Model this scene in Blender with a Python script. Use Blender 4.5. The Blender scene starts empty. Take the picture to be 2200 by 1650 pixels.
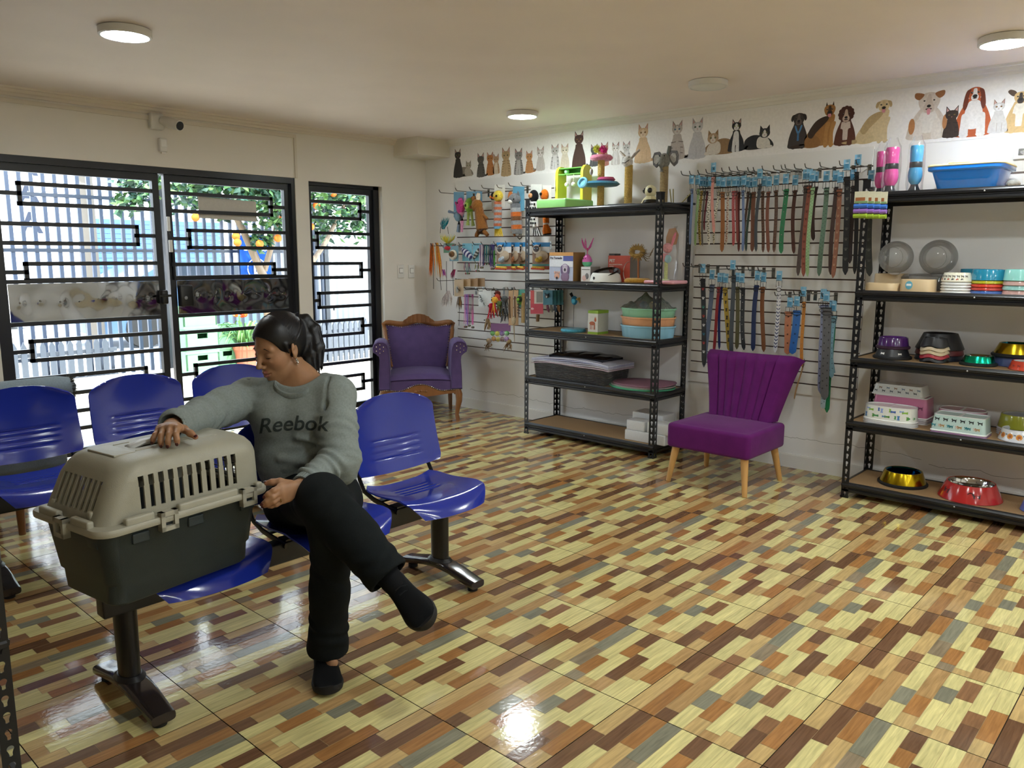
import bpy, math, random
import numpy as np
from mathutils import Vector, Matrix, Euler

S = bpy.context.scene
COL = S.collection
PI = math.pi

# ------------------------------------------------------------------ camera
CH = 1.3853                      # camera height (m); camera stands at x=0, y=0
FPX = 1707.0                     # focal length in pixels of the 2200 px wide frame
YAW, PITCH, ROLL = 0.739, -0.1611, 0.003
def _cam_axes():
    f = np.array([math.cos(YAW)*math.cos(PITCH), math.sin(YAW)*math.cos(PITCH), math.sin(PITCH)])
    r = np.cross(f, [0, 0, 1.0]); r /= np.linalg.norm(r)
    u = np.cross(r, f)
    c, s = math.cos(ROLL), math.sin(ROLL)
    return np.array([c*r+s*u, -s*r+c*u, f])
AX = _cam_axes()
cam_d = bpy.data.cameras.new('camera')
cam_d.sensor_fit = 'HORIZONTAL'; cam_d.sensor_width = 36.0
cam_d.lens = FPX/2200*36.0
cam_d.clip_start = 0.05; cam_d.clip_end = 200
cam = bpy.data.objects.new('camera', cam_d); COL.objects.link(cam)
cam.matrix_world = Matrix(((AX[0][0], AX[1][0], -AX[2][0], 0), (AX[0][1], AX[1][1], -AX[2][1], 0),
                           (AX[0][2], AX[1][2], -AX[2][2], CH), (0, 0, 0, 1)))
S.camera = cam

# ------------------------------------------------------------------ view / world / sun
S.view_settings.view_transform = 'Standard'
S.view_settings.look = 'None'
S.view_settings.gamma = 1.0
S.view_settings.exposure = 2.0
S.view_settings.use_curve_mapping = False
S.cycles.use_denoising = True
S.cycles.max_bounces = 10
S.cycles.diffuse_bounces = 5
S.cycles.glossy_bounces = 4
S.cycles.transparent_max_bounces = 24
S.cycles.sample_clamp_indirect = 6.0

world = bpy.data.worlds.new('sky'); S.world = world; world.use_nodes = True
wn = world.node_tree; wn.nodes.clear()
_o = wn.nodes.new('ShaderNodeOutputWorld'); _b = wn.nodes.new('ShaderNodeBackground')
_b.inputs['Color'].default_value = (0.86, 0.93, 1.0, 1); _b.inputs['Strength'].default_value = 2.0
wn.links.new(_b.outputs[0], _o.inputs[0])
sun_d = bpy.data.lights.new('sun', 'SUN'); sun_d.energy = 3.0; sun_d.angle = 0.02; sun_d.color = (1, 0.94, 0.84)
sun = bpy.data.objects.new('sun', sun_d); COL.objects.link(sun)
sun.rotation_euler = (math.radians(32), math.radians(-18), 0)     # high sun over the street behind the shop
LAMP_POWER = 34.0               # emission strength of a lit ceiling panel

# ------------------------------------------------------------------ picture -> place helpers (known planes only)
def _ray(x, y):
    return AX.T @ np.array([(x-1100)/FPX, -(y-825)/FPX, 1.0])
def on_x(x, y, X):
    d = _ray(x, y); return Vector(d*(X/d[0])) + Vector((0, 0, CH))
def on_y(x, y, Y):
    d = _ray(x, y); return Vector(d*(Y/d[1])) + Vector((0, 0, CH))
def on_z(x, y, Z=0.0):
    d = _ray(x, y); return Vector(d*((Z-CH)/d[2])) + Vector((0, 0, CH))

# ------------------------------------------------------------------ colours
def lin(c):
    """'#rrggbb' (as seen) -> linear tuple"""
    if isinstance(c, str):
        c = c.lstrip('#')
        c = [int(c[i:i+2], 16)/255 for i in (0, 2, 4)]
        return tuple(v/12.92 if v <= 0.04045 else ((v+0.055)/1.055)**2.4 for v in c)
    return tuple(c[:3])
def mixc(a, b, t):
    a, b = lin(a), lin(b); return tuple(x+(y-x)*t for x, y in zip(a, b))

# ------------------------------------------------------------------ mesh builder
class MB:
    def __init__(s, col='#808080'):
        s.v = []; s.f = []; s.c = []; s.col = lin(col); s.T = Matrix.Identity(4)
    def color(s, c): s.col = lin(c); return s
    def at(s, x=0, y=0, z=0, rx=0, ry=0, rz=0, sc=1.0):
        s.T = Matrix.Translation((x, y, z)) @ Euler((rx, ry, rz)).to_matrix().to_4x4() @ Matrix.Scale(sc, 4); return s
    def raw(s, verts, faces, col=None):
        n = len(s.v)
        T = s.T
        s.v += [tuple(T @ Vector(p)) for p in verts]
        s.f += [tuple(i+n for i in f) for f in faces]
        c = lin(col) if col is not None else s.col
        s.c += [c]*len(faces); return s
    def box(s, c, d, rz=0.0, col=None):
        x, y, z = d[0]/2, d[1]/2, d[2]/2
        cr, sr = math.cos(rz), math.sin(rz)
        vs = [(c[0]+a*x*cr-b*y*sr, c[1]+a*x*sr+b*y*cr, c[2]+e*z) for a in (-1, 1) for b in (-1, 1) for e in (-1, 1)]
        return s.raw(vs, [(0, 1, 3, 2), (4, 6, 7, 5), (0, 4, 5, 1), (2, 3, 7, 6), (0, 2, 6, 4), (1, 5, 7, 3)], col)
    def b2(s, lo, hi, col=None):
        return s.box([(a+b)/2 for a, b in zip(lo, hi)], [abs(b-a) for a, b in zip(lo, hi)], 0, col)
    def loft(s, rings, cap0=True, cap1=True, closed=False, col=None):
        n = len(rings[0]); m = len(rings); fs = []
        for i in range(m if closed else m-1):
            a, b = i*n, ((i+1) % m)*n
            for j in range(n):
                k = (j+1) % n; fs.append((a+j, a+k, b+k, b+j))
        if not closed:
            if cap0: fs.append(tuple(range(n-1, -1, -1)))
            if cap1: fs.append(tuple((m-1)*n+j for j in range(n)))
        return s.raw([p for r in rings for p in r], fs, col)
    def lathe(s, prof, c=(0, 0, 0), seg=24, sx=1.0, sy=1.0, col=None, cap0=True, cap1=True):
        rings = [[(c[0]+max(r, 1e-4)*sx*math.cos(2*PI*j/seg), c[1]+max(r, 1e-4)*sy*math.sin(2*PI*j/seg), c[2]+z) for j in range(seg)] for r, z in prof]
        return s.loft(rings, cap0, cap1, False, col)
    def tube(s, path, r, seg=8, closed=False, flat=None, col=None, up=(0, 0, 1), caps=True):
        """sweep a circle (or an ellipse r x flat) along a polyline; r may be a list"""
        P = [Vector(p) for p in path]; n = len(P); rings = []
        upv = Vector(up)
        for i, p in enumerate(P):
            if closed: t = (P[(i+1) % n]-P[i-1])
            else: t = P[min(i+1, n-1)]-P[max(i-1, 0)]
            t.normalize()
            a = upv.cross(t)
            if a.length < 1e-3: a = Vector((1, 0, 0)).cross(t)
            if a.length < 1e-3: a = Vector((0, 1, 0)).cross(t)
            a.normalize(); b = t.cross(a)
            rr = r[i] if isinstance(r, (list, tuple)) else r
            fl = rr if flat is None else (flat[i] if isinstance(flat, (list, tuple)) else flat)
            rings.append([tuple(p+a*(rr*math.cos(2*PI*j/seg))+b*(fl*math.sin(2*PI*j/seg))) for j in range(seg)])
        return s.loft(rings, caps, caps, closed, col)
    def cyl(s, p0, p1, r0, r1=None, seg=16, col=None):
        return s.tube([p0, p1], [r0, r0 if r1 is None else r1], seg, col=col)
    def ell(s, c, r, seg=16, rings=10, R=None, col=None):
        if not isinstance(r, (list, tuple)): r = (r, r, r)
        vs = []; fs = []
        for i in range(rings+1):
            a = PI*i/rings
            for j in range(seg):
                b = 2*PI*j/seg
                p = Vector((r[0]*math.sin(a)*math.cos(b), r[1]*math.sin(a)*math.sin(b), -r[2]*math.cos(a)))
                if R is not None: p = R @ p
                vs.append(tuple(p+Vector(c)))
        for i in range(rings):
            for j in range(seg):
                k = (j+1) % seg; a, b = i*seg, (i+1)*seg
                if i == 0: fs.append((a+j, b+k, b+j))
                elif i == rings-1: fs.append((a+j, a+k, b+j))
                else: fs.append((a+j, a+k, b+k, b+j))
        return s.raw(vs, fs, col)
    def prism(s, out, lo, hi, axis='z', col=None):
        """extrude a 2D outline; axis z: (x,y)->z ; x: (y,z)->x ; y: (x,z)->y"""
        def m(p, h): return {'z': (p[0], p[1], h), 'x': (h, p[0], p[1]), 'y': (p[0], h, p[1])}[axis]
        return s.loft([[m(p, lo) for p in out], [m(p, hi) for p in out]], col=col)
    def poly(s, pts, col=None):
        return s.raw(pts, [tuple(range(len(pts)))], col)
    def grid(s, fn, nu, nv, col=None, colfn=None):
        vs = [fn(i/nu, j/nv) for i in range(nu+1) for j in range(nv+1)]
        for i in range(nu):
            for j in range(nv): pass
        fs = [(i*(nv+1)+j, (i+1)*(nv+1)+j, (i+1)*(nv+1)+j+1, i*(nv+1)+j+1) for i in range(nu) for j in range(nv)]
        n = len(s.c); s.raw(vs, fs, col)
        if colfn:
            q = 0
            for i in range(nu):
                for j in range(nv):
                    s.c[n+q] = lin(colfn((i+.5)/nu, (j+.5)/nv)); q += 1
        return s
    def sheet(s, fn, nu, nv, th, col=None, colfn=None):
        """a grid surface with real thickness along its normals"""
        P = [[Vector(fn(i/nu, j/nv)) for j in range(nv+1)] for i in range(nu+1)]
        N = [[None]*(nv+1) for _ in range(nu+1)]
        for i in range(nu+1):
            for j in range(nv+1):
                a = P[min(i+1, nu)][j]-P[max(i-1, 0)][j]; b = P[i][min(j+1, nv)]-P[i][max(j-1, 0)]
                nn = a.cross(b); nn.normalize(); N[i][j] = nn
        w = nv+1; K = (nu+1)*w
        vs = [tuple(P[i][j]) for i in range(nu+1) for j in range(w)]+[tuple(P[i][j]-N[i][j]*th) for i in range(nu+1) for j in range(w)]
        fs = []; cs = []
        cc = lin(col) if col is not None else s.col
        for i in range(nu):
            for j in range(nv):
                a = (i*w+j, (i+1)*w+j, (i+1)*w+j+1, i*w+j+1)
                fs += [a, tuple(K+q for q in reversed(a))]
                k = lin(colfn((i+.5)/nu, (j+.5)/nv)) if colfn else cc
                cs += [k, k]
        edge = [(i, 0) for i in range(nu+1)]+[(nu, j) for j in range(1, w)]+[(i, nv) for i in range(nu-1, -1, -1)]+[(0, j) for j in range(nv-1, 0, -1)]
        for q in range(len(edge)):
            a = edge[q][0]*w+edge[q][1]; b = edge[(q+1) % len(edge)][0]*w+edge[(q+1) % len(edge)][1]
            fs.append((b, a, K+a, K+b)); cs.append(cc)
        n = len(s.c); s.raw(vs, fs); s.c[n:] = cs
        return s
    def rbox(s, c, d, r, seg=4, col=None, top=1.0, rz=0.0, edge=None):
        """box with rounded vertical corners (r) and softened top/bottom edges; top scales the upper outline"""
        x, y, z = d[0]/2, d[1]/2, d[2]/2
        r = min(r, x*.999, y*.999); e = min(r if edge is None else edge, z*.999)
        def ring(ins, zz, k):
            out = []
            for (qx, qy, a0) in ((1, 1, 0), (-1, 1, PI/2), (-1, -1, PI), (1, -1, 1.5*PI)):
                for i in range(seg+1):
                    a = a0+i*PI/2/seg
                    px = (qx*(x-r)+math.cos(a)*max(r-ins, r*.02))*k; py = (qy*(y-r)+math.sin(a)*max(r-ins, r*.02))*k
                    out.append((c[0]+px*math.cos(rz)-py*math.sin(rz), c[1]+px*math.sin(rz)+py*math.cos(rz), c[2]+zz))
            return out
        rings = []; m = 4
        for i in range(m+1):
            a = PI/2*i/m; rings.append(ring(e*(1-math.sin(a)), -z+e*(1-math.cos(a)), 1.0))
        for i in range(m+1):
            a = PI/2*i/m; rings.append(ring(e*(1-math.cos(a)), z-e*(1-math.sin(a)), top))
        return s.loft(rings, col=col)
    def mesh(s, name, smooth=38):
        me = bpy.data.meshes.new(name)
        me.from_pydata(s.v, [], s.f); me.update()
        at = me.color_attributes.new('Col', 'FLOAT_COLOR', 'CORNER')
        buf = np.ones((len(me.loops), 4), dtype=np.float32); k = 0
        for f, c in zip(s.f, s.c):
            buf[k:k+len(f), :3] = c; k += len(f)
        at.data.foreach_set('color', buf.ravel())
        if smooth:
            me.polygons.foreach_set('use_smooth', [True]*len(me.polygons))
            me.set_sharp_from_angle(angle=math.radians(smooth))
        return me

# ------------------------------------------------------------------ object helpers
def part(name, mb, mat, parent=None, smooth=38, label=None):
    me = mb.mesh(name, smooth) if isinstance(mb, MB) else mb
    if not me.materials: me.materials.append(mat)
    o = bpy.data.objects.new(name, me); COL.objects.link(o)
    if parent is not None: o.parent = parent
    if label: o['label'] = label
    return o
def tag(o, label, cat, group=None, kind=None):
    o['label'] = label; o['category'] = cat
    if group: o['group'] = group
    if kind: o['kind'] = kind
    return o
def thing(name, label, cat, loc=(0, 0, 0), rz=0.0, group=None):
    o = bpy.data.objects.new(name, None); COL.objects.link(o)
    o.empty_display_size = 0.05
    o.location = loc; o.rotation_euler = (0, 0, rz)
    return tag(o, label, cat, group)
def single(name, mb, mat, label, cat, group=None, loc=(0, 0, 0), rz=0.0, smooth=38, kind=None):
    o = part(name, mb, mat, None, smooth); o.location = loc; o.rotation_euler = (0, 0, rz)
    return tag(o, label, cat, group, kind)
def struct(name, mb, mat, smooth=38, parent=None):
    o = part(name, mb, mat, parent, smooth)
    if parent is None: o['kind'] = 'structure'
    return o
def copy_tree(o, parent=None):
    kids = list(o.children)
    c = o.copy(); COL.objects.link(c)
    if parent is not None: c.parent = parent
    for k in kids: copy_tree(k, c)
    return c
def text_mesh(txt, size, extrude=0.0008, bold=0.0, shear=0.0, space=1.0):
    cu = bpy.data.curves.new('t', 'FONT'); cu.body = txt; cu.size = size; cu.extrude = extrude
    cu.offset = bold; cu.shear = shear; cu.space_character = space; cu.align_x = 'CENTER'; cu.align_y = 'CENTER'
    o = bpy.data.objects.new('t', cu); COL.objects.link(o)
    dg = bpy.context.evaluated_depsgraph_get()
    me = bpy.data.meshes.new_from_object(o.evaluated_get(dg))
    vs = [tuple(v.co) for v in me.vertices]; fs = [tuple(p.vertices) for p in me.polygons]
    bpy.data.objects.remove(o); bpy.data.curves.remove(cu); bpy.data.meshes.remove(me)
    return vs, fs

# ------------------------------------------------------------------ materials (procedural; surface colour comes from the 'Col' attribute)
MATS = {}
def mat(name, rough=0.5, metal=0.0, noise=0.08, nscale=30.0, bump=0.0, bscale=200.0, spec=0.5, coat=0.0, sheen=0.0,
        stretch=None, trans=0.0, alpha=1.0, sss=0.0):
    m = bpy.data.materials.new(name); m.use_nodes = True; MATS[name] = m
    t = m.node_tree; b = t.nodes['Principled BSDF']; L = t.links.new
    a = t.nodes.new('ShaderNodeAttribute'); a.attribute_name = 'Col'
    tc = t.nodes.new('ShaderNodeTexCoord'); src = tc.outputs['Object']
    if stretch:
        mp = t.nodes.new('ShaderNodeMapping'); mp.inputs['Scale'].default_value = stretch
        L(src, mp.inputs['Vector']); src = mp.outputs[0]
    n = t.nodes.new('ShaderNodeTexNoise'); n.inputs['Scale'].default_value = nscale; n.inputs['Detail'].default_value = 5
    L(src, n.inputs['Vector'])
    hs = t.nodes.new('ShaderNodeHueSaturation')
    mr = t.nodes.new('ShaderNodeMapRange'); mr.inputs[1].default_value = .25; mr.inputs[2].default_value = .75
    mr.inputs[3].default_value = 1-noise; mr.inputs[4].default_value = 1+noise
    L(n.outputs['Fac'], mr.inputs[0]); L(mr.outputs[0], hs.inputs['Value']); L(a.outputs['Color'], hs.inputs['Color'])
    L(hs.outputs[0], b.inputs['Base Color'])
    b.inputs['Roughness'].default_value = rough; b.inputs['Metallic'].default_value = metal
    b.inputs['Specular IOR Level'].default_value = spec
    b.inputs['Coat Weight'].default_value = coat; b.inputs['Coat Roughness'].default_value = 0.08
    b.inputs['Sheen Weight'].default_value = sheen; b.inputs['Sheen Roughness'].default_value = 0.4
    if sss:
        b.inputs['Subsurface Weight'].default_value = sss; b.inputs['Subsurface Radius'].default_value = (1, .35, .2)
        b.inputs['Subsurface Scale'].default_value = 0.008
    if bump:
        n2 = t.nodes.new('ShaderNodeTexNoise'); n2.inputs['Scale'].default_value = bscale; n2.inputs['Detail'].default_value = 3
        L(src, n2.inputs['Vector'])
        bp = t.nodes.new('ShaderNodeBump'); bp.inputs['Strength'].default_value = bump; bp.inputs['Distance'].default_value = 0.002
        L(n2.outputs['Fac'], bp.inputs['Height']); L(bp.outputs[0], b.inputs['Normal'])
    return m
PAINT = mat('wall_paint', .6, noise=.025, nscale=3, bump=.15, bscale=90)
PLASTIC = mat('plastic', .38, noise=.04, nscale=12)
GLOSS = mat('glossy_plastic', .16, noise=.03, nscale=10, coat=.3)
SATIN = mat('textured_plastic', .45, noise=.04, nscale=20, bump=.25, bscale=450)
FABRIC = mat('fabric', .9, noise=.14, nscale=160, bump=.35, bscale=600, spec=.2)
PLUSH = mat('plush', .95, noise=.25, nscale=90, bump=.9, bscale=260, spec=.1, sheen=.3)
VELVET = mat('velvet', .85, noise=.12, nscale=14, bump=.15, bscale=700, spec=.15, sheen=.12)
METAL = mat('painted_metal', .32, noise=.05, nscale=15, spec=.5)
STEEL = mat('steel', .22, metal=1.0, noise=.06, nscale=20)
CHROME = mat('polished_metal', .10, metal=1.0, noise=.03, nscale=8)
WOOD = mat('wood', .42, noise=.22, nscale=22, stretch=(1, 1, .12), bump=.1, bscale=120)
BOARD = mat('chipboard', .75, noise=.12, nscale=160)
PAPER = mat('paper', .55, noise=.05, nscale=60)
LEATHER = mat('leather', .5, noise=.12, nscale=70, bump=.3, bscale=300)
RUBBER = mat('rubber', .7, noise=.1, nscale=50, bump=.2, bscale=400)
SISAL = mat('sisal', .9, noise=.3, nscale=140, bump=.9, bscale=300, spec=.1)
FOAM = mat('foam', .8, noise=.05, nscale=150, bump=.4, bscale=350, spec=.2)
SKIN = mat('skin', .48, noise=.06, nscale=60, bump=.08, bscale=420, spec=.4, sss=.12)
HAIR = mat('hair', .38, noise=.35, nscale=60, stretch=(1, 1, 1), bump=.15, bscale=180, spec=.35)
LEAF = mat('leaf', .45, noise=.3, nscale=20)
GROUND = mat('ground', .9, noise=.12, nscale=4, bump=.2, bscale=60)

def glassy(name, tint, gloss=0.12, rough=0.02, body=0.0, bodycol=(1, 1, 1)):
    """thin clear sheet: straight-through light plus a Fresnel-weighted reflection"""
    m = bpy.data.materials.new(name); m.use_nodes = True; t = m.node_tree; t.nodes.clear(); L = t.links.new
    o = t.nodes.new('ShaderNodeOutputMaterial'); tr = t.nodes.new('ShaderNodeBsdfTransparent'); tr.inputs[0].default_value = (*tint, 1)
    gl = t.nodes.new('ShaderNodeBsdfGlossy'); gl.inputs['Roughness'].default_value = rough
    lw = t.nodes.new('ShaderNodeLayerWeight'); lw.inputs[0].default_value = gloss+.15
    n = t.nodes.new('ShaderNodeTexNoise'); n.inputs['Scale'].default_value = 9
    bp = t.nodes.new('ShaderNodeBump'); bp.inputs['Strength'].default_value = .08; bp.inputs['Distance'].default_value = .01
    L(n.outputs['Fac'], bp.inputs['Height']); L(bp.outputs[0], gl.inputs['Normal'])
    mx = t.nodes.new('ShaderNodeMixShader'); mt = t.nodes.new('ShaderNodeMath'); mt.operation = 'MULTIPLY'; mt.inputs[1].default_value = gloss*4
    L(lw.outputs['Fresnel'], mt.inputs[0]); L(mt.outputs[0], mx.inputs[0]); L(tr.outputs[0], mx.inputs[1]); L(gl.outputs[0], mx.inputs[2])
    out = mx.outputs[0]
    if body:
        df = t.nodes.new('ShaderNodeBsdfDiffuse'); df.inputs[0].default_value = (*bodycol, 1)
        m2 = t.nodes.new('ShaderNodeMixShader'); m2.inputs[0].default_value = body
        L(out, m2.inputs[1]); L(df.outputs[0], m2.inputs[2]); out = m2.outputs[0]
    L(out, o.inputs[0]); return m
GLASS = glassy('window_glass', (.93, .96, .97), .08)
FILM = glassy('clear_film', (.97, .97, .97), .10, .08, .03)
BALL = glassy('clear_plastic', (.86, .86, .855), .2, .05, .2, (.55, .55, .54))
PRINT = mat('printed_fur', .6, noise=.11, nscale=75)
TINTFILM = glassy('tinted_film', (.75, .74, .72), .3, .06, .2, (.6, .6, .58))

def emitter(name, col, strength):
    m = bpy.data.materials.new(name); m.use_nodes = True; t = m.node_tree; t.nodes.clear()
    o = t.nodes.new('ShaderNodeOutputMaterial'); e = t.nodes.new('ShaderNodeEmission')
    e.inputs[0].default_value = (*col, 1); e.inputs[1].default_value = strength
    t.links.new(e.outputs[0], o.inputs[0]); return m
# ================================================================== the room
XW, YW, ZC = 5.03, 5.67, 2.385            # shelf wall, street wall, ceiling
XL, YF = -2.6, -3.2                       # far side of the shop behind and left of the camera
# ---- floor: square tiles printed with wood strips, two prints in checkerboard
TS, TX0, TY0 = 0.45, 1.4887, 1.7293
PRINT_A = [[('T', .66), ('D', 1)], [('O', .55), ('T', 1)], [('D', .15), ('S', .74), ('B', 1)], [('L', .3), ('G', .55), ('L', 1)],
           [('T', .2), ('O', .5), ('S', 1)], [('S', .1), ('L', .52), ('G', .75), ('L', 1)], [('T', .18), ('L', .64), ('B', .95), ('L', 1)],
           [('D', .32), ('B', .52), ('L', 1)], [('T', .2), ('O', .64), ('L', 1)]]
PRINT_B = [[('D', .6), ('T', 1)], [('L', .47), ('D', 1)], [('B', .15), ('T', .6), ('O', 1)], [('L', .2), ('g', .5), ('G', 1)],
           [('g', .13), ('O', .42), ('L', 1)], [('T', .1), ('L', .55), ('O', .76), ('D', 1)], [('S', .2), ('D', .64), ('L', 1)],
           [('L', .3), ('T', .5), ('L', 1)], [('L', .33), ('O', .68), ('S', 1)]]
STRIP = {'L': '#d6ca8b', 'T': '#c4a66f', 'S': '#b59160', 'B': '#8b6647', 'D': '#72533c', 'O': '#a67646', 'G': '#86836f', 'g': '#8f7f66'}
def build_floor():
    mb = MB('#3d3026'); rnd = random.Random(4)
    mb.poly([(XL-.2, YF-.2, -.0025), (XW+.3, YF-.2, -.0025), (XW+.3, YW+.16, -.0025), (XL-.2, YW+.16, -.0025)])
    for i in range(-10, 10):
        for j in range(-10, 12):
            x0, y0 = TX0+i*TS, TY0-j*TS
            if x0 > XW+.1 or y0 < YF-.3 or y0-TS > YW+.1 or x0+TS < XL-.2: continue
            g = .0016
            mb.poly([(x0+g, y0-TS+g, -.0007), (x0+TS-g, y0-TS+g, -.0007), (x0+TS-g, y0-g, -.0007), (x0+g, y0-g, -.0007)], '#b29c73')
            P = PRINT_A if (i+j) % 2 == 0 else PRINT_B
            for r, row in enumerate(P):
                a0 = 0.0
                for k, a1 in row:
                    xa, xb = x0+a0*TS+(g if a0 == 0 else .0007), x0+a1*TS-(g if a1 == 1 else .0007)
                    ya, yb = y0-(r+1)/9*TS+(g if r == 8 else .0006), y0-r/9*TS-(g if r == 0 else .0006)
                    h = rnd.uniform(.93, 1.07); c = tuple(min(1, v*h) for v in lin(STRIP[k]))
                    mb.poly([(xa, ya, 0), (xb, ya, 0), (xb, yb, 0), (xa, yb, 0)], c)
                    a0 = a1
    return mb
def floor_mat():
    m = bpy.data.materials.new('glazed_floor_tile'); m.use_nodes = True; t = m.node_tree; b = t.nodes['Principled BSDF']; L = t.links.new
    a = t.nodes.new('ShaderNodeAttribute'); a.attribute_name = 'Col'
    tc = t.nodes.new('ShaderNodeTexCoord'); mp = t.nodes.new('ShaderNodeMapping'); mp.inputs['Scale'].default_value = (5, 70, 1)
    L(tc.outputs['Object'], mp.inputs[0])
    n = t.nodes.new('ShaderNodeTexNoise'); n.inputs['Scale'].default_value = 1.6; n.inputs['Detail'].default_value = 7; n.inputs['Distortion'].default_value = .6
    L(mp.outputs[0], n.inputs['Vector'])
    mr = t.nodes.new('ShaderNodeMapRange'); mr.inputs[1].default_value = .3; mr.inputs[2].default_value = .7; mr.inputs[3].default_value = .72; mr.inputs[4].default_value = 1.12
    L(n.outputs['Fac'], mr.inputs[0])
    hs = t.nodes.new('ShaderNodeHueSaturation'); L(a.outputs['Color'], hs.inputs['Color']); L(mr.outputs[0], hs.inputs['Value'])
    L(hs.outputs[0], b.inputs['Base Color']); b.inputs['Roughness'].default_value = .10; b.inputs['Specular IOR Level'].default_value = .55
    n2 = t.nodes.new('ShaderNodeTexNoise'); n2.inputs['Scale'].default_value = 55; n2.inputs['Detail'].default_value = 2
    L(tc.outputs['Object'], n2.inputs['Vector'])
    bp = t.nodes.new('ShaderNodeBump'); bp.inputs['Strength'].default_value = .06; bp.inputs['Distance'].default_value = .004
    L(n2.outputs['Fac'], bp.inputs['Height']); L(bp.outputs[0], b.inputs['Normal'])
    return m
struct('floor', build_floor(), floor_mat(), smooth=0)

WALLC = '#efeeec'
mb = MB('#f1e6e0'); mb.b2((XL-.1, YF-.1, ZC), (XW+.1, YW+.15, ZC+.1)); struct('ceiling', mb, PAINT)
# ---- street wall with the wide gate opening and the narrow door opening
GX0, GX1, GZ = 1.49, 3.645, 1.985
DX0, DX1, DZ = 3.77, 4.52, 1.972
mb = MB('#e8e3d9'); Y0, Y1 = YW, YW+.15
mb.b2((XL-.1, Y0, 0), (GX0, Y1, ZC)); mb.b2((GX0, Y0, GZ), (GX1, Y1, ZC)); mb.b2((GX1, Y0, 0), (DX0, Y1, ZC))
mb.b2((DX0, Y0, DZ), (DX1, Y1, ZC)); mb.b2((DX1, Y0, 0), (XW+.1, Y1, ZC)); struct('wall_back', mb, PAINT)
# ---- shelf wall, with the long plaster crack above the skirting
mb = MB(WALLC); mb.b2((XW, YF-.1, 0), (XW+.1, YW, ZC))
rnd = random.Random(8); mb.color('#6a6660')
for y0, y1, zb in ((5.1, 3.0, .17), (2.2, 1.3, .20), (1.25, .55, .17)):
    y = y0; z = zb
    while y > y1:
        y2 = y-rnd.uniform(.008, .04); z2 = z*.75+zb*.25+rnd.uniform(-.008, .008)
        mb.poly([(XW-.0006, y, z), (XW-.0006, y2, z2), (XW-.0006, y2, z2+.0018), (XW-.0006, y, z+.0018)]); y, z = y2, z2
struct('wall_right', mb, PAINT)
mb = MB('#eae7e0'); mb.b2((XL-.1, YF-.1, 0), (XL, YW, ZC)); struct('wall_left', mb, PAINT)
mb = MB('#eae7e0'); mb.b2((XL, YF-.1, 0), (XW, YF, ZC)); struct('wall_front', mb, PAINT)
# ---- mouldings
mb = MB('#e2d8ca'); prof = [(0, 0), (0, -.052), (.010, -.052), (.014, -.036), (.024, -.030), (.034, -.014), (.046, -.012), (.050, 0)]
def moulding(mb, axis, a, b, wall, prof, z):
    for (d0, h0), (d1, h1) in zip(prof, prof[1:]+prof[:1]):
        if axis == 'x': q = [(a, wall-d0, z+h0), (b, wall-d0, z+h0), (b, wall-d1, z+h1), (a, wall-d1, z+h1)]
        else: q = [(wall-d0, a, z+h0), (wall-d0, b, z+h0), (wall-d1, b, z+h1), (wall-d1, a, z+h1)]
        mb.poly(q)
moulding(mb, 'x', XL, 4.66, YW, prof, ZC); struct('trim_1', mb, PAINT)
mb = MB('#e9e6de'); moulding(mb, 'y', YF, 5.345, XW, prof, ZC); struct('trim_2', mb, PAINT)
mb = MB('#e2dccf'); mb.b2((4.66, 5.345, 2.24), (XW, YW, ZC)); struct('trim_3', mb, PAINT)        # boxed-in corner under the ceiling
mb = MB('#dcd4c5'); mb.b2((XL, YW-.014, 2.292), (3.655, YW, 2.318)); mb.b2((3.645, YW-.012, 1.985), (3.665, YW, 2.318)); struct('trim_4', mb, PAINT)
mb = MB('#ebe9e4'); mb.b2((XW-.012, YF, 0), (XW, YW, .085)); mb.b2((XW-.008, YF, .085), (XW, YW, .092)); struct('baseboard_right', mb, PAINT)
mb = MB('#ebe9e4'); mb.b2((DX1, YW-.012, 0), (XW-.012, YW, .085)); struct('baseboard_back', mb, PAINT)

# ---- steel gates: key-pattern grilles with glass behind
IRON = '#15161a'
def bar(mb, x0, z0, x1, z1, y, t=.026, d=.024):
    mb.b2((min(x0, x1)-t/2, y-d/2, min(z0, z1)-t/2), (max(x0, x1)+t/2, y+d/2, max(z0, z1)+t/2))
def key_bars(mb, xa, xb, y, groups):
    """groups: (z_top, z_bottom, open side 'L'/'R', reach of the closed side)"""
    for zt, zb, side, xin in groups:
        zm = (zt+zb)/2
        if side == 'L':      # horizontals meet the right stile, closed by an upright near the left
            bar(mb, xin, zt, xb, zt, y); bar(mb, xin, zb, xb, zb, y); bar(mb, xin, zb, xin, zt, y); bar(mb, xa, zm, xin, zm, y)
        else:
            bar(mb, xa, zt, xin, zt, y); bar(mb, xa, zb, xin, zb, y); bar(mb, xin, zb, xin, zt, y); bar(mb, xin, zm, xb, zm, y)
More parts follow.
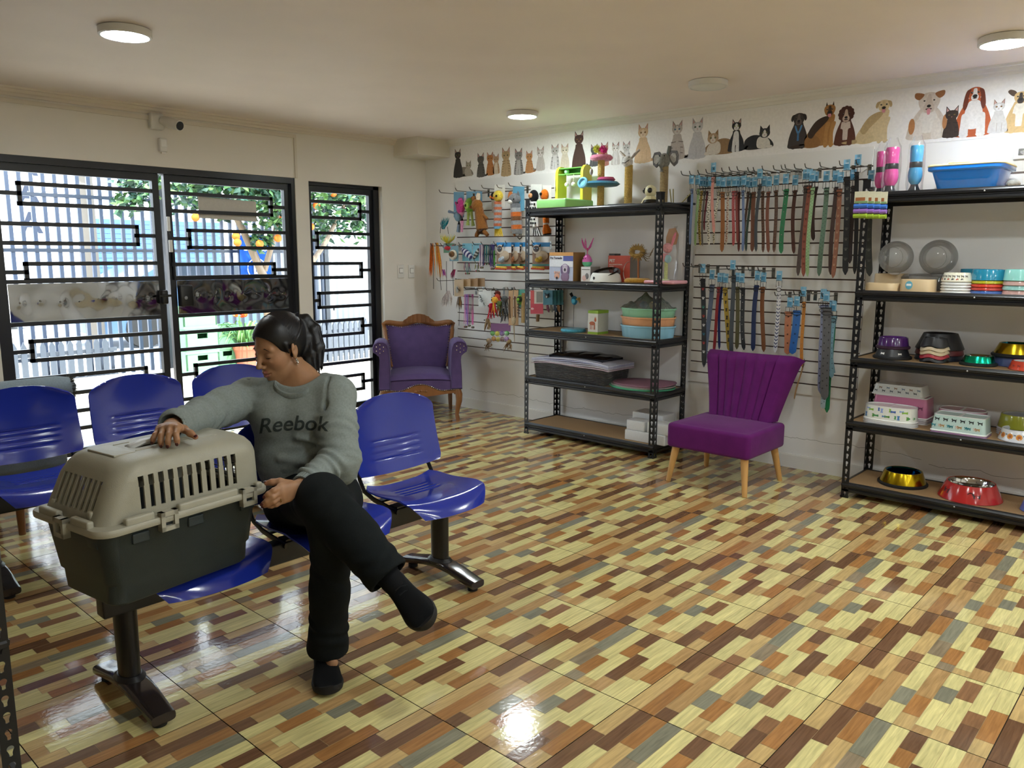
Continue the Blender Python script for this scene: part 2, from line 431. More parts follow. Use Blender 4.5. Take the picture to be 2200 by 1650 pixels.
def mirror_mat():
    m = bpy.data.materials.new('mirror_steel'); m.use_nodes = True; t = m.node_tree; b = t.nodes['Principled BSDF']; L = t.links.new
    a = t.nodes.new('ShaderNodeAttribute'); a.attribute_name = 'Col'; L(a.outputs['Color'], b.inputs['Base Color'])
    b.inputs['Metallic'].default_value = 1; b.inputs['Roughness'].default_value = .07
    n = t.nodes.new('ShaderNodeTexNoise'); n.inputs['Scale'].default_value = 2.6; n.inputs['Detail'].default_value = 1.0
    tc = t.nodes.new('ShaderNodeTexCoord'); L(tc.outputs['Object'], n.inputs['Vector'])
    bp = t.nodes.new('ShaderNodeBump'); bp.inputs['Strength'].default_value = .55; bp.inputs['Distance'].default_value = .05
    L(n.outputs['Fac'], bp.inputs['Height']); L(bp.outputs[0], b.inputs['Normal']); return m
MIRROR = mirror_mat()
def gate(name, xa, xb, zt, y, groups, band=True, lo=.03, st=.045, extra=()):
    mb = MB(IRON)
    mb.b2((xa, y-.02, lo), (xa+st, y+.02, zt)); mb.b2((xb-st, y-.02, lo), (xb, y+.02, zt))
    mb.b2((xa+st, y-.02, zt-.05), (xb-st, y+.02, zt)); mb.b2((xa+st, y-.02, lo), (xb-st, y+.02, lo+.05))
    if band:
        mb.b2((xa+st, y-.02, 1.195), (xb-st, y+.02, 1.22)); mb.b2((xa+st, y-.02, .925), (xb-st, y+.02, .952))
    root = struct(name, mb, METAL)
    g = MB('#1d1e22'); key_bars(g, xa+st, xb-st, y, groups)
    for e in extra: bar(g, *e)
    part('grille', g, METAL, root)
    gl = MB('#ffffff'); gl.b2((xa+st, y+.022, lo+.05), (xb-st, y+.026, zt-.05)); part('glass_pane', gl, GLASS, root, 0)
    if band:
        m = MB('#8f9092')
        x0, x1 = xa+st, xb-st
        nx = 64
        def fn(u, v):
            x = x0+u*(x1-x0); z = .953+v*.241
            q = 0.0
            for k in range(8):
                cx = x0+(k+.5)/8*(x1-x0); cz = 1.075+.008*math.sin(k*1.7)
                q += .0032*math.exp(-(((x-cx)/.034)**2+((z-cz)/.034)**2))
            return (x, y-.025-q-.0022*math.sin(u*9+v*2)-.0018*math.sin(u*23+1.3)*math.sin(v*3.2)-.0012*math.sin(v*6+u*5), z)
        m.sheet(fn, nx, 20, .001); p = part('mirror_panel', m, MIRROR, root, 80)
        s = MB('#b9babc')
        for k in range(8): s.ell((x0+(k+.5)/8*(x1-x0), y-.031, 1.075+.008*math.sin(k*1.7)), (.006, .004, .006), 10, 6)
        part('screw', s, CHROME, p)
    return root
GY = YW+.06
mb = MB(IRON); mb.b2((GX0, YW+.01, 1.94), (GX1, YW+.12, GZ)); mb.b2((GX0, YW+.01, 0), (GX0+.03, YW+.12, 1.94)); mb.b2((GX1-.03, YW+.01, 0), (GX1, YW+.12, 1.94))
struct('trim_5', mb, METAL)
d1 = gate('door_1', 1.525, 2.565, 1.94, GY, [(1.82, 1.695, 'L', 1.69), (1.57, 1.45, 'R', 2.40), (1.32, 1.10, 'L', 1.69) if False else (1.32, 1.215, 'L', 1.69),
          (.824, .70, 'L', 1.68), (.58, .46, 'R', 2.395), (.335, .215, 'L', 1.68)])
d2 = gate('door_2', 2.605, 3.61, 1.94, GY, [(1.815, 1.69, 'R', 3.455), (1.555, 1.432, 'L', 2.775), (1.31, 1.215, 'R', 3.458),
          (.812, .687, 'R', 3.45), (.562, .44, 'L', 2.765), (.315, .19, 'R', 3.45)])
# sliding latch and lock boxes where the leaves meet
mb = MB('#0e0f11'); mb.rbox((2.54, GY-.045, 1.08), (.05, .05, .10), .012); mb.cyl((2.50, GY-.07, 1.09), (2.58, GY-.07, 1.09), .009); part('latch', mb, METAL, d1)
mb = MB('#0e0f11'); mb.rbox((2.70, GY-.045, 1.085), (.10, .05, .155), .012); mb.color('#8d8f92').ell((2.69, GY-.073, 1.07), (.013, .006, .013), 12, 8); part('lock_box', mb, METAL, d2)
mb = MB('#1b1c20'); mb.cyl((2.635, GY-.035, 1.20), (2.635, GY-.035, 1.42), .010); mb.box((2.635, GY-.03, 1.31), (.03, .02, .03)); part('bolt', mb, METAL, d2)
mb = MB('#e9e9e6'); mb.rbox((2.597, YW-.008, 1.595), (.020, .02, .10), .004); mb.rbox((2.603, YW-.008, 1.44), (.024, .02, .085), .004)
mb.color('#3a3a3a').tube([(2.597, YW-.006, 1.545), (2.607, YW-.008, 1.515), (2.603, YW-.006, 1.483)], .002, 6)
single('door_sensor', mb, PLASTIC, 'pair of small white magnetic door sensors on the post between the two wide gate leaves', 'sensor')
p = [(2.862, 1.655), (3.332, 1.632), (3.338, 1.795), (2.868, 1.80)]
mb = MB('#cfcac0'); mb.sheet(lambda u, v: (2.865+.47*u, GY+.012+.006*math.sin(PI*u)*v, 1.648-.014*u+v*.155), 14, 6, .0006)
single('paper_sheet', mb, PAPER, 'blank grey paper strip taped behind the top bars of the right gate leaf', 'paper')
# narrow street door
mb = MB(IRON); mb.b2((DX0, YW+.05, 0), (DX0+.028, YW+.13, DZ)); mb.b2((4.462, YW+.05, 0), (DX1, YW+.13, DZ)); mb.b2((DX0, YW+.05, 1.945), (DX1, YW+.13, DZ)); struct('trim_6', mb, METAL)
d3 = gate('door_3', 3.80, 4.462, 1.945, GY+.03, [(1.82, 1.69, 'R', 4.338), (1.562, 1.44, 'L', 3.893), (1.308, 1.19, 'R', 4.338), (1.06, .94, 'L', 3.892),
          (.82, .696, 'R', 4.336), (.57, .448, 'L', 3.893), (.322, .193, 'R', 4.328)], band=False, st=.036)

# ================================================================== the street outside
mb = MB('#d8cdbd'); mb.b2((-6, YW+.15, -.12), (14, 9.4, -.02)); struct('terrace_ground', mb, GROUND)
mb = MB('#c4c4c4'); mb.b2((-30, 9.4, -.2), (40, 40, -.08)); struct('street_ground', mb, GROUND)
mb = MB('#d9d6d0'); mb.b2((2.6, 8.05, -.02), (4.72, 8.75, .12)); single('low_curb', mb, GROUND, 'pale concrete curb under the crates and potted plant outside the gate', 'curb')

def fence(x0, x1, y, label):
    root = thing('street_fence', label, 'fence', (x0, y, -.05), 0, 'iron fence panels along the street')
    n = int(round((x1-x0)/.105)); w = x1-x0
    b = MB('#333d50')
    for k in range(n):
        x = (k+.5)*w/n
        b.box((x, 0, 1.13), (.036, .03, 2.2)); b.raw([(x-.0125, -.0125, 2.23), (x+.0125, -.0125, 2.23), (x+.0125, .0125, 2.23), (x-.0125, .0125, 2.23), (x, 0, 2.28)], [(0, 1, 4), (1, 2, 4), (2, 3, 4), (3, 0, 4)])
    part('bar_row', b, METAL, root)
    for z in (.35, 1.45, 2.0):
        part('rail', MB('#2a3240').b2((0, -.02, z), (w, .02, z+.035)), METAL, root)
    for x in (0, w): part('post', MB('#2c3138').b2((x-.03, -.03, 0), (x+.03, .03, 2.3)), METAL, root)
fence(-1.6, 1.9, 9.0, 'dark iron street fence seen through the far left of the wide gate')
fence(1.965, 4.0, 9.0, 'dark iron street fence behind the middle of the left gate leaf')
fence(4.065, 6.2, 9.0, 'dark iron street fence behind the right gate leaf and blue banner')
def pickets(x0, x1, label):
    b = MB('#4a515c'); n = int((x1-x0)/.085)
    for k in range(n):
        x = x0+(k+.5)*.085
        b.prism([(x-.026, -.02), (x+.026, -.02), (x+.026, .46), (x, .52), (x-.026, .46)], 8.80, 8.82, 'y')
    b.b2((x0, 8.82, .08), (x1, 8.84, .12)); b.b2((x0, 8.82, .36), (x1, 8.84, .40))
    single('picket_fence', b, METAL, label, 'fence', 'low pickets in front of the iron fence')
pickets(.6, 3.4, 'low row of pointed grey pickets behind the left gate leaf')
pickets(5.2, 8.4, 'low row of pointed grey pickets in front of the corrugated sheets')
for k in range(3):
    x0 = 5.55+k*.95
    mb = MB('#aeb4ba'); mb.sheet(lambda u, v: (x0+u*.93, 9.25+.016*math.sin(u*.97/.095*2*PI), -.05+v*1.72), 130, 2, .0012)
    single('corrugated_sheet', mb, METAL, ['left', 'middle', 'right'][k]+' upright sheet of corrugated metal behind the narrow street door', 'metal sheet', 'corrugated sheets beyond the narrow door')
# banner
A = on_y(513, 505, 8.85); B = on_y(584, 600, 8.85)
bn = thing('street_banner', 'blue vertical banner with white writing hung on the fence behind the right gate leaf', 'banner', ((A.x+B.x)/2, 8.85, (A.z+B.z)/2))
bw, bh = abs(B.x-A.x), abs(A.z-B.z)
mb = MB('#1f4fa0'); mb.sheet(lambda u, v: (-bw/2+u*bw, .01*math.sin(u*7), -bh/2+v*bh), 12, 8, .002); part('banner_cloth', mb, FABRIC, bn)
mb = MB('#e8ecf4')
for txt, sz, z, bd in (('familia a la tuya', .052, .10, .001), ('B', .17, -.14, .004)):
    v, f = text_mesh(txt, sz, .001, bd); mb.raw([(a, -.016-c, z+b) for a, b, c in v], f)
part('lettering', mb, PAPER, bn, 0)
mb = MB('#e8ecf4'); pts = [(.12*math.sin(a), -.016, -.13-.12*math.cos(a)*(1.0 if math.cos(a) < 0 else 1.05)) for a in [2*PI*i/28 for i in range(28)]]
mb.tube(pts, .006, 5, True); part('oval_emblem', mb, PAPER, bn)
# houses across the street
mb = MB('#e6e6e4'); mb.b2((-4, 17.5, 0), (5.2, 20, 2.2)); hs = single('pale_house', mb, GROUND, 'pale house front across the street behind the left gate leaf', 'house')
mb = MB('#3f66b0')
for k in range(14): mb.b2((-.2, 17.44, .45+k*.09), (1.5, 17.47, .53+k*.09))
mb2 = MB('#3f66b0')
for k in range(12): mb2.b2((6.4, 17.43, .9+k*.1), (9.2, 17.47, .99+k*.1))
part('shutter', mb, METAL, hs)
mb = MB('#dfe3e8'); mb.b2((6.0, 17.5, 0), (13.5, 20, 2.15)); hh = single('blue_shuttered_shop', mb, GROUND, 'low shop with a blue slatted front across the street behind the orange tree', 'house')
part('shutter', mb2, METAL, hh)
mb = MB('#f2f2f2'); q = on_y(60, 415, 11.5); mb.b2((q.x-.28, 11.5, q.z-.6), (q.x+.28, 11.55, q.z+.6)); sg = single('street_sign', mb, PAPER, 'white upright street sign with large dark letters beyond the left gate leaf', 'sign')
mb = MB('#2b3346')
for k, ch in enumerate('AAA'):
    v, f = text_mesh(ch, .36, .004, .01); mb.raw([(q.x+a, 11.49-c, q.z+.34-k*.36+b) for a, b, c in v], f)
part('lettering', mb, PAPER, sg, 0)
mb = MB('#5b5650'); q = on_y(188, 500, 12.5); mb.lathe([(.13, -.1), (.11, 5)], (q.x, 12.5, 0), 14); single('utility_pole', mb, GROUND, 'grey utility pole on the pavement behind the left gate leaf', 'pole')
# parked car
def car(x, y, z, label):
    r = thing('parked_car', label, 'car', (x, y, z))
    mb = MB('#48627f'); out = [(-2, .25), (2.05, .25), (2.1, .55), (1.95, .78), (1.15, .9), (.55, 1.32), (-.85, 1.36), (-1.6, .95), (-2.05, .85)]
    mb.loft([[(a*.97, -.80, b) for a, b in out], [(a, -.72, b) for a, b in out], [(a, .72, b) for a, b in out], [(a*.97, .8, b) for a, b in out]]); part('body', mb, GLOSS, r)
    mb = MB('#1c2530'); mb.prism([(1.0, .92), (.5, 1.26), (-.05, 1.28), (-.05, .92)], -.815, -.80, 'y'); mb.prism([(-.12, .92), (-.12, 1.28), (-.8, 1.29), (-1.35, .95)], -.815, -.8, 'y'); part('side_window', mb, GLOSS, r)
    for wx in (-1.25, 1.3): part('wheel', MB('#1a1a1a').cyl((wx, -.82, .3), (wx, -.62, .3), .3, seg=20), RUBBER, r)
car(6.6, 13.5, -.08, 'blue car parked across the street behind the middle gate bars')
# orange tree
def orange_tree():
    rnd = random.Random(11)
    r = thing('orange_tree', 'leafy orange tree with ripe fruit standing outside the right gate leaf', 'tree', (4.95, 8.3, -.02))
    O = Vector((4.95, 8.3, -.02))
    t1 = on_y(569, 600, 8.3)-O; t2 = on_y(520, 490, 8.3)-O; t3 = on_y(480, 420, 8.2)-O
    mb = MB('#7b6a58'); mb.tube([(0, 0, 0), (t1.x*.6, 0, t1.z*.6), tuple(t1), tuple(t2), tuple(t3)], [.06, .055, .05, .04, .025], 10)
    b1 = on_y(600, 430, 8.0)-O; mb.tube([tuple(t1+Vector((0, 0, .1))), tuple((t1+b1)/2+Vector((.05, 0, .1))), tuple(b1)], [.035, .03, .02], 8)
    b2 = on_y(745, 430, 8.2)-O; m2 = on_y(700, 520, 8.2)-O; mb.tube([(0.02, 0, .35), tuple(m2*.6+Vector((0, 0, .25))), tuple(m2), tuple(b2)], [.04, .035, .03, .02], 8)
    part('trunk', mb, WOOD, r)
    lf = MB('#2f5a2c')
    centers = []
    for (px, py, y, rad, n) in ((300, 395, 8.4, .25, 120), (400, 385, 8.2, .35, 220), (480, 380, 8.0, .40, 300), (540, 400, 7.9, .40, 320), (590, 400, 7.9, .35, 260), (590, 460, 8.0, .3, 180),
                                (450, 420, 8.4, .3, 150), (640, 390, 8.0, .45, 260), (700, 410, 8.1, .4, 300), (760, 420, 8.2, .4, 320), (800, 400, 8.3, .4, 200), (700, 470, 8.4, .28, 150), (780, 470, 8.4, .3, 160), (560, 510, 8.1, .15, 70), (280, 430, 8.5, .2, 70), (540, 330, 8.3, .5, 250), (700, 340, 8.4, .6, 300), (420, 330, 8.4, .4, 160)):
        c = on_y(px, py, y)-O
        for _ in range(n):
            d = Vector((rnd.gauss(0, 1), rnd.gauss(0, 1), rnd.gauss(0, .8))); d = d*(rad/ max(d.length, .3))*rnd.uniform(.3, 1)
            p = c+d; L_ = rnd.uniform(.07, .12); w = L_*.36
            a = Vector((rnd.uniform(-1, 1), rnd.uniform(-1, 1), rnd.uniform(-1, .2))).normalized(); sd = a.cross(Vector((rnd.uniform(-1, 1), rnd.uniform(-1, 1), 1))).normalized(); nn = a.cross(sd)*.012
            g = rnd.choice(['#2c5230', '#234434', '#3d6636', '#587d42', '#31584a'])
            lf.raw([tuple(p), tuple(p+a*L_*.4+sd*w+nn), tuple(p+a*L_), tuple(p+a*L_*.4-sd*w+nn), tuple(p+a*L_*.45-nn)], [(0, 1, 4), (1, 2, 4), (2, 3, 4), (3, 0, 4)], g)
    part('foliage', lf, LEAF, r, 0)
    for px, py, y in ((420, 467, 8.0), (507, 508, 7.9), (510, 521, 7.85), (558, 524, 7.9), (597, 512, 7.9), (716, 415, 7.9), (680, 442, 7.9), (668, 487, 8.0), (602, 470, 8.3)):
        c = on_y(px, py, y)-O; rad = 9.0*y/.74/FPX*.74
        part('orange_fruit', MB('#e86a14').ell(tuple(c), .042, 14, 10), RUBBER, r)
orange_tree()
# crates and potted plant
def crate(loc, label, first=None):
    if first is None:
        r = thing('bottle_crate', label, 'crate', loc, .05, 'green crates stacked on the curb')
        mb = MB('#6fa37c'); w, d, h = .38, .28, .235
        mb.b2((-w/2, -d/2, 0), (w/2, d/2, .02))
        for (x0, x1, y0, y1) in ((-w/2, w/2, -d/2, -d/2+.015), (-w/2, w/2, d/2-.015, d/2), (-w/2, -w/2+.015, -d/2, d/2), (w/2-.015, w/2, -d/2, d/2)):
            lx = (x1-x0) > (y1-y0)
            if lx:
                mb.b2((x0, y0, .02), (x1, y1, .13)); mb.b2((x0, y0, .185), (x1, y1, h)); mb.b2((x0, y0, .13), (x0+.13, y1, .185)); mb.b2((x1-.13, y0, .13), (x1, y1, .185))
            else: mb.b2((x0, y0, .02), (x1, y1, h))
        mb.b2((-w/2-.006, -d/2-.006, h-.03), (w/2+.006, -d/2, h)); mb.b2((-w/2-.006, -d/2-.006, 0), (w/2+.006, -d/2, .03))
        part('crate_body', mb, PLASTIC, r); return r
    r = copy_tree(first); r.location = loc; r['label'] = label; return r
q = on_y(427, 775, 8.3)
c0 = crate((q.x, 8.35, .12), 'green plastic bottle crate at the bottom of the stack outside the right gate leaf')
crate((q.x+.01, 8.35, .357), 'green plastic bottle crate in the middle of the stack outside the right gate leaf', c0)
crate((q.x-.005, 8.35, .594), 'green plastic bottle crate on top of the stack outside the right gate leaf', c0)
q2 = on_y(482, 775, 8.4)
crate((q2.x+.03, 8.52, .12), 'darker green crate on the curb between the crate stack and the potted plant', c0)
crate((q2.x+.03, 8.52, .357), 'second green crate on the shorter stack beside the potted plant', c0)
q = on_y(535, 785, 8.25)
pp = thing('potted_plant', 'orange-flowering plant with long arching leaves in a terracotta pot outside the gate', 'plant', (q.x, 8.3, .12))
mb = MB('#b5654d'); mb.lathe([(.10, 0), (.125, .16), (.14, .2), (.145, .2), (.145, .24), (.125, .24), (.12, .2)], (0, 0, 0), 24, cap1=True); part('pot', mb, GROUND, pp)
rnd = random.Random(3); mb = MB('#5d8a4a')
for k in range(46):
    a = rnd.uniform(0, 2*PI); Lr = rnd.uniform(.18, .4); h = rnd.uniform(.15, .34); w = .014
    pts = []
    for i in range(8):
        u = i/7; pts.append(Vector((math.cos(a)*Lr*u, math.sin(a)*Lr*u, .2+h*math.sin(u*2.2)*1.1-.12*u*u)))
    sd = Vector((-math.sin(a), math.cos(a), 0))
    vs = []; fs = []
    for i, p in enumerate(pts):
        ww = w*math.sin(PI*(.12+.86*i/7)); vs += [tuple(p-sd*ww), tuple(p+Vector((0, 0, -.006))), tuple(p+sd*ww)]
    for i in range(7): fs += [(3*i, 3*i+1, 3*i+4, 3*i+3), (3*i+1, 3*i+2, 3*i+5, 3*i+4)]
    mb.raw(vs, fs, rnd.choice(['#5d8a4a', '#79a05a', '#47753f']))
part('leaves', mb, LEAF, pp)
mb = MB('#e8641e')
for k in range(14):
    a = rnd.uniform(0, 2*PI); c = Vector((-.06+rnd.uniform(-.07, .07), rnd.uniform(-.05, .05), .60+rnd.uniform(-.04, .05)))
    for i in range(4):
        d = Vector((rnd.uniform(-1, 1), rnd.uniform(-1, 1), rnd.uniform(.2, 1))).normalized(); mb.tube([tuple(c), tuple(c+d*.03), tuple(c+d*.055)], [.004, .012, .002], 5, col=rnd.choice(['#e8641e', '#f08a3a', '#d84a1a']))
mb.color('#5d8a4a').tube([(-.05, 0, .22), (-.06, 0, .58)], .008, 6); part('flower_head', mb, LEAF, pp)

# ================================================================== fixed items on walls and ceiling
def lamp(x, y, lit, label):
    r = thing('ceiling_lamp', label, 'ceiling lamp', (x, y, ZC), 0, 'round ceiling panel lamps')
    R = .112
    mb = MB('#dddddb'); mb.lathe([(R-.006, 0), (R, -.004), (R, -.032), (R-.006, -.036), (R-.012, -.036), (R-.014, -.033)], (0, 0, 0), 40, cap1=False)
    mb.lathe([(R-.03, .0), (R-.03, -.001)], (0, 0, 0), 12)
    for k in range(4): mb.box((.109*math.cos(.9+.07*k), .109*math.sin(.9+.07*k)-.0, -.02), (.004, .004, .006), 0, '#9a9a98')
    part('housing', mb, PLASTIC, r)
    d = MB('#e6e6e2'); d.lathe([(R-.013, -.033), (R-.016, -.0345), (1e-3, -.0345)], (0, 0, 0), 40, cap0=False)
    part('diffuser', d, LAMP_ON if lit else PLASTIC, r)
LAMP_ON = emitter('lamp_glow', (.90, .98, 1.0), LAMP_POWER)
lamp(1.62, 3.84, True, 'lit round ceiling lamp nearest the wide gate on the left')
lamp(4.38, 3.90, True, 'lit round ceiling lamp near the far corner above the first shelf')
lamp(4.34, 2.42, False, 'unlit round ceiling lamp between the two lit ones along the shelf wall')
lamp(4.39, .93, True, 'lit round ceiling lamp at the right edge above the second shelf')
for x, y in ((1.6, .92), (3.0, .92), (3.0, -.6), (3.0, -2.1), (4.39, -.6), (4.39, -2.1), (1.6, -.6), (1.6, -2.1), (.2, -2.1)):  # extra lamps out of view, added as fill to brighten the interior
    lamp(x, y, True, 'round ceiling lamp added out of frame as fill light, overhead near the camera')
# security camera
q = on_y(332, 262, YW)
r = thing('security_camera', 'white bullet security camera on the wall above the wide gate', 'camera', (q.x, YW, q.z))
part('mount', MB('#dcdad4').rbox((0, -.025, 0), (.095, .05, .11), .012), PLASTIC, r)
bd = part('camera_body', MB('#d9d6cf').tube([(.03, -.05, .01), (.05, -.09, -.005), (.085, -.19, -.035)], [.026, .036, .036], 20), PLASTIC, r)
part('lens', MB('#121212').tube([(.0850, -.190, -.035), (.0868, -.196, -.0367)], .029, 20), GLOSS, bd)
q = on_y(347, 312, YW)
mb = MB('#e2dfd8'); mb.rbox((0, -.018, 0), (.055, .036, .092), .008); mb.color('#efede8').rbox((0, -.037, .01), (.042, .006, .05), .004); mb.color('#efede8').box((.005, -.01, -.052), (.03, .02, .012))
single('motion_sensor', mb, PLASTIC, 'small white motion sensor under the security camera above the wide gate', 'sensor', loc=(q.x, YW, q.z))
def switch(px, py, label):
    q = on_y(px, py, YW); r = thing('light_switch', label, 'switch', (q.x, YW, q.z), 0, 'light switches beside the narrow door')
    part('cover_plate', MB('#e4e2dc').rbox((0, -.006, 0), (.075, .012, .118), .006), PLASTIC, r)
    part('rocker', MB('#f2f1ee').rbox((0, -.014, .006), (.038, .008, .04), .003), PLASTIC, r)
    part('rocker_frame', MB('#55534e').rbox((0, -.0115, .006), (.044, .003, .046), .002), PLASTIC, r)
switch(860, 583, 'white light switch nearer the narrow street door'); switch(883, 583, 'white light switch nearer the room corner')
q = on_x(2183, 328, XW)
r = thing('wall_socket', 'white socket on a wooden backing square at the right edge above the blue tray', 'socket', (XW, q.y, q.z))
part('backing_board', MB('#d9d8d4').b2((-.012, -.12, -.10), (0, .09, .09)), PAINT, r)
part('cover_plate', MB('#e9e8e4').rbox((-.018, -.03, 0), (.012, .075, .075), .005), PLASTIC, r)
part('socket_insert', MB('#77756f').rbox((-.026, -.03, .0), (.004, .03, .034), .002), PLASTIC, r)
# ================================================================== waiting benches
BLUE = '#1d2f96'
def carve(mb, cutters, name, mat_, col, smooth=35):
    """boolean difference, kept as one plain mesh"""
    a = bpy.data.objects.new('a', mb.mesh('a', 0)); c = bpy.data.objects.new('c', cutters.mesh('c', 0))
    COL.objects.link(a); COL.objects.link(c)
    md = a.modifiers.new('b', 'BOOLEAN'); md.operation = 'DIFFERENCE'; md.object = c; md.solver = 'EXACT'; md.use_self = True
    me = bpy.data.meshes.new_from_object(a.evaluated_get(bpy.context.evaluated_depsgraph_get()))
    for o in (a, c):
        m = o.data; bpy.data.objects.remove(o); bpy.data.meshes.remove(m)
    me.name = name; me.materials.clear(); me.materials.append(mat_)
    for at in list(me.color_attributes): me.color_attributes.remove(at)
    at = me.color_attributes.new('Col', 'FLOAT_COLOR', 'CORNER'); buf = np.ones((len(me.loops), 4), dtype=np.float32); buf[:, :3] = lin(col)
    at.data.foreach_set('color', buf.ravel())
    me.polygons.foreach_set('use_smooth', [True]*len(me.polygons)); me.set_sharp_from_angle(angle=math.radians(smooth)); return me
def rr(u, w, n):          # half width profile with rounded corners for shells
    return w
def seat_shell():
    mb = MB(BLUE)
    def fn(u, v):
        s = 2*u-1
        d = -.215+v*.385                       # front to back
        k = abs(s)
        # plan outline: rounded front corners, slight taper to the rear
        w = .218-.018*v
        edge = 0.0
        if v < .25: w -= .055*(1-v/.25)**2.2
        if v > .85: w -= .03*((v-.85)/.15)**2
        x = s*w
        y = d+.030*k**2.5*(1 if v < .3 else 0)*(1-v/.3 if v < .3 else 0)
        z = .405+.022*math.cos(v*2.2-.35)-.012+.028*max(0, (v-.55)/.45)**2
        z -= .052*max(0, 1-v/.20)**2            # waterfall front
        z += .020*k**3*min(1, v*3)              # raised sides
        for g in range(4):                      # moulded ribs towards the back
            vv = .60+.07*g
            z -= .0035*math.exp(-((v-vv)/.010)**2)*(1 if k < .5 else 0)
        return (x, y, z)
    mb.sheet(fn, 26, 60, .006)
    return mb
def back_shell():
    mb = MB(BLUE)
    def fn(u, v):
        s = 2*u-1; k = abs(s)
        w = .222+.008*(1-v)
        if v > .80: w -= .050*((v-.80)/.20)**2.4
        if v < .10: w -= .012*((.10-v)/.10)**2
        z = .462+v*.335-.03*k**2.6*(v > .5)*((v-.5)/.5)+.018*(1-v)*k**2
        y = .175+.055*v-.014*math.cos(s*PI/2)*0-.026*k**2+.012*math.sin(v*PI)
        for g in range(4):
            y += .0035*math.exp(-((v-(.18+.08*g))/.012)**2)*(1 if k < .55 else 0)
        return (s*w, y, z)
    mb.sheet(fn, 26, 60, -.006)
    return mb
def make_bench(name, label, loc):
    root = thing(name, label, 'waiting bench', loc, 0, 'blue beam benches')
    BLK = '#131316'
    part('beam', MB(BLK).rbox((0, -.01, .345), (1.47, .055, .075), .006), METAL, root)
    for sx in (-.657, .657):
        lg = part('leg', MB(BLK).loft([[(sx+.030*math.cos(a)*(1+.12*(z > .3)), .01+.045*math.sin(a), z) for a in [2*PI*i/20 for i in range(20)]] for z in (.075, .31)]), METAL, root)
        part('collar', MB('#1a1716').lathe([(.050, .070), (.052, .082), (.040, .094), (.036, .094)], (sx, .01, 0), 22, sx=.85, sy=1.2), PLASTIC, lg)
        ft = MB('#2a2321'); rings = []
        for i in range(17):
            u = i/16; y = -.222+u*.444; h = .032+.036*math.sin(PI*u)**1.3; w = .036+.006*math.sin(PI*u)
            rings.append([(sx+w*math.copysign(abs(math.cos(a))**.45, math.cos(a)), y, h+.0155*math.copysign(abs(math.sin(a))**.55, math.sin(a))) for a in [2*PI*j/28 for j in range(28)]])
        ft.loft(rings); f = part('foot', ft, GLOSS, lg)
        for y in (-.19, .19):
            part('foot_pad', MB('#0d0d0d').lathe([(.012, .02), (.021, .016), (.021, .0), (.001, .0)], (sx, y, 0), 16), RUBBER, f)
        for y in (-.195, .195):
            part('end_cap', MB('#0f0f10').ell((sx, y, .0445 if False else .0475), (.017, .016, .0025), 14, 6), PLASTIC, f)
    sm = bm = None
    for cx in (-.44, .065, .57):
        if sm is None:
            s = part('seat', seat_shell(), GLOSS, root, 60); b = part('backrest', back_shell(), GLOSS, root, 60); sm, bm = s.data, b.data
        else: s = part('seat', sm, GLOSS, root); b = part('backrest', bm, GLOSS, root)
        s.location.x = cx; b.location.x = cx
        br = MB(BLK)
        for q in (-.19, .19):
            br.tube([(cx+q, -.05, .372), (cx+q, .10, .392), (cx+q, .165, .415), (cx+q, .195, .46), (cx+q, .215, .56)], .006, 8, flat=.012)
        br.box((cx, -.01, .385), (.36, .05, .006)); br.box((cx, .09, .385), (.36, .03, .008))
        part('bracket', br, METAL, root)
    return root
bench1 = make_bench('waiting_bench', 'blue three-seat beam bench the woman and pet carrier are on, nearest the camera', (1.56, 2.43, 0))
bench2 = copy_tree(bench1); bench2.location = (1.54, 3.765, 0)
bench2['label'] = 'blue three-seat beam bench standing behind the woman, closer to the wide gate'

# grey armchair mostly hidden behind the rear bench
r = thing('grey_armchair', 'grey armchair with a rounded back roll, mostly hidden behind the rear blue bench', 'armchair', (1.0, 4.42, 0))
part('back_roll', MB('#7f8a90').tube([(-.52, -.1, .725), (.36, -.1, .725), (.42, -.1, .72), (.445, -.1, .715)], [.055, .058, .05, .02], 24), FABRIC, r)
rnd = random.Random(2); fz = MB('#4d4a44')
for k in range(260):
    a = rnd.uniform(0, 2*PI); d = Vector((rnd.uniform(.2, 1), math.cos(a)*.9, math.sin(a)*.9)).normalized(); p = Vector((.415, -.1, .72))+Vector((0, math.cos(a), math.sin(a)))*rnd.uniform(.01, .05)
    fz.tube([tuple(p), tuple(p+d*.02), tuple(p+d*.035)], [.0018, .0012, .0003], 4)
part('fur_edge', fz, PLUSH, r)
part('back_panel', MB('#78828a').rbox((-.05, -.09, .50), (.86, .08, .36), .03), FABRIC, r)
part('seat', MB('#78828a').rbox((-.05, .22, .40), (.86, .56, .14), .04), FABRIC, r)
part('wooden_rail', MB('#7a4d2a').rbox((-.18, .15, .305), (.82, .5, .05), .015), WOOD, r)
for x in (-.52, .16):
    for y in (-.06, .36): part('leg', MB('#7a4d2a').tube([(x, y, .3), (x, y, 0)], [.025, .016], 10), WOOD, r)

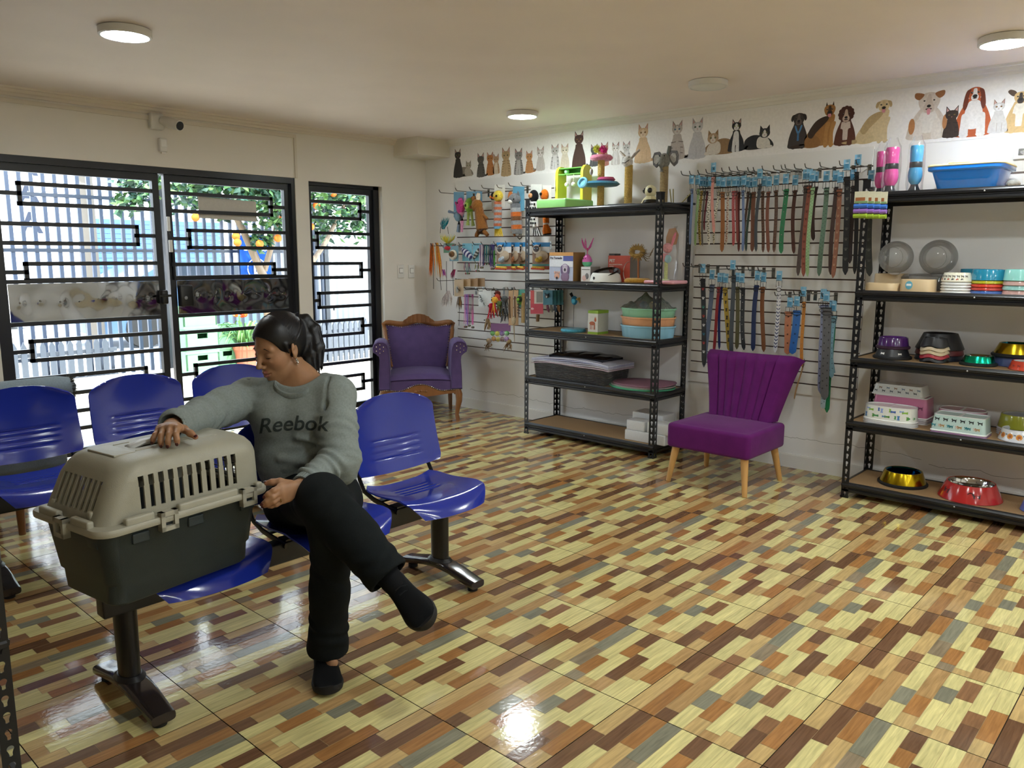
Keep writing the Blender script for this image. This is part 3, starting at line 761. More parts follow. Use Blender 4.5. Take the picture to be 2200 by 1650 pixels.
# ================================================================== antique armchair in the corner
def serp(x, w):    # serpentine line used for apron and nails
    return .048*math.exp(-(x/.12)**2)-.012*math.exp(-((abs(x)-.17)/.06)**2)
ang = math.atan2(-.48, -.40)          # direction the chair faces
ac = thing('antique_armchair', 'purple velvet antique armchair with carved wooden frame and nailheads in the corner', 'armchair', (4.50, 5.18, 0), ang+PI/2)
PUR = '#594873'; WD = '#8a5a30'
sh = MB(PUR)
def fn(u, v):
    s = 2*u-1; y = -.27+v*.48; x = s*(.27-.02*v)
    z = .375+.035*(1-s*s)**.7*math.sin(min(1, v*1.4+.25)*PI*.55)-.03*max(0, 1-v/.12)**2
    return (x, y, z)
sh.sheet(fn, 24, 20, .06)
n_ = 36
front = [[(s*.27, -.27-.004, z0) for s in [2*i/n_-1 for i in range(n_+1)]] for z0 in (0,)]
for i in range(n_):
    a, b = 2*i/n_-1, 2*(i+1)/n_-1
    q = [(-.27+.54*i/n_), (-.27+.54*(i+1)/n_)]
    zt = lambda x: .335+.012*(1-(x/.27)**2)
    sh.poly([(q[0], -.275, .268+serp(q[0], 0)), (q[1], -.275, .268+serp(q[1], 0)), (q[1], -.272, zt(q[1])), (q[0], -.272, zt(q[0]))])
sh.b2((-.268, -.26, .24), (.268, .21, .345))
part('seat', sh, VELVET, ac, 60)
bk = MB(PUR)
def fb(u, v):
    s = 2*u-1; k = abs(s); w = .235+.053*v**.8
    z = .37+v*(.398+.010*math.cos(s*2*PI)*(v > .6)*(v-.6)*2.5-.012*k**6)
    y = .175+.11*v+.020*k**2-.030*(1-s*s)*math.sin(PI*v)**.6
    return (s*w, y, z)
bk.sheet(fb, 26, 26, .05); part('backrest', bk, VELVET, ac, 60)
fr = MB(WD); path = []
for i in range(9): v = i/8; path.append((-(.250+.058*v**.8), .185+.11*v+.005, .40+v*.372))
for i in range(1, 32):
    s = -1+2*i/32; k = abs(s)
    path.append((s*.304, .292+.012*k*k-.006, .782+.012*math.cos(s*2*PI)+.010*(1-k)-.016*k**8))
for i in range(9): v = 1-i/8; path.append(((.250+.058*v**.8), .185+.11*v+.005, .40+v*.372))
fr.tube(path, .017, 10, flat=.024)
fw = part('wooden_frame', fr, WOOD, ac)
cr = MB('#7d4f29'); cr.sheet(lambda u, v: ((2*u-1)*.13, .282-.010*math.sin(u*PI)-.006*abs(math.sin(u*PI*7)), .79+v*(.070*math.sin(u*PI)**.7+.006)), 42, 6, -.02)
for k in range(-3, 4): cr.tube([(k*.012, .268, .795), (k*.026, .264, .825), (k*.034, .268, .848-.004*abs(k)**1.4)], [.004, .007, .003], 6)
cr.ell((0, .266, .80), (.016, .008, .02), 10, 8); part('carved_crest', cr, WOOD, fw, 70)
for sx in (-1, 1):
    am = MB(PUR)
    prof = [(.262, .27), (.355, .27), (.352, .42), (.345, .52), (.350, .555), (.372, .575), (.395, .59), (.402, .625), (.388, .66), (.355, .678), (.315, .678), (.285, .66), (.270, .62), (.262, .54), (.258, .42)]
    prof = [(sx*(x-.01), z) for x, z in prof]
    if sx < 0: prof = prof[::-1]
    cxm = sum(p[0] for p in prof)/len(prof); czm = sum(p[1] for p in prof)/len(prof)
    rings = []
    for y, k in ((-.282, .90), (-.290, .955), (-.280, 1.0), (-.15, 1.0), (.05, .98), (.2, .93), (.235, .90)):
        rings.append([(cxm+(x-cxm)*k, y, czm+(z-czm)*k-(.0 if y < .1 else .01)) for x, z in prof])
    am.loft(rings); a_ = part('arm', am, VELVET, ac, 55)
    st = MB('#d8d2cc')
    cx, cz = sx*.330, .618
    for k in range(7):
        px, pz = (cx, cz) if k == 6 else (cx+.034*math.cos(k*PI/3+.5), cz+.034*math.sin(k*PI/3+.5))
        st.ell((px, -.290, pz), (.0055, .004, .0055), 8, 6)
    part('nailhead_cluster', st, CHROME, a_)
nl = MB('#d9cfc0')
for i in range(43):
    x = -.315+.63*i/42; nl.ell((x, -.281 if abs(x) < .26 else -.288, .270+serp(x, 0)*(abs(x) < .3)), (.0048, .004, .0048), 8, 6)
for i in range(1, 30):
    s = -1+2*i/30; nl.ell((s*.283, .270+.020*s*s, .757+.011*math.cos(s*2*PI)-.010*abs(s)**6), (.0048, .004, .0048), 8, 6)
for sx in (-1, 1):
    for i in range(14): v = .12+.88*i/14; nl.ell((sx*(.226+.054*v**.8), .180+.11*v, .40+v*.350), (.0048, .004, .0048), 8, 6)
part('nailhead_trim', nl, CHROME, ac)
ap = MB(WD)
for i in range(n_):
    x0, x1 = -.30+.6*i/n_, -.30+.6*(i+1)/n_
    f0, f1 = .262+serp(x0, 0), .262+serp(x1, 0)
    g0, g1 = .225-.014*math.cos(x0*10), .225-.014*math.cos(x1*10)
    ap.loft([[(x0, -.278, g0), (x1, -.278, g1), (x1, -.278, f1), (x0, -.278, f0)], [(x0, -.25, g0), (x1, -.25, g1), (x1, -.25, f1), (x0, -.25, f0)]])
for k in (-2, -1, 0, 1, 2): ap.ell((k*.022, -.279, .262-.003*abs(k)), (.013, .005, .009), 10, 6)
for sx in (-1, 1): ap.b2((sx*.29-.012, -.26, .225), (sx*.29+.012, .22, .262))
ap.b2((-.29, .20, .225), (.29, .225, .27)); part('wooden_apron', ap, WOOD, ac)
for sx in (-1, 1):
    lg = MB(WD); lg.tube([(sx*.305, -.255, .27), (sx*.318, -.262, .225), (sx*.318, -.265, .17), (sx*.306, -.258, .10), (sx*.300, -.255, .05), (sx*.306, -.262, .022), (sx*.306, -.264, .0)], [.028, .030, .026, .020, .017, .019, .016], 12, up=(0, 1, 0))
    part('front_leg', lg, WOOD, ac)
    part('rear_leg', MB('#6e4526').tube([(sx*.27, .205, .26), (sx*.272, .22, .12), (sx*.275, .245, 0)], [.022, .019, .015], 4), WOOD, ac)

# ================================================================== purple slipper chair
sc = thing('slipper_chair', 'purple velvet slipper chair with channel-tufted fan back and tapered oak legs', 'chair', (4.43, 2.25, 0), -PI/2)
P2 = '#5e1b60'
st = MB(P2)
def srings(k0, z):
    return 0
st.rbox((0, -.0, .295), (.545, .50, .150), .030, 5, edge=.022)
st.sheet(lambda u, v: ((2*u-1)*.252, -.235+v*.47, .366+.018*(1-(2*u-1)**4)*(1-(2*v-1)**4)), 16, 16, .02)
part('seat', st, VELVET, sc, 60)
bk = MB(P2)
def fb(u, v):
    s = 2*u-1; w = .228+.098*v**1.1
    k = abs(s); e = 1-.5*max(0, (k-.93)/.07)**2
    fl = 0.0
    if k < .62:                                   # seven vertical channels in the middle
        ph = (s+.62)/1.24*6; fl = .013*abs(math.sin(PI*ph))**.6
    else: fl = .016*math.sin(min(1, (1-k)/.20)*PI/2)**.8
    fl *= min(1, (1-v)/.14+.05)**.6
    z = .375+v*.405-.035*max(0, (k-.80)/.20)**2.5*v**4
    y = .150+.115*v-.02*v*v+.040*k**2-fl-.02+.055*max(0, (k-.84)/.16)**2.2+.035*max(0, (v-.90)/.10)**2
    return (s*w, y, z)
bk.sheet(fb, 140, 40, .085); part('backrest', bk, VELVET, sc, 70)
for sx in (-1, 1):
    for sy, y1 in ((-.20, -.235), (.19, .245)):
        part('leg', MB('#c9995a').tube([(sx*.225, sy, .23), (sx*.255, y1, 0)], [.024, .0145], 16), WOOD, sc)

# ================================================================== pet carrier
cr = thing('pet_carrier', 'grey-beige plastic pet carrier with dark lower half standing on the blue bench', 'pet carrier', (.981, 2.344, .425), math.radians(8.2))
BEI = '#9a9786'; DRK = '#2c3638'
def rrect(L_, W_, r, z, n=6, ox=0, oy=0):
    out = []
    for qx, qy, a0 in ((1, 1, 0), (-1, 1, PI/2), (-1, -1, PI), (1, -1, 1.5*PI)):
        for i in range(n+1):
            a = a0+i*PI/2/n; out.append((ox+qx*(L_/2-r)+r*math.cos(a), oy+qy*(W_/2-r)+r*math.sin(a), z))
    return out
lo = MB(DRK)
lo.loft([rrect(.43, .265, .04, 0.0), rrect(.445, .28, .04, .008), rrect(.452, .288, .04, .062), rrect(.466, .298, .04, .070), rrect(.505, .335, .045, .215), rrect(.525, .35, .045, .222),
         rrect(.525, .35, .045, .232), rrect(.495, .325, .04, .230), rrect(.45, .285, .04, .072), rrect(.43, .27, .04, .012)])
for x in (-.15, 0.02, .2): lo.rbox((x, -.163, .192), (.05, .014, .03), .004)
for y in (-.1, .1): lo.rbox((-.243, y, .190), (.014, .05, .03), .004)
part('lower_tray', lo, SATIN, cr, 40)
H = [(.527, .325, .045, .236, .008), (.522, .322, .048, .255, .010), (.480, .314, .050, .345, .030), (.473, .310, .055, .358, .034), (.461, .300, .06, .374, .037), (.438, .282, .065, .390, .038), (.405, .25, .07, .401, .038), (.35, .19, .07, .4055, .034), (.2, .09, .03, .4068, .01), (.03, .02, .006, .407, 0)]
up = MB(BEI)
up.loft([rrect(h[0], h[1], h[2], h[3], 6, h[4]) for h in H]+[rrect(max(.006, h[0]-.012), max(.006, h[1]-.012), max(.002, h[2]-.006), h[3]-.006, 6, h[4]) for h in H[::-1]], closed=True)
cut = MB(BEI)
for k in range(11):
    x = -.132+k*.0298; cut.box((x, 0, .312), (.0135, .8, .092)); cut.box((x, 0, .3445), (.0165, .8, .028))
cutE = MB(BEI)
for k in range(8): cut.box((-.3, -.092+k*.0263, .310), (.3, .0155, .082))
cut.box((.3, 0, .305), (.3, .18, .10))
hnd = MB(BEI); hnd.rbox((0, 0, .405), (.15, .062, .06), .02)
for q in (hnd,): cut.raw(q.v, q.f)
part('upper_shell', carve(up, cut, 'upper_shell', SATIN, BEI), SATIN, cr)
wr = MB('#202427')
for k in range(8): wr.cyl((.232, -.088+k*.025, .256), (.226, -.088+k*.025, .355), .0016, seg=6)
for k in range(5): wr.cyl((.232-.0012*k, -.09, .262+.022*k), (.232-.0012*k, .09, .262+.022*k), .0016, seg=6)
part('wire_door', wr, METAL, cr)
rim = MB('#a3a08f')
rim.loft([rrect(.552, .388, .05, .222), rrect(.556, .392, .052, .227), rrect(.556, .392, .052, .236), rrect(.55, .386, .05, .241), rrect(.50, .322, .045, .243), rrect(.495, .318, .045, .232)], closed=True)
for x0, x1 in ((-.20, -.117), (-.043, .155), (.222, .245)): rim.rbox(((x0+x1)/2, -.179, .247), (x1-x0, .020, .026), .006)
for y0, y1 in ((.03, .13), (-.13, -.04)): rim.rbox((-.264, (y0+y1)/2, .247), (.020, y1-y0, .026), .006)
for x, y in ((-.262, -.13), (-.257, .145)): rim.rbox((x+.02, y*.72, .262), (.018, .022, .03), .006)
for d in (-.012, .012): rim.prism([(-.012, .242), (.0, .268), (.004, .242)], -.150+d, -.147+d, 'y') if False else rim.loft([[(-.228+d, -.152-d*.3, .242), (-.222+d, -.149, .242), (-.222+d*.4, -.142, .268)], [(-.226+d, -.150, .242), (-.22+d, -.147, .242), (-.2205+d*.4, -.1405, .268)]])
rm = part('rim', rim, SATIN, cr)
def latch(x, y, rz):
    o = MB('#a5a292').at(x, y, .226, 0, 0, rz)
    W_, H_, t = .052, .055, .010
    for b in (((-W_/2, -t, H_/2-.013), (W_/2, t, H_/2)), ((-W_/2, -t, -H_/2), (W_/2, t, -H_/2+.013)), ((-W_/2, -t, -H_/2), (-W_/2+.012, t, H_/2)), ((W_/2-.012, -t, -H_/2), (W_/2, t, H_/2))): o.b2(*b)
    o.b2((-.014, .002, -.015), (.014, .008, .015), '#1d2428')
    part('latch', o, SATIN, cr)
latch(-.08, -.190, 0); latch(.188, -.190, 0); latch(-.279, -.005, -PI/2); latch(.279, .0, PI/2); latch(-.08, .190, PI); latch(.188, .190, PI)
for x0, x1, y0, y1 in ((-.155, -.09, -.07, .07), (.09, .175, -.07, .07)):
    part('raised_pad', MB('#9a9786').rbox(((x0+x1)/2, (y0+y1)/2, .4045), (x1-x0, y1-y0, .007), .003), SATIN, cr)
for x, y in ((-.06, -.058), (.06, -.058), (-.06, .058), (.06, .058)): part('top_rib', MB('#9a9786').rbox((x, y, .4055), (.05, .007, .006), .003), SATIN, cr)
tp = MB('#8f8d80'); tp.rbox((0, 0, .381), (.148, .060, .004), .015); part('handle_recess', tp, SATIN, cr)
hd = MB('#c3c5c3'); hd.tube([(-.078, 0, .386), (-.066, 0, .404), (-.03, 0, .414), (.03, 0, .414), (.066, 0, .404), (.078, 0, .386)], .017, 12, flat=.009)
part('handle', hd, PLASTIC, cr)

# ================================================================== boltless shelving
def post_mesh(h=1.795):
    mb = MB('#17181b'); w, t, pit = .040, .0022, .045
    def key(cx, cz):            # keyhole outline, 16 points
        p = []
        for i in range(11):
            a = -PI*.22+(PI*1.44)*i/10; p.append((cx+.0085*math.cos(a), cz+.006+.0085*math.sin(a)))
        p += [(cx-.0042, cz-.006), (cx-.0042, cz-.014), (cx, cz-.0155), (cx+.0042, cz-.014), (cx+.0042, cz-.006)]
        return p
    def rim_pt(x, z, cx, cz, hw, hh):
        dx, dz = x-cx, z-cz; k = min(hw/abs(dx) if abs(dx) > 1e-9 else 9e9, hh/abs(dz) if abs(dz) > 1e-9 else 9e9); return (cx+dx*k, cz+dz*k)
    for fl in (0, 1):
        n = int(h/pit)
        for k in range(n):
            cz = (k+.5)*pit; cx = w/2
            H_ = key(cx, cz); m = len(H_)
            R_ = [rim_pt(x, z, cx, cz, w/2, pit/2) for x, z in H_]
            # make sure the four corners are hit
            for qx, qz in ((0, cz-pit/2), (w, cz-pit/2), (0, cz+pit/2), (w, cz+pit/2)):
                b = min(range(m), key=lambda i: (R_[i][0]-qx)**2+(R_[i][1]-qz)**2); R_[b] = (qx, qz)
            def P(p, d): return (p[0], d, p[1]) if fl == 0 else (d, p[0], p[1])
            vs = [P(p, 0) for p in R_]+[P(p, 0) for p in H_]+[P(p, t) for p in R_]+[P(p, t) for p in H_]
            fs = []
            for i in range(m):
                j = (i+1) % m
                fs += [(i, j, m+j, m+i), (2*m+j, 2*m+i, 3*m+i, 3*m+j), (m+i, m+j, 3*m+j, 3*m+i)]
            mb.raw(vs, fs)
        z0 = n*pit
        mb.b2((0, 0, z0), (w, t, h)) if fl == 0 else mb.b2((0, 0, z0), (t, w, h))
        mb.b2((w, 0, 0), (w+.0008, t, h)) if fl == 0 else mb.b2((0, w, 0), (t, w+.0008, h))
    mb.color('#0f1012').b2((-.003, -.003, 0), (.042, .006, .012)); mb.b2((-.003, -.003, 0), (.006, .042, .012))
    mb.b2((-.002, -.002, h-.004), (.042, .004, h+.002)); mb.b2((-.002, -.002, h-.004), (.004, .042, h+.002))
    return mb
LEV = (1.728, 1.198, .820, .456, .092)
BEAMP = [(.010, 0), (.010, -.058), (.002, -.058), (-.004, -.052), (-.004, -.040), (.002, -.036), (.002, -.030), (-.007, -.026), (-.009, -.014), (-.003, -.008), (-.001, 0)]
def make_shelf(label, loc, W_=1.185, D_=.40, rz=-PI/2):
    r = thing('shelving_unit', label, 'shelf unit', loc, rz, 'black metal shelving units')
    pm = None
    for sx, sy, a in ((-1, -1, 0), (1, -1, PI/2), (1, 1, PI), (-1, 1, -PI/2)):
        if pm is None: o = part('post', post_mesh(), METAL, r, 30); pm = o.data
        else: o = part('post', pm, METAL, r)
        o.location = (sx*W_/2, sy*D_/2, 0); o.rotation_euler = (0, 0, a)
    for i, z in enumerate(LEV):
        b = part('shelf_board', MB('#a98a63').b2((-W_/2+.006, -D_/2+.008, z-.012), (W_/2-.006, D_/2-.008, z-.004)), BOARD, r)
        x0, x1 = -W_/2+.004, W_/2-.004
        f = MB('#191a1d'); f.loft([[(x, -D_/2+.004+y, z+q) for y, q in BEAMP] for x in (x0, x1)]); f.color('#b8b8b8').ell((0, -D_/2-.006, z-.02), (.004, .003, .004), 8, 6); part('front_beam', f, METAL, b)
        f = MB('#191a1d'); f.loft([[(x, D_/2-.004-y, z+q) for y, q in BEAMP] for x in (x0, x1)]); part('rear_beam', f, METAL, b)
        for sx in (-1, 1):
            f = MB('#191a1d'); f.loft([[(sx*(W_/2-.004-y), yy, z+q) for y, q in BEAMP] for yy in (-D_/2+.006, D_/2-.006)]); part('side_beam', f, METAL, b)
    return r
shelf1 = make_shelf('black metal five-tier shelving unit holding scratching posts and pet toys, left of the slipper chair', (4.79, 3.458, 0))
shelf2 = copy_tree(shelf1); shelf2.location = (4.79, .998, 0)
shelf2['label'] = 'black metal five-tier shelving unit full of pet bowls at the right edge'
shelf3 = copy_tree(shelf1); shelf3.location = (-.075, 2.345, 0); shelf3.rotation_euler = (0, 0, 0)
shelf3['label'] = 'black metal shelving unit just entering the picture at the lower left corner'
# ================================================================== goods on the shelves
RZ = -PI/2                       # shelf goods face the room (-x)
def span(pl, pr, py, X):
    a, b = on_x(pl, py, X), on_x(pr, py, X); return (a.y+b.y)/2, abs(a.y-b.y)
def zpx(px, py, X): return on_x(px, py, X).z
L1, L2, L3, L4, L5 = [z-.004 for z in LEV]
def bx(name, label, cat, X, y, z, w, d, h, cols, group=None, rz=RZ, smooth=0):
    """carton: front/side/top colours; returns the root, origin at the middle of the base, front at -d/2"""
    r = thing(name, label, cat, (X, y, z), rz, group)
    mb = MB(cols[0]); mb.b2((-w/2, -d/2, 0), (w/2, d/2, h))
    mb.c = [lin(cols[1])]*2+[lin(cols[0])]*2+[lin(cols[2])]*2
    mb.c = [lin(cols[1]), lin(cols[1]), lin(cols[0]), lin(cols[1]), lin(cols[2]), lin(cols[2])]
    part('carton', mb, PAPER, r, 0); return r
def put_text(mb, txt, x, z, y, size, col, bold=0.0, left=False):
    v, f = text_mesh(txt, size, .0004, bold)
    ox = -min(p[0] for p in v) if left else 0
    mb.raw([(p[0]+ox+x, y-p[2]-.0006, p[1]+z) for p in v], f, col)
# ---------------- shelf one, top tier
TZ = L1
yc = on_x(1213, 448, 4.61).y
r = thing('cat_activity_toy', 'green and yellow cat activity toy with hanging bells on the top tier, far left', 'cat toy', (4.79, yc+.14, TZ), RZ)
t = MB('#8fd07c'); t.rbox((0, 0, .035), (.28, .34, .07), .012); part('tray', t, PLASTIC, r)
for sx in (-.122, .118):
    u = MB('#d2cb3e'); out = [(-.055, .07), (.055, .07), (.055, .275), (.045, .305), (.02, .325), (-.02, .325), (-.045, .305), (-.055, .275)]
    u.loft([[(sx+dx, .10+a, b) for a, b in out] for dx in (-.012, .012)]); part('upright', u, PLASTIC, r)
u = MB('#7cc35e'); u.b2((-.11, .055, .262), (.11, .145, .268)); u.b2((-.11, .055, .305), (.11, .145, .311)); u.b2((-.11, .14, .262), (.11, .146, .311), '#4f9a4a'); ch = part('ball_channel', u, PLASTIC, r)
part('bell_ball', MB('#a9dcb0').ell((-.06, .09, .288), .020, 14, 10), PLASTIC, ch)
for x in (-.035, .03):
    part('hanging_ball', MB('#e9e6da').tube([(x, .06, .262), (x, .06, .205)], .0025, 6).ell((x, .06, .188), .017, 14, 10), PLUSH, r)
part('cord', MB('#efe9c8').tube([(-.128, .03, .25), (-.128, .03, .15), (-.120, .03, .145), (-.120, .03, .18)], .003, 6), PLASTIC, r)
# cat tree toy
p = on_x(1290, 440, 4.80)
r = thing('cat_tree_toy', 'sisal cat tree toy with pink and blue felt discs and a feather pompon', 'cat toy', (4.80, p.y, TZ), RZ)
post = MB('#c9b06a')
prof = []
for k in range(60): prof += [(.024, k*.0066), (.0262, k*.0066+.0033)]
post.lathe(prof, (0, 0, 0), 16); part('sisal_post', post, SISAL, r)
h = lambda py: zpx(1290, py, 4.8)-TZ
part('top_disc', MB('#d98ba4').lathe([(.001, h(345)), (.07, h(345)), (.082, h(341)), (.082, h(338)), (.07, h(334)), (.001, h(334))], (0, 0, 0), 28), PLUSH, r)
d = part('blue_disc', MB('#3f7f9e').lathe([(.001, h(400)), (.12, h(400)), (.14, h(396)), (.12, h(391)), (.001, h(391))], (0, 0, 0), 32), PLUSH, r)
part('pink_disc', MB('#c4577f').lathe([(.001, h(391)), (.055, h(391)), (.068, h(387)), (.055, h(382)), (.001, h(382))], (.045, 0, 0), 28), PLUSH, r)
part('track_ring', MB('#7ec3dc').lathe([(.028, -.012), (.040, -.008), (.042, 0), (.040, .008), (.028, .012), (.024, 0)], (0, 0, 0), 28).at(), GLOSS, r).matrix_local = Matrix.Translation((-.065, -.13, h(394)+.0)) @ Euler((PI/2*.8, .2, 0)).to_matrix().to_4x4()
for k, (px, py, c) in enumerate(((1283, 320, '#c9cf4e'), (1296, 322, '#d03a86'))):
    q = on_x(px, py, 4.78); f = MB(c); rnd = random.Random(k)
    o = (-(q.y-p.y), -.02, q.z-TZ); f.ell(o, .016, 10, 8)
    for i in range(120):
        dd = Vector((rnd.gauss(0, 1), rnd.gauss(0, 1), rnd.gauss(0, 1))).normalized(); a = Vector(o)
        f.tube([tuple(a), tuple(a+dd*.022), tuple(a+dd*.033)], [.003, .002, .0005], 4)
    f.tube([o, (0, 0, h(334))], .0012, 5, col='#aaaaaa'); part('feather_pompon', f, PLUSH, r)
wr = MB('#9a9a9a'); wr.tube([(-.035, -.06, h(342)), (-.035, -.07, h(365))], .001, 5); wr.ell((-.035, -.07, h(370)), (.012, .014, .024), 12, 8, col='#b9b4ae'); part('hanging_mouse', wr, PLUSH, r)
# scratching posts with animal heads
def scratch_post(px, py0, X, label, sisal, kind, ytop, yhead):
    p = on_x(px, 440, X)
    r = thing('scratching_post', label, 'scratching post', (X, p.y, TZ), RZ)
    H1 = zpx(px, ytop, X)-TZ; H2 = zpx(px, yhead, X)-TZ
    part('base', MB('#5a5f66').rbox((0, 0, .008), (.22, .22, .016), .02), PLUSH, r)
    prof = []; n = int(H1/.0072)
    for k in range(n): prof += [(.0265, .012+k*.0072), (.0295, .012+k*.0072+.0036)]
    prof.append((.0265, H1+.01)); part('sisal_post', MB(sisal).lathe(prof, (0, 0, 0), 20), SISAL, r)
    hm = (H1+H2)/2; hh = (H2-H1)/2
    if kind == 'bunny':
        m = MB('#d8d6d2'); m.ell((-.005, -.008, hm-.005), (.036, .040, hh*1.15)); m.tube([(-.028, -.042, hm-.012), (0, -.052, hm-.016), (.03, -.038, hm+.004)], .0025, 6, col='#3a3634')
        m.ell((.026, -.040, hm+.022), .004, 8, 6, col='#222222'); hd = part('head', m, PLUSH, r)
        for s in (-1, 1): part('ear', MB('#b9b1a8' if s > 0 else '#d5cfc6').tube([(s*.018, 0, H2-.02), (s*.05, .0, H2+.01), (s*.082, .005, H2+.035)], [.008, .017, .006], 10, flat=.008), PLUSH, hd)
    else:
        m = MB('#84847f'); m.ell((0, -.006, hm), (.040, .042, hh*1.1)); m.tube([(0, -.03, hm+.01), (0, -.045, hm-.03), (.004, -.040, hm-.075)], [.022, .020, .014], 12)
        m.ell((-.016, -.040, hm+.03), .0045, 8, 6, col='#1c1c1c'); m.ell((.02, -.038, hm+.03), .0045, 8, 6, col='#1c1c1c'); hd = part('head', m, PLUSH, r)
        for s in (-1, 1):
            out = [(s*.02, hm+.03), (s*.05, hm+.066), (s*.088, hm+.062), (s*.102, hm+.03), (s*.095, hm-.02), (s*.070, hm-.040), (s*.045, hm-.015)]
            e = part('ear', MB('#77777a').prism(out if s > 0 else out[::-1], .004, .016, 'y'), PLUSH, hd)
            cx, cz = sum(a for a, b in out)/7, sum(b for a, b in out)/7
            part('inner_ear', MB('#b9b9b6').prism([(cx+(a-cx)*.62, cz+(b-cz)*.62) for a, b in (out if s > 0 else out[::-1])], .0, .005, 'y'), PLUSH, e)
        part('trunk_tip', MB('#6f7271').tube([(.02, .01, H2-.02), (.024, .02, H2+.05)], [.015, .013], 12), PLUSH, hd)
scratch_post(1349, 440, 4.80, 'sisal scratching post topped with a white bunny head on the top tier', '#c4a965', 'bunny', 358, 335)
scratch_post(1425, 440, 4.86, 'sisal scratching post topped with a grey elephant head on the top tier', '#a89572', 'elephant', 361, 331)
p = on_x(1397, 440, 4.70)
r = thing('pet_camera', 'round cream pet toy with big black eyes on the top tier by the front post', 'pet toy', (4.70, p.y, TZ), RZ+.2)
part('base', MB('#d6cfa6').lathe([(.06, 0), (.062, .01), (.050, .035), (.036, .05), (.030, .055)], (0, 0, 0), 28), PLASTIC, r)
part('black_cover', MB('#141414').lathe([(.056, 0), (.058, .012), (.048, .030), (.001, .038)], (.012, -.02, 0), 28), GLOSS, r)
hd = part('head', MB('#d9d3ad').ell((0, 0, .088), (.040, .040, .042), 24, 16), PLASTIC, r)
for x, y in ((.008, -.036), (-.036, -.012)): part('eye', MB('#0c0c0c').ell((x, y, .092), (.017, .010, .018), 16, 10), GLOSS, hd)
p = on_x(1445, 437, 4.86)
r = thing('dowel_stand', 'dark plate with thin wooden sticks behind the front post on the top tier', 'cat toy', (4.90, p.y-.05, TZ), RZ)
part('plate', MB('#33363a').rbox((0, 0, .008), (.16, .12, .016), .02), PLASTIC, r)
for (a, b) in (((-.01, 0, .01), (.075, -.02, .075)), ((-.05, -.03, .01), (-.055, -.03, .11)), ((-.065, -.03, .01), (-.075, -.04, .11))): part('stick', MB('#a89c62').cyl(a, b, .004, seg=8), WOOD, r)

# ---------------- shelf one, second tier
y, w = span(1180, 1231, 604, 4.63)
r = bx('toy_carton', 'tall pale blue carton printed with a dog, left end of the second tier', 'box', 4.70, y, L2, w, .14, zpx(1181, 542, 4.63)-L2, ('#b9c3dc', '#8a6a3a', '#c9964f'))
hB = zpx(1181, 542, 4.63)-L2; Yf = -.0705
g = MB('#e3e7f0'); g.b2((-w/2+.004, Yf-.0008, hB*.50), (w/2-.004, Yf, hB*.87)); g.b2((-w/2, Yf-.001, hB*.88), (w/2, Yf, hB), '#d09a5a'); g.b2((.02, Yf-.0014, hB*.70), (w/2-.002, Yf, hB*.87), '#5560a8'); part('front_print', g, PAPER, r, 0)
g = MB(); put_text(g, 'Pet Tornado', -w/2+.010, hB*.80, Yf-.0012, .022, '#2f3350', .0006, True); part('lettering', g, PAPER, r, 0)
g = MB('#8f7fa0'); g.ell((.038, Yf-.001, hB*.42), (.036, .0012, .040), 16, 10); g.ell((.038, Yf-.002, hB*.44), (.026, .0012, .032), 16, 10, col='#cfc4d8'); g.ell((.038, Yf-.003, hB*.40), (.010, .0012, .012), 12, 8, col='#3b3540')
for s in (-1, 1): g.ell((.038+s*.030, Yf-.0018, hB*.40), (.011, .0012, .032), 12, 8, col='#75608a'); g.ell((.038+s*.011, Yf-.0034, hB*.50), (.003, .001, .003), 8, 6, col='#222222')
g.ell((.038, Yf-.0012, hB*.15), (.040, .0012, .034), 16, 10, col='#8d7494'); g.ell((-.038, Yf-.001, hB*.18), (.026, .0012, .020), 14, 8, col='#d9a58f')
for a in (-.02, 0, .02): g.ell((-.038+a, Yf-.0012, hB*.30), (.008, .0012, .010), 10, 8, col='#d9a58f')
g.ell((-.038, Yf-.002, hB*.11), (.010, .001, .010), 10, 8, col='#2a2430'); part('dog_picture', g, PAPER, r)
y, w = span(1248, 1268, 604, 4.66)
hb = zpx(1250, 573, 4.66)-L2
r = bx('toy_carton', 'small white carton under the pink feather egg toy', 'box', 4.72, y, L2, w, .12, hb, ('#dcdcdc', '#8f8b88', '#e6e6e6'))
g = MB('#55555a'); g.b2((-w/2+.006, -.0608, hb*.80), (w/2-.006, -.06, hb*.84)); g.ell((.012, -.0608, hb*.38), (.016, .001, .022), 12, 8, col='#77787c'); g.ell((-.012, -.0608, hb*.25), (.020, .001, .020), 12, 8, col='#d8b9b4'); part('cat_picture', g, PAPER, r)
yb = y; Xb = 4.72
r = thing('tumbler_egg_toy', 'pink and green tumbler egg with pink feathers on top of the small white carton', 'cat toy', (Xb-.02, span(1252, 1271, 570, 4.70)[0], L2+hb), RZ)
e = MB('#c760a8'); prof = [(.001, 0), (.02, .002), (.034, .016), (.037, .034), (.035, .05), (.028, .068), (.016, .083), (.006, .090)]
e.lathe(prof[3:], (0, 0, 0), 24); part('upper_shell', e, GLOSS, r)
part('lower_shell', MB('#58b58a').lathe(prof[:4], (0, 0, 0), 24), GLOSS, r)
part('face', MB('#2c1a2c').ell((-.01, -.034, .058), (.004, .003, .004), 8, 6).ell((.008, -.034, .060), (.003, .003, .003), 8, 6), GLOSS, r)
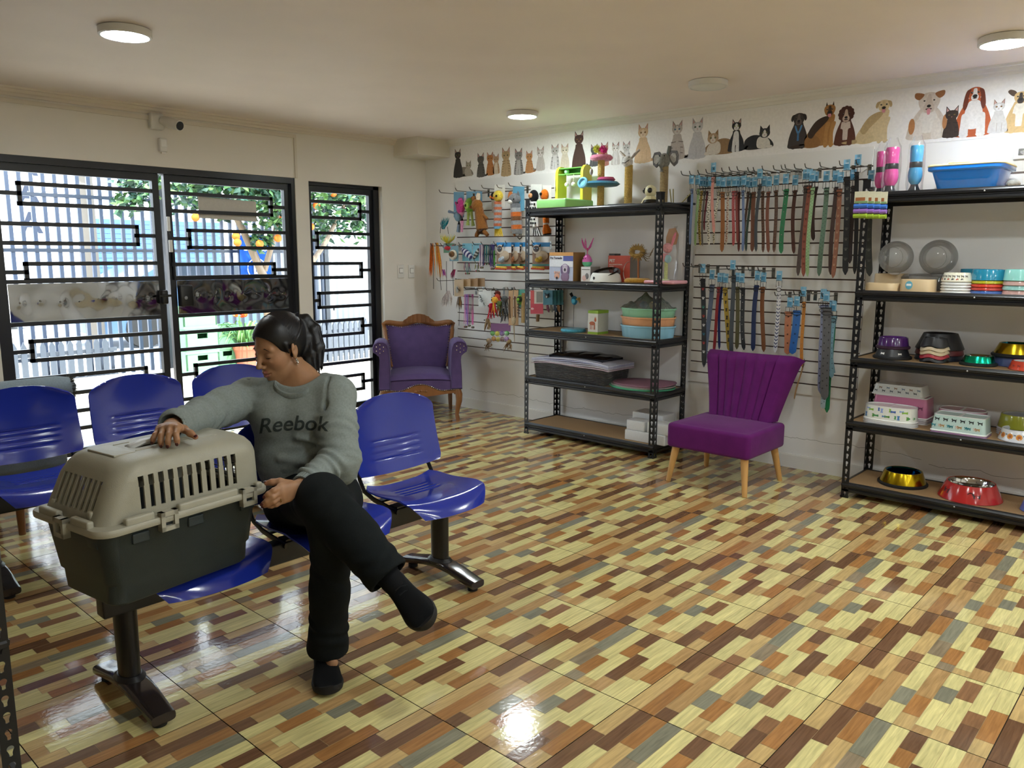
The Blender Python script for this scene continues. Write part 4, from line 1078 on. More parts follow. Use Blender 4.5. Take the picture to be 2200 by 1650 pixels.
for k, (s, c) in enumerate(((-1, '#e070b8'), (1, '#d860b0'), (-.4, '#e88ac8'), (0, '#d8603a'))):
    f = MB(c); top = .205 if s else .135; mid = Vector((0, 0, .11))
    P_ = [(0, 0, .088), (0, 0, .115), (s*.025, -.004, .14 if s else .125), (s*.042, -.004, .175 if s else .13), (s*.053, 0, top)]
    f.tube(P_, [.004, .006, .014 if s else .012, .010, .001], 6, flat=.003); part('feather', f, PLUSH, r)
y, w = span(1270, 1326, 606, 4.68)
r = thing('weighing_bowl', 'white pet bowl with black tilted top in front of the red box', 'bowl', (4.70, y, L2), RZ)
part('base', MB('#e4e5e0').lathe([(w/2-.004, 0), (w/2, .006), (w/2-.010, .050), (w/2-.02, .066), (.02, .062)], (0, 0, 0), 36), PLASTIC, r)
b = MB('#0e0e10'); b.lathe([(w/2-.016, 0), (w/2-.012, .004), (w/2-.022, .010), (.06, -.004), (.001, -.016)], (0, 0, 0), 36); o = part('tilted_bowl', b, GLOSS, r); o.matrix_local = Matrix.Translation((.0, -.006, .068)) @ Euler((.32, 0, 0)).to_matrix().to_4x4()
part('badge', MB('#2b2f36').ell((-.025, -w/2+.006, .030), (.010, .003, .011), 14, 8), PLASTIC, r)
part('dial', MB('#4a4a50').ell((.07, .035, .075), (.030, .02, .028), 16, 10), PLASTIC, r)
y, w = span(1305, 1352, 600, 4.78); hb = zpx(1306, 549, 4.78)-L2
r = bx('pet_device_box', 'coral red box lettered PET with a pale grey loop graphic on the second tier', 'box', 4.85, y, L2, w, .13, hb, ('#cf5a48', '#8f8b86', '#c9b0a5'))
g = MB('#e9e2de'); put_text(g, 'PET', -w/2+.012, hb*.80, -.066, .030, '#f0ece8', .0012, True); put_text(g, 'MULTIFUNCTIONAL', -w/2+.012, hb*.66, -.066, .0125, '#efd8d0', .0003, True); put_text(g, 'DEVICE', -w/2+.012, hb*.59, -.066, .0115, '#efd8d0', .0003, True); part('lettering', g, PAPER, r, 0)
pts = [(w/2-.006+(.052+.0*a)*math.cos(a)*-1*.9, -.0665, hb*.38+.075*math.sin(a)) for a in [-PI*.5+PI*i/16 for i in range(17)]]
part('loop_graphic', MB('#d5d2d0').tube(pts, .008, 6, flat=.001), PAPER, r)
g = MB('#3b3835'); g.b2((-w/2+.005, -.064, hb), (-w/2+.055, .01, hb+.014)); part('open_flap', g, PAPER, r, 0)
y, w = span(1335, 1384, 606, 4.66)
r = thing('ball_wand_toy', 'mustard plush base with an upright stick and shaggy ball, right of the red box', 'cat toy', (4.72, y, L2), RZ)
part('base', MB('#b58a3a').lathe([(.001, 0), (w/2-.01, 0), (w/2, .012), (w/2-.004, .026), (w/2-.02, .034), (.001, .034)], (0, 0, 0), 30), PLUSH, r)
st = zpx(1360, 545, 4.72)-L2
part('stick', MB('#a5602c').cyl((0.005, 0, .03), (0, 0, st), .006, seg=10), WOOD, r)
f = MB('#a08148'); rnd = random.Random(5)
f.tube([(.05*math.cos(a)-.005, -.01, st+.012+.028*math.sin(a)) for a in [2*PI*i/20 for i in range(20)]], .016, 8, True)
for i in range(90):
    a = rnd.uniform(0, 2*PI); d = Vector((math.cos(a), rnd.uniform(-.6, .6), math.sin(a))); q = Vector((0, -.01, st+.01)); f.tube([tuple(q+d*.03), tuple(q+d*.06)], [.004, .001], 4)
for k in range(5): f.tube([(.03, 0, st-.005), (.07+.01*k, -.005, st-.02+.014*k-.03), (.09+.008*k, 0, st-.05+.022*k)], [.004, .010, .001], 5, flat=.002, col='#8d7a5a')
part('shaggy_ball', f, PLUSH, r)
y, w = span(1384, 1450, 606, 4.66)
r = thing('flamingo_toy', 'pink bird toy in a clear bag on a pink base by the front post', 'cat toy', (4.74, y, L2), RZ)
part('base', MB('#e0a3ae').rbox((0, 0, .012), (w, .2, .024), .02), PLASTIC, r)
part('green_disc', MB('#cfe0b4').lathe([(.001, .024), (.05, .024), (.052, .030), (.001, .034)], (.0, -.05, 0), 24), PLASTIC, r)
z = lambda py: zpx(1420, py, 4.74)-L2
part('post', MB('#c6c98a').tube([(-.0, 0, .02), (0, 0, z(548))], .012, 12), SISAL, r)
b = MB('#dc9a9c'); b.ell((.012, -.01, z(533)), (.035, .03, .034), 16, 10); b.ell((-.01, -.01, z(553)), (.045, .03, .028), 16, 10); b.tube([(.035, 0, z(530)), (.055, .0, z(510)), (.065, 0, z(500))], [.010, .020, .004], 8, flat=.006, col='#d87a86'); part('bird', b, PLUSH, r)
part('card', MB('#b58a62').prism([(-.02, z(530)), (.06, z(525)), (.075, z(505)), (.05, z(490)), (.0, z(492)), (-.02, z(510))], .02, .024, 'y'), PAPER, r)
part('blue_disc', MB('#9fc6d0').ell((.03, -.03, z(556)), (.028, .008, .028), 18, 8), GLOSS, r)
bag = MB('#ffffff'); rings = []
for zz, k in ((.03, .85), (.10, 1.0), (.22, 1.05), (.32, .95), (.36, .75), (.385, .9)): rings.append([(.085*k*math.cos(a)+.005*math.sin(5*a+zz*40), .055*k*math.sin(a)+.004*math.sin(7*a+zz*31), zz) for a in [2*PI*i/28 for i in range(28)]])
bag.loft(rings, False, False); part('clear_bag', bag, FILM, r, 60)

# ---------------- shelf one, third tier
y, w = span(1203, 1247, 703, 4.68)
r = thing('spring_fish_toy', 'blue plush disc with a fish toy on a wire, third tier left', 'cat toy', (4.72, y, L3), RZ)
part('base', MB('#4f9db4').lathe([(.001, 0), (w/2-.008, 0), (w/2, .010), (w/2-.008, .024), (.001, .024)], (0, 0, 0), 30), PLUSH, r)
zt = zpx(1225, 652, 4.72)-L3
part('spring_wire', MB('#8d8d8d').tube([(0, 0, .02), (.002, 0, zt)], .002, 6), STEEL, r)
f = MB('#2a6f92'); f.ell((.005, 0, zt+.025), (.028, .018, .034), 14, 10); f.ell((.006, -.014, zt+.02), (.018, .008, .018), 12, 8, col='#58b0d0'); f.tube([(-.012, 0, zt+.05), (-.03, 0, zt+.075), (-.02, 0, zt+.085)], [.010, .012, .002], 6, col='#191a1c'); f.tube([(.02, .0, zt+.03), (.05, 0, zt+.04), (.06, 0, zt+.005)], [.008, .012, .003], 6, col='#a58a50'); part('fish', f, PLUSH, r)
y0 = on_x(1283, 712, 4.66).y; _, w = span(1262, 1283, 712, 4.66); hb = zpx(1283, 668, 4.66)-L3
r = bx('treat_box', 'green and white carton with a small dog picture in the middle of the third tier', 'box', 4.73, y0+w/2, L3, w, .13, hb, ('#e0e2dc', '#c9ccc4', '#8fb63a'))
for z0_, z1_ in ((hb*.88, hb+.0006), (0, hb*.10)): part('green_band', MB('#93b83a').b2((-w/2-.0006, -.0656, z0_), (w/2+.0006, .0656, z1_)), PAPER, r, 0)
g = MB('#b8653f'); g.ell((-.005, -.0658, hb*.46), (.026, .001, .014), 12, 8); g.ell((.022, -.0658, hb*.60), (.010, .001, .012), 12, 8)
for a in (-.022, -.008, .010, .018): g.b2((a-.0025, -.0664, hb*.2), (a+.0025, -.0652, hb*.42))
for a in (.018, .027): g.prism([(a-.004, hb*.64), (a+.004, hb*.64), (a, hb*.76)], -.0664, -.0655, 'y')
part('dog_picture', g, PAPER, r)
yc_, w = span(1326, 1437, 715, 4.72)
def flower_bowl(zb, zt_, col, label):
    r = thing('flower_bowl', label, 'bowl', (4.79, yc_, zb), RZ, 'pastel scalloped bowls stacked on the third tier')
    R = w/2*.93; h = zt_-zb
    def ring(rad, z, n=96): return [((rad*(1+.055*abs(math.cos(4*a))**.5))*math.cos(a), .80*(rad*(1+.055*abs(math.cos(4*a))**.5))*math.sin(a), z) for a in [2*PI*i/n for i in range(n)]]
    b = MB(col); b.loft([ring(R*.90, 0), ring(R*.92, .004), ring(R*.96, h-.012), ring(R, h-.010), ring(R, h), ring(R*.965, h), ring(R*.90, .010), ring(R*.1, .008)])
    part('bowl', b, PLASTIC, r); return r
hs_ = [L3, zpx(1380, 702, 4.62), zpx(1380, 683, 4.62), zpx(1380, 664, 4.62)]
flower_bowl(hs_[0], hs_[1], '#8fc4dc', 'light blue scalloped bowl at the bottom of the pastel stack')
flower_bowl(hs_[1]-.006, hs_[2], '#e0a578', 'peach scalloped bowl in the middle of the pastel stack')
flower_bowl(hs_[2]-.006, hs_[3], '#8fc7a5', 'mint green scalloped bowl on top of the pastel stack')
r = thing('bagged_toy_balls', 'grey plastic bag of small toy balls lying in the mint scalloped bowl', 'toy bag', (4.77, yc_-.01, hs_[3]-.01), RZ)
bag = MB('#cccccc'); rnd = random.Random(9)
bag.grid(lambda u, v: ((u-.5)*.34, (v-.5)*.2, .005+.085*(math.sin(PI*u)*math.sin(PI*v))**.7*(1+.25*math.sin(u*13+v*5))+.012*math.sin(u*31)*math.sin(v*17)), 30, 20); part('bag_film', bag, TINTFILM, r, 80)
for x, y_, c in ((-.005, -.05, '#4f93ab'), (.055, -.03, '#d8cf92'), (-.07, 0, '#9aa09a'), (.02, .03, '#8fb7c0')): part('toy_ball', MB(c).ell((x, y_, .032), (.028, .026, .026), 16, 10), PLASTIC, r)

# ---------------- shelf one, fourth tier
yc_, w = span(1142, 1338, 815, 4.72); w *= .80; yl = on_x(1143, 815, 4.62).y; ycx = yl-w/2-.01
zlo, zhi = L4, zpx(1200, 783, 4.62)
n = 12; hh_ = (zhi-zlo)/n
for k in range(n):
    wd = w*(.94+.06*k/n); mb = MB('#17181a'); mb.rbox((0, 0, hh_/2), (wd, .30, hh_*.80), .02, 3, edge=.002); mb.rbox((0, 0, hh_*.86), (wd+.010, .31, hh_*.22), .02, 3, edge=.001)
    single('black_tray', mb, PLASTIC, 'thin black plastic tray in the wrapped stack on the fourth tier', 'tray', 'nested black trays on the fourth tier', (4.77, ycx, zlo+k*hh_), RZ)
z0 = zhi
for k in range(5):
    c = ['#c9b7c4', '#dcd9e6', '#c3c6dc', '#b9bedd', '#cfd3e6'][k]
    mb = MB(c); mb.sheet(lambda u, v: ((u-.5)*(w+.03), -.165+v*.33, z0+.010+k*.010-.016*(2*u-1)**4+.004*math.sin(u*7+k)), 24, 8, .007)
    single('puppy_pad', mb, FABRIC, 'pale folded training pad between the black trays and the black bag', 'pad', 'folded pads on the black trays', (4.77, ycx-.01, 0), RZ)
mb = MB('#14141a'); mb.sheet(lambda u, v: ((u-.5)*(w*.72), -.13+v*.26, z0+.062+.028*(math.sin(PI*u)*math.sin(PI*v))**.4+.004*math.sin(u*23)*math.sin(v*9)), 30, 16, .03)
single('black_bag', mb, GLOSS, 'flat black plastic-wrapped parcel on top of the pads', 'bag', None, (4.79, ycx-.03, 0), RZ, 60)
mb = MB('#ffffff'); mb.grid(lambda u, v: (-w/2-.012+u*(w+.024+.05), -.162-.006*math.sin(u*40)*v-.01*v, zlo+.01+v*(zhi-zlo+.02)+.004*math.sin(u*27)), 60, 10)
mb.grid(lambda u, v: (w/2+.012+.05*v*(1-u)+.006*math.sin(u*30+v*9), -.16+u*.30, zlo+.004+v*(zhi-zlo+.03)), 30, 12)
single('stretch_wrap', mb, FILM, 'clear crinkled stretch film around the stack of black trays', 'wrap', None, (4.77, ycx, 0), RZ, 80)
yc_, w = span(1312, 1440, 826, 4.75)
for k, (c, nm) in enumerate((('#4fa07a', 'green'), ('#8f8d88', 'grey'), ('#86616e', 'dusty pink'))):
    rad = w/2*(1.0-.02*k); mb = MB(c); zz = .004+k*.011
    mb.loft([[((rad-.006*(q == 0)-.006*(q == 3))*math.cos(a)+.01*k, .78*(rad)*math.sin(a), zz+[0, .003, .008, .011][q]+.008*k*(max(0, math.cos(a-.3))**3)) for a in [2*PI*i/48 for i in range(48)]] for q in range(4)])
    single('round_mat', mb, FABRIC, nm+' round felt mat in the pile on the fourth tier beside the tray stack', 'mat', 'round mats on the fourth tier', (4.78, yc_, L4), RZ)
# ---------------- shelf one, bottom tier: foam boxes
def foam(pl, pr, pyb, pyt, X, d, label, dz=0.0, zb=None):
    y, w = span(pl, pr, pyb, X); zb = L5 if zb is None else zb; h = zpx((pl+pr)/2, pyt, X)-zpx((pl+pr)/2, pyb, X)
    mb = MB('#dedfdf'); mb.rbox((0, 0, h/2), (w, d, h-.001), .010, 3, edge=.006)
    single('foam_box', mb, FOAM, label, 'box', 'white foam boxes on the bottom tier', (X+d/2, y, zb), RZ); return zb+h
zA = foam(1341, 1428, 946, 924, 4.64, .13, 'long white foam box lowest at the front of the bottom tier')
foam(1345, 1384, 923, 902, 4.65, .12, 'short white foam box upper left at the front of the bottom tier', zb=zA)
foam(1389, 1436, 930, 907, 4.65, .12, 'short white foam box upper right at the front, beside the shelf post', zb=zA)
zB = foam(1360, 1425, 918, 888, 4.80, .15, 'larger white foam box at the back under the topmost foam box')
zB = foam(1360, 1425, 918, 888, 4.80, .15, 'second larger white foam box at the back, in the middle of the pile', zb=zB) if False else zB
foam(1358, 1425, 888, 866, 4.79, .17, 'topmost wide white foam box at the back of the bottom tier', zb=zB)

# ---------------- shelf two: bowls
def bowl(name, label, pos, r0, r1, h, col, inner=None, mt=GLOSS, lip=.004, base=None, sx=1.0, sy=1.0, group=None, inmat=None, depth=.8, rz=RZ):
    """round feeding bowl: flared outside, dished inside"""
    r = thing(name, label, 'bowl', pos, rz, group)
    b = MB(col); b.lathe([(r0-.004, 0), (r0, .003), (r0-.001, .008), (r1, h-lip), (r1-.002, h), (r1-.007, h), (r1-.010, h-.004)], (0, 0, 0), 44, sx, sy, cap0=True, cap1=False); part('shell', b, mt, r)
    i = MB(inner or col); i.lathe([(r1-.008, h-.001), (r1-.014, h-.008), (r1*.86, h*(1-depth)+.012), (r1*.7, h*(1-depth)), (.001, h*(1-depth))], (0, 0, 0), 44, sx, sy, cap0=False); part('inner_dish', i, inmat or mt, r)
    if base: part('base_ring', MB(base).lathe([(r0+.002, 0), (r0+.006, .004), (r0+.006, .012), (r0-.002, .018)], (0, 0, 0), 44, sx, sy, cap0=True, cap1=False), RUBBER, r)
    return r
def bone(s):
    o = []
    for cx, cy, a0, a1 in ((1, -.33, -160, 50), (1, .33, -50, 160), (-1, .33, 20, 230), (-1, -.33, 130, 340)):
        for i in range(7): a = math.radians(a0+(a1-a0)*i/6); o.append((s*(cx+.38*math.cos(a)), s*(cy+.38*math.sin(a))))
    return o
def print_marks(root, r0, r1, h, marks, sx=1.0, sy=1.0, name='printed_pattern', z0=.010):
    """marks: (angle, height 0..1, size, colour, kind) laid on the cone wall"""
    mb = MB()
    for a, t, s, c, kind in marks:
        if kind == 'bone': o = bone(s*.5)
        elif kind == 'bonev': o = [(-y_, x_) for x_, y_ in bone(s*.5)]
        elif kind == 'dog': o = [(s*x_, s*y_) for x_, y_ in ((-1, .5), (-.6, .8), (-.4, .4), (.6, .35), (1, .8), (.85, .2), (.8, -.7), (.5, -.7), (.45, -.15), (-.35, -.15), (-.4, -.7), (-.7, -.7), (-.65, .1))]
        else: o = [(s*math.cos(q), s*math.sin(q)) for q in [2*PI*i/8 for i in range(8)]]
        pts = []
        for x_, y_ in o:
            tt = t+y_/h; rad = r0+(r1-r0)*tt+.0008; aa = a+x_/((r0+r1)/2)
            pts.append((rad*sx*math.cos(aa), rad*sy*math.sin(aa), z0*0+tt*h))
        mb.poly(pts, c)
    part(name, mb, PAPER, root, 0)
FR = -PI/2                         # front of a bowl in its own frame
# top tier
def bottle(pl, pr, X, col, label, tilt=0.0):
    y, w = span(pl, pr, 380, X); r = thing('pet_water_bottle', label, 'bottle', (X, y, L1), RZ, 'bagged pet water bottles')
    R = w/2*.80
    part('stand', MB('#33363b').lathe([(R*.9, 0), (R*.95, .006), (R*.6, .03), (R*.5, .045)], (0, 0, 0), 24), GLOSS, r)
    part('bulb', MB(col).lathe([(R*.5, .042), (R*.86, .060), (R, .085), (R*.98, .11), (R*.86, .13)], (0, 0, 0), 28), GLOSS, r)
    part('band', MB('#1b1b1f').lathe([(R*.86, .13), (R*.9, .132), (R*.9, .158), (R*.86, .16)], (0, 0, 0), 28), PLASTIC, r)
    part('cup', MB(col).lathe([(R*.86, .16), (R*.9, .19), (R*.92, .235), (R*.84, .246), (.001, .248)], (0, 0, 0), 28), GLOSS, r)
    b = MB('#ffffff'); rings = []
    for zz, k in ((.004, 1.15), (.05, 1.2), (.12, 1.22), (.19, 1.18), (.25, 1.1), (.275, .75), (.30, .5)): rings.append([(R*k*(1+.06*math.sin(5*a+zz*60))*math.cos(a), R*k*(1+.06*math.sin(6*a+zz*40))*math.sin(a), zz) for a in [2*PI*i/36 for i in range(36)]])
    b.loft(rings, False, False); part('clear_bag', b, FILM, r, 60)
bottle(1877, 1908, 4.86, '#dc4a9a', 'bagged pink pet water bottle partly behind another pink one on the right shelf')
bottle(1895, 1934, 4.72, '#e053a4', 'front bagged pink pet water bottle on the right shelf top')
bottle(1947, 1985, 4.72, '#46a3d8', 'bagged light blue pet water bottle beside the blue litter tray')
y, w = span(1996, 2160, 395, 4.70)
r = thing('litter_tray', 'bright blue litter tray with a cream rim lying on the right shelf top', 'litter tray', (4.79, y-.0, L1), RZ)
b = MB('#1d80ea'); hT = .118
b.loft([rrect(w*.74, .24, .04, 0), rrect(w*.76, .255, .04, .006), rrect(w*.90, .315, .05, hT*.80), rrect(w*.985, .35, .055, hT*.83), rrect(w, .36, .055, hT*.88), rrect(w, .36, .055, hT), rrect(w*.97, .34, .05, hT), rrect(w*.88, .30, .05, hT*.8), rrect(w*.72, .23, .04, .012)]); part('tray', b, GLOSS, r)
b = MB('#e4dca6'); b.loft([rrect(w*1.0, .362, .055, hT+.001), rrect(w*1.01, .368, .055, hT+.005), rrect(w*.99, .355, .05, hT+.012), rrect(w*.90, .30, .05, hT+.013), rrect(w*.89, .29, .05, hT+.002)], closed=True); b.rbox((-.02, -.17, hT+.014), (.10, .02, .010), .004); part('rim_frame', b, PLASTIC, r)
q = on_x(2177, 386, 4.75); single('grey_ball', MB('#8b8a84').ell((0, 0, .022), (.034, .034, .022), 18, 12), PLUSH, 'small grey felt ball lying right of the blue litter tray', 'toy', None, (4.75, q.y, L1), 0)
q = on_x(2199, 338, 4.85); r = thing('scoop_dish', 'white dish with an orange underside at the right edge behind the blue tray', 'dish', (4.88, q.y-.08, L1), 0)
part('dish', MB('#e6e2da').lathe([(.055, .155), (.10, .185), (.102, .19), (.095, .19), (.05, .162), (.001, .16)], (0, 0, 0), 28), PLASTIC, r); part('orange_foot', MB('#d8772f').lathe([(.05, 0), (.052, .006), (.03, .05), (.03, .11), (.075, .158)], (0, 0, 0), 28), PLASTIC, r)
# waste bag packs on the post
for k in range(4):
    q = on_x(1852+k*11, 412, 4.55-.012*k); X = 4.555-.012*k+.0
    r = thing('waste_bag_pack', ['front', 'second', 'third', 'rearmost'][k]+' pack of blue, purple and green waste-bag rolls hung on the right shelf post', 'waste bags', (4.545+.007*k, q.y, q.z-.06), RZ, 'hanging waste bag packs')
    c = MB('#d9d6bc'); c.b2((-.037, .002, .0), (.037, .004, .062)); c.b2((-.03, .0005, .012), (.02, .003, .03), '#a5663a'); c.b2((-.034, .0012, .001), (.034, .003, .01), '#7fa56a'); part('header_card', c, PAPER, r, 0)
    for i, cc in enumerate(('#3f73c8', '#9a6fc0', '#9bb83a')): part('bag_roll', MB(cc).cyl((-.036, .004, -.016-i*.026), (.036, .004, -.016-i*.026), .012, seg=14), GLOSS, r)
single('post_hook', MB('#3a3a3a').tube([(4.60, on_x(1870, 408, 4.56).y, on_x(1870, 408, 4.56).z+.0), (4.53, on_x(1870, 408, 4.56).y, on_x(1870, 408, 4.56).z+.002), (4.52, on_x(1870, 408, 4.56).y, on_x(1870, 408, 4.56).z+.012)], .002, 6), STEEL, 'short wire hook on the right shelf post holding the waste bag packs', 'hook')
# second tier
def twin(pl, pr, pt, pb, X, d, col, label, zb, hole=True):
    y, w = span(pl, pr, pb, X); h = zpx(pl, pt, X)-zpx(pl, pb, X)
    r = thing('oval_feeder', label, 'feeder', (X+d/2, y, zb), RZ, 'cream oval feeders'); b = MB(col)
    def st(kx, z): return [((w/2*kx)*math.copysign(abs(math.cos(a))**.55, math.cos(a)), d/2*kx*math.copysign(abs(math.sin(a))**.8, math.sin(a)), z) for a in [2*PI*i/48 for i in range(48)]]
    b.loft([st(1.0, 0), st(.97, h-.004), st(.95, h), st(.86, h), st(.80, h*.4), st(.1, h*.35)]); part('body', b, PLASTIC, r); return r, w, h, d
CRM = '#cdb58e'
r, w, h, d = twin(1853, 1926, 597, 614, 4.61, .13, CRM, 'low cream oval feeder at the left front of the second tier', L2)
r, w, h, d = twin(1927, 2003, 589, 616, 4.61, .14, CRM, 'tall cream oval feeder with a round blue sticker on the second tier', L2)
part('sticker', MB('#5fa7bd').prism([(.018*math.cos(a)-.028, h*.55+.022*math.sin(a)) for a in [2*PI*i/20 for i in range(20)]], -d/2-.0006, -d/2+.012, 'y').b2((-.040, -d/2-.0012, h*.50), (-.016, -d/2, h*.66), '#e6e9ea'), PAPER, r, 0)
twin(1870, 1940, 577, 612, 4.78, .16, CRM, 'tallest cream oval feeder behind the low one on the second tier', L2)
for (px, py, rad, X, lab) in ((1925, 553, .090, 4.76, 'clear plastic exercise ball resting above the cream feeders'), (2016, 553, .096, 4.84, 'clear plastic exercise ball nearest the teal bowls')):
    q = on_x(px, py, X); r = thing('exercise_ball', lab, 'pet ball', (X, q.y, q.z), RZ, 'clear exercise balls')
    part('ball_shell', MB('#ffffff').ell((0, 0, 0), (rad, rad, rad), 32, 20), BALL, r, 80)
    part('seam_ring', MB('#ffffff').tube([(rad*.62*math.cos(a), -rad*.78, rad*.62*math.sin(a)) for a in [2*PI*i/32 for i in range(32)]], .0015, 8, True), BALL, r)
    part('hub', MB('#cfcfcd').ell((.0, 0, -rad*.96), (.028, .028, .012), 14, 8), PLASTIC, r)
q = on_x(1965, 600, 4.86); single('clear_tub', MB('#ffffff').lathe([(.09, 0), (.11, .03), (.12, .075), (.10, .09), (.02, .095)], (0, 0, 0), 32), BALL, 'crumpled clear plastic tub behind the sticker feeder under the clear balls', 'tub', None, (4.87, q.y-.04, L2))
def stack(n, pl, pr, pt, pb, X, cols, labels, group, name='pet_bowl', taper=.84, hb=None, marks=None, zb=None, top_h=None, sy=1.0, inner=None, gap=None, base=None):
    y, w = span(pl, pr, pb, X); zb = zb if zb is not None else zpx((pl+pr)/2, pb, X)
    H_ = zpx((pl+pr)/2, pt, X)-zb; R = w/2; th = top_h or H_*.45; g = gap or ((H_-th)/(n-1) if n > 1 else 0)
    last = None
    for k in range(n):
        h = th if k == n-1 else max(g*1.0, .012)
        last = bowl(name, labels[k], (X+R*sy*.9, y, zb+k*g), R, R*(taper if k == n-1 else 1-(1-taper)*h/th), h-.0015 if k < n-1 else h, cols[k], inner or cols[k], sy=sy, group=group, base=base if k == 0 else None, depth=.8 if k == n-1 else .02)
    return last, R, R*taper, th
def lv(zone): return {2: L2, 3: L3, 4: L4, 5: L5}[zone]
o = ['bottom', 'second', 'third', 'fourth', 'fifth', 'sixth', 'top']
r, R0, R1, th = stack(5, 2013, 2082, 586, 617, 4.62, ['#e4e6e4']*4+['#e0dcc8'], [o[k]+' white bowl in the leftmost small stack on the second tier' for k in range(4)]+['white bowl with small cat drawings on top of the leftmost small stack'], 'white bowls stacked on the second tier', zb=L2)
print_marks(r, R0, R1, th, [(FR-.9+.3*k, .62, .009, '#5a564e', 'dog') for k in range(7)]+[(FR-.95+.3*k, .28, .006, c, 'dot') for k, c in enumerate(['#b5573f', '#3b3b3b', '#b5573f', '#3b3b3b', '#b5573f', '#3b3b3b'])])
stack(5, 2078, 2152, 579, 619, 4.64, ['#4a6fb8', '#c7443a', '#d8452f', '#b9b52a', '#1f86a8'], ['blue bowl at the bottom of the multicoloured stack', 'crimson bowl second in the multicoloured stack', 'red bowl in the middle of the multicoloured stack', 'lime bowl under the teal one in the multicoloured stack', 'large teal bowl on top of the multicoloured stack'], 'multicoloured bowls on the second tier', zb=L2, taper=.96)
stack(1, 2052, 2120, 578, 617, 4.80, ['#1f86a8'], ['separate teal bowl behind the white bowl stack'], None, zb=L2, taper=.95, top_h=zpx(2085, 578, 4.8)-L2)
stack(4, 2146, 2230, 579, 622, 4.62, ['#c09a94', '#8fc2bd', '#c2a09a', '#8fd0c8'], ['dusty pink bowl at the bottom of the rightmost stack', 'pale aqua bowl second in the rightmost stack', 'pinkish bowl third in the rightmost stack', 'aqua bowl with a small grey drawing on top of the rightmost stack'], 'aqua and pink bowls on the second tier', zb=L2, taper=.94)
# third tier
y, w = span(1868, 1946, 758, 4.64); r = bowl('dog_bowl', 'black dog bowl with white bone print at the left front of the third tier', (4.73, y, L3), w/2, w/2*.76, .066, '#202328', mt=PLASTIC, base='#141518')
print_marks(r, w/2, w/2*.76, .066, [(FR-.35, .5, .017, '#e6e6e4', 'bone'), (FR+.75, .5, .015, '#dcdcd8', 'bone')])
y, w2 = span(1880, 1948, 745, 4.70); bowl('dog_bowl', 'glossy dark purple bowl nested in the black bone-print bowl', (4.74, y, L3+.056), w2/2, w2/2*.90, .064, '#4a2468', '#5a2f7a', base='#3a2038')
y, w = span(1952, 2060, 755, 4.74)
for k, (c, nm) in enumerate((('#1d2230', 'navy'), ('#5a2226', 'maroon'), ('#1a1b1e', 'large black'))):
    bowl('dog_bowl', nm+' bowl in the tall dark stack at the back of the third tier', (4.86, y, L3+k*.030), w/2*(.98-.0*k), w/2*(.93 if k < 2 else .70), .034 if k < 2 else .088, c, mt=PLASTIC, group='dark bowls nested on the third tier')
y, w = span(1966, 2027, 765, 4.62)
def wavy(zb, h, col, label, top=False):
    r = thing('wavy_bowl', label, 'bowl', (4.72, y, zb), RZ, 'wavy-edged bowls on the third tier'); R = w/2*1.05
    def ring(k, z, am): return [(R*k*math.cos(a), R*k*.95*math.sin(a), z+am*math.cos(4*a+.6)) for a in [2*PI*i/64 for i in range(64)]]
    b = MB(col); rings = [ring(1.0, 0.006, .006), ring(1.0, .010, .006), ring(.78 if top else .93, h, .006 if not top else .002), ring(.72 if top else .9, h, .002)]
    if top: rings += [ring(.60, h*.5, 0), ring(.1, h*.45, 0)]
    b.loft(rings); part('shell', b, PLASTIC, r)
for k, (c, nm) in enumerate((('#26272b', 'bottom black'), ('#a8323f', 'red'), ('#cdbc9c', 'lower beige'), ('#d3c4a6', 'upper beige'))): wavy(L3+k*.020, .022, c, nm+' wavy-edged bowl in the small front stack of the third tier')
wavy(L3+.082, .052, '#232529', 'top black wavy-edged bowl in the small front stack of the third tier', True)
y, w = span(2053, 2132, 772, 4.64); bowl('steel_bowl', 'metallic teal bowl alone at the front of the third tier', (4.75, y, L3), w/2, w/2*.80, .052, '#159a78', '#c9cfce', mt=STEEL, base='#1f2a28', inmat=CHROME)
y, w = span(2118, 2222, 770, 4.72); bowl('dog_bowl', 'slate blue bowl under the gold bowl on the third tier', (4.86, y, L3), w/2*.95, w/2*.9, .052, '#4a5686', mt=PLASTIC)
bowl('steel_bowl', 'shiny gold bowl with turquoise inside on top of the slate blue bowl', (4.86, y, L3+.050), w/2, w/2*.74, .070, '#b59a1e', '#1f8fa8', mt=STEEL, base='#16161a', inmat=CHROME)
y, w = span(2158, 2240, 778, 4.62); r = bowl('dog_bowl', 'orange-red bowl with dark paw marks at the right edge of the third tier', (4.72, y, L3), w/2, w/2*.84, .046, '#c9452f', '#c8cac8')
print_marks(r, w/2, w/2*.84, .046, [(FR-1.1+.4*k, .5, .008, '#7a2420', 'dog') for k in range(6)])
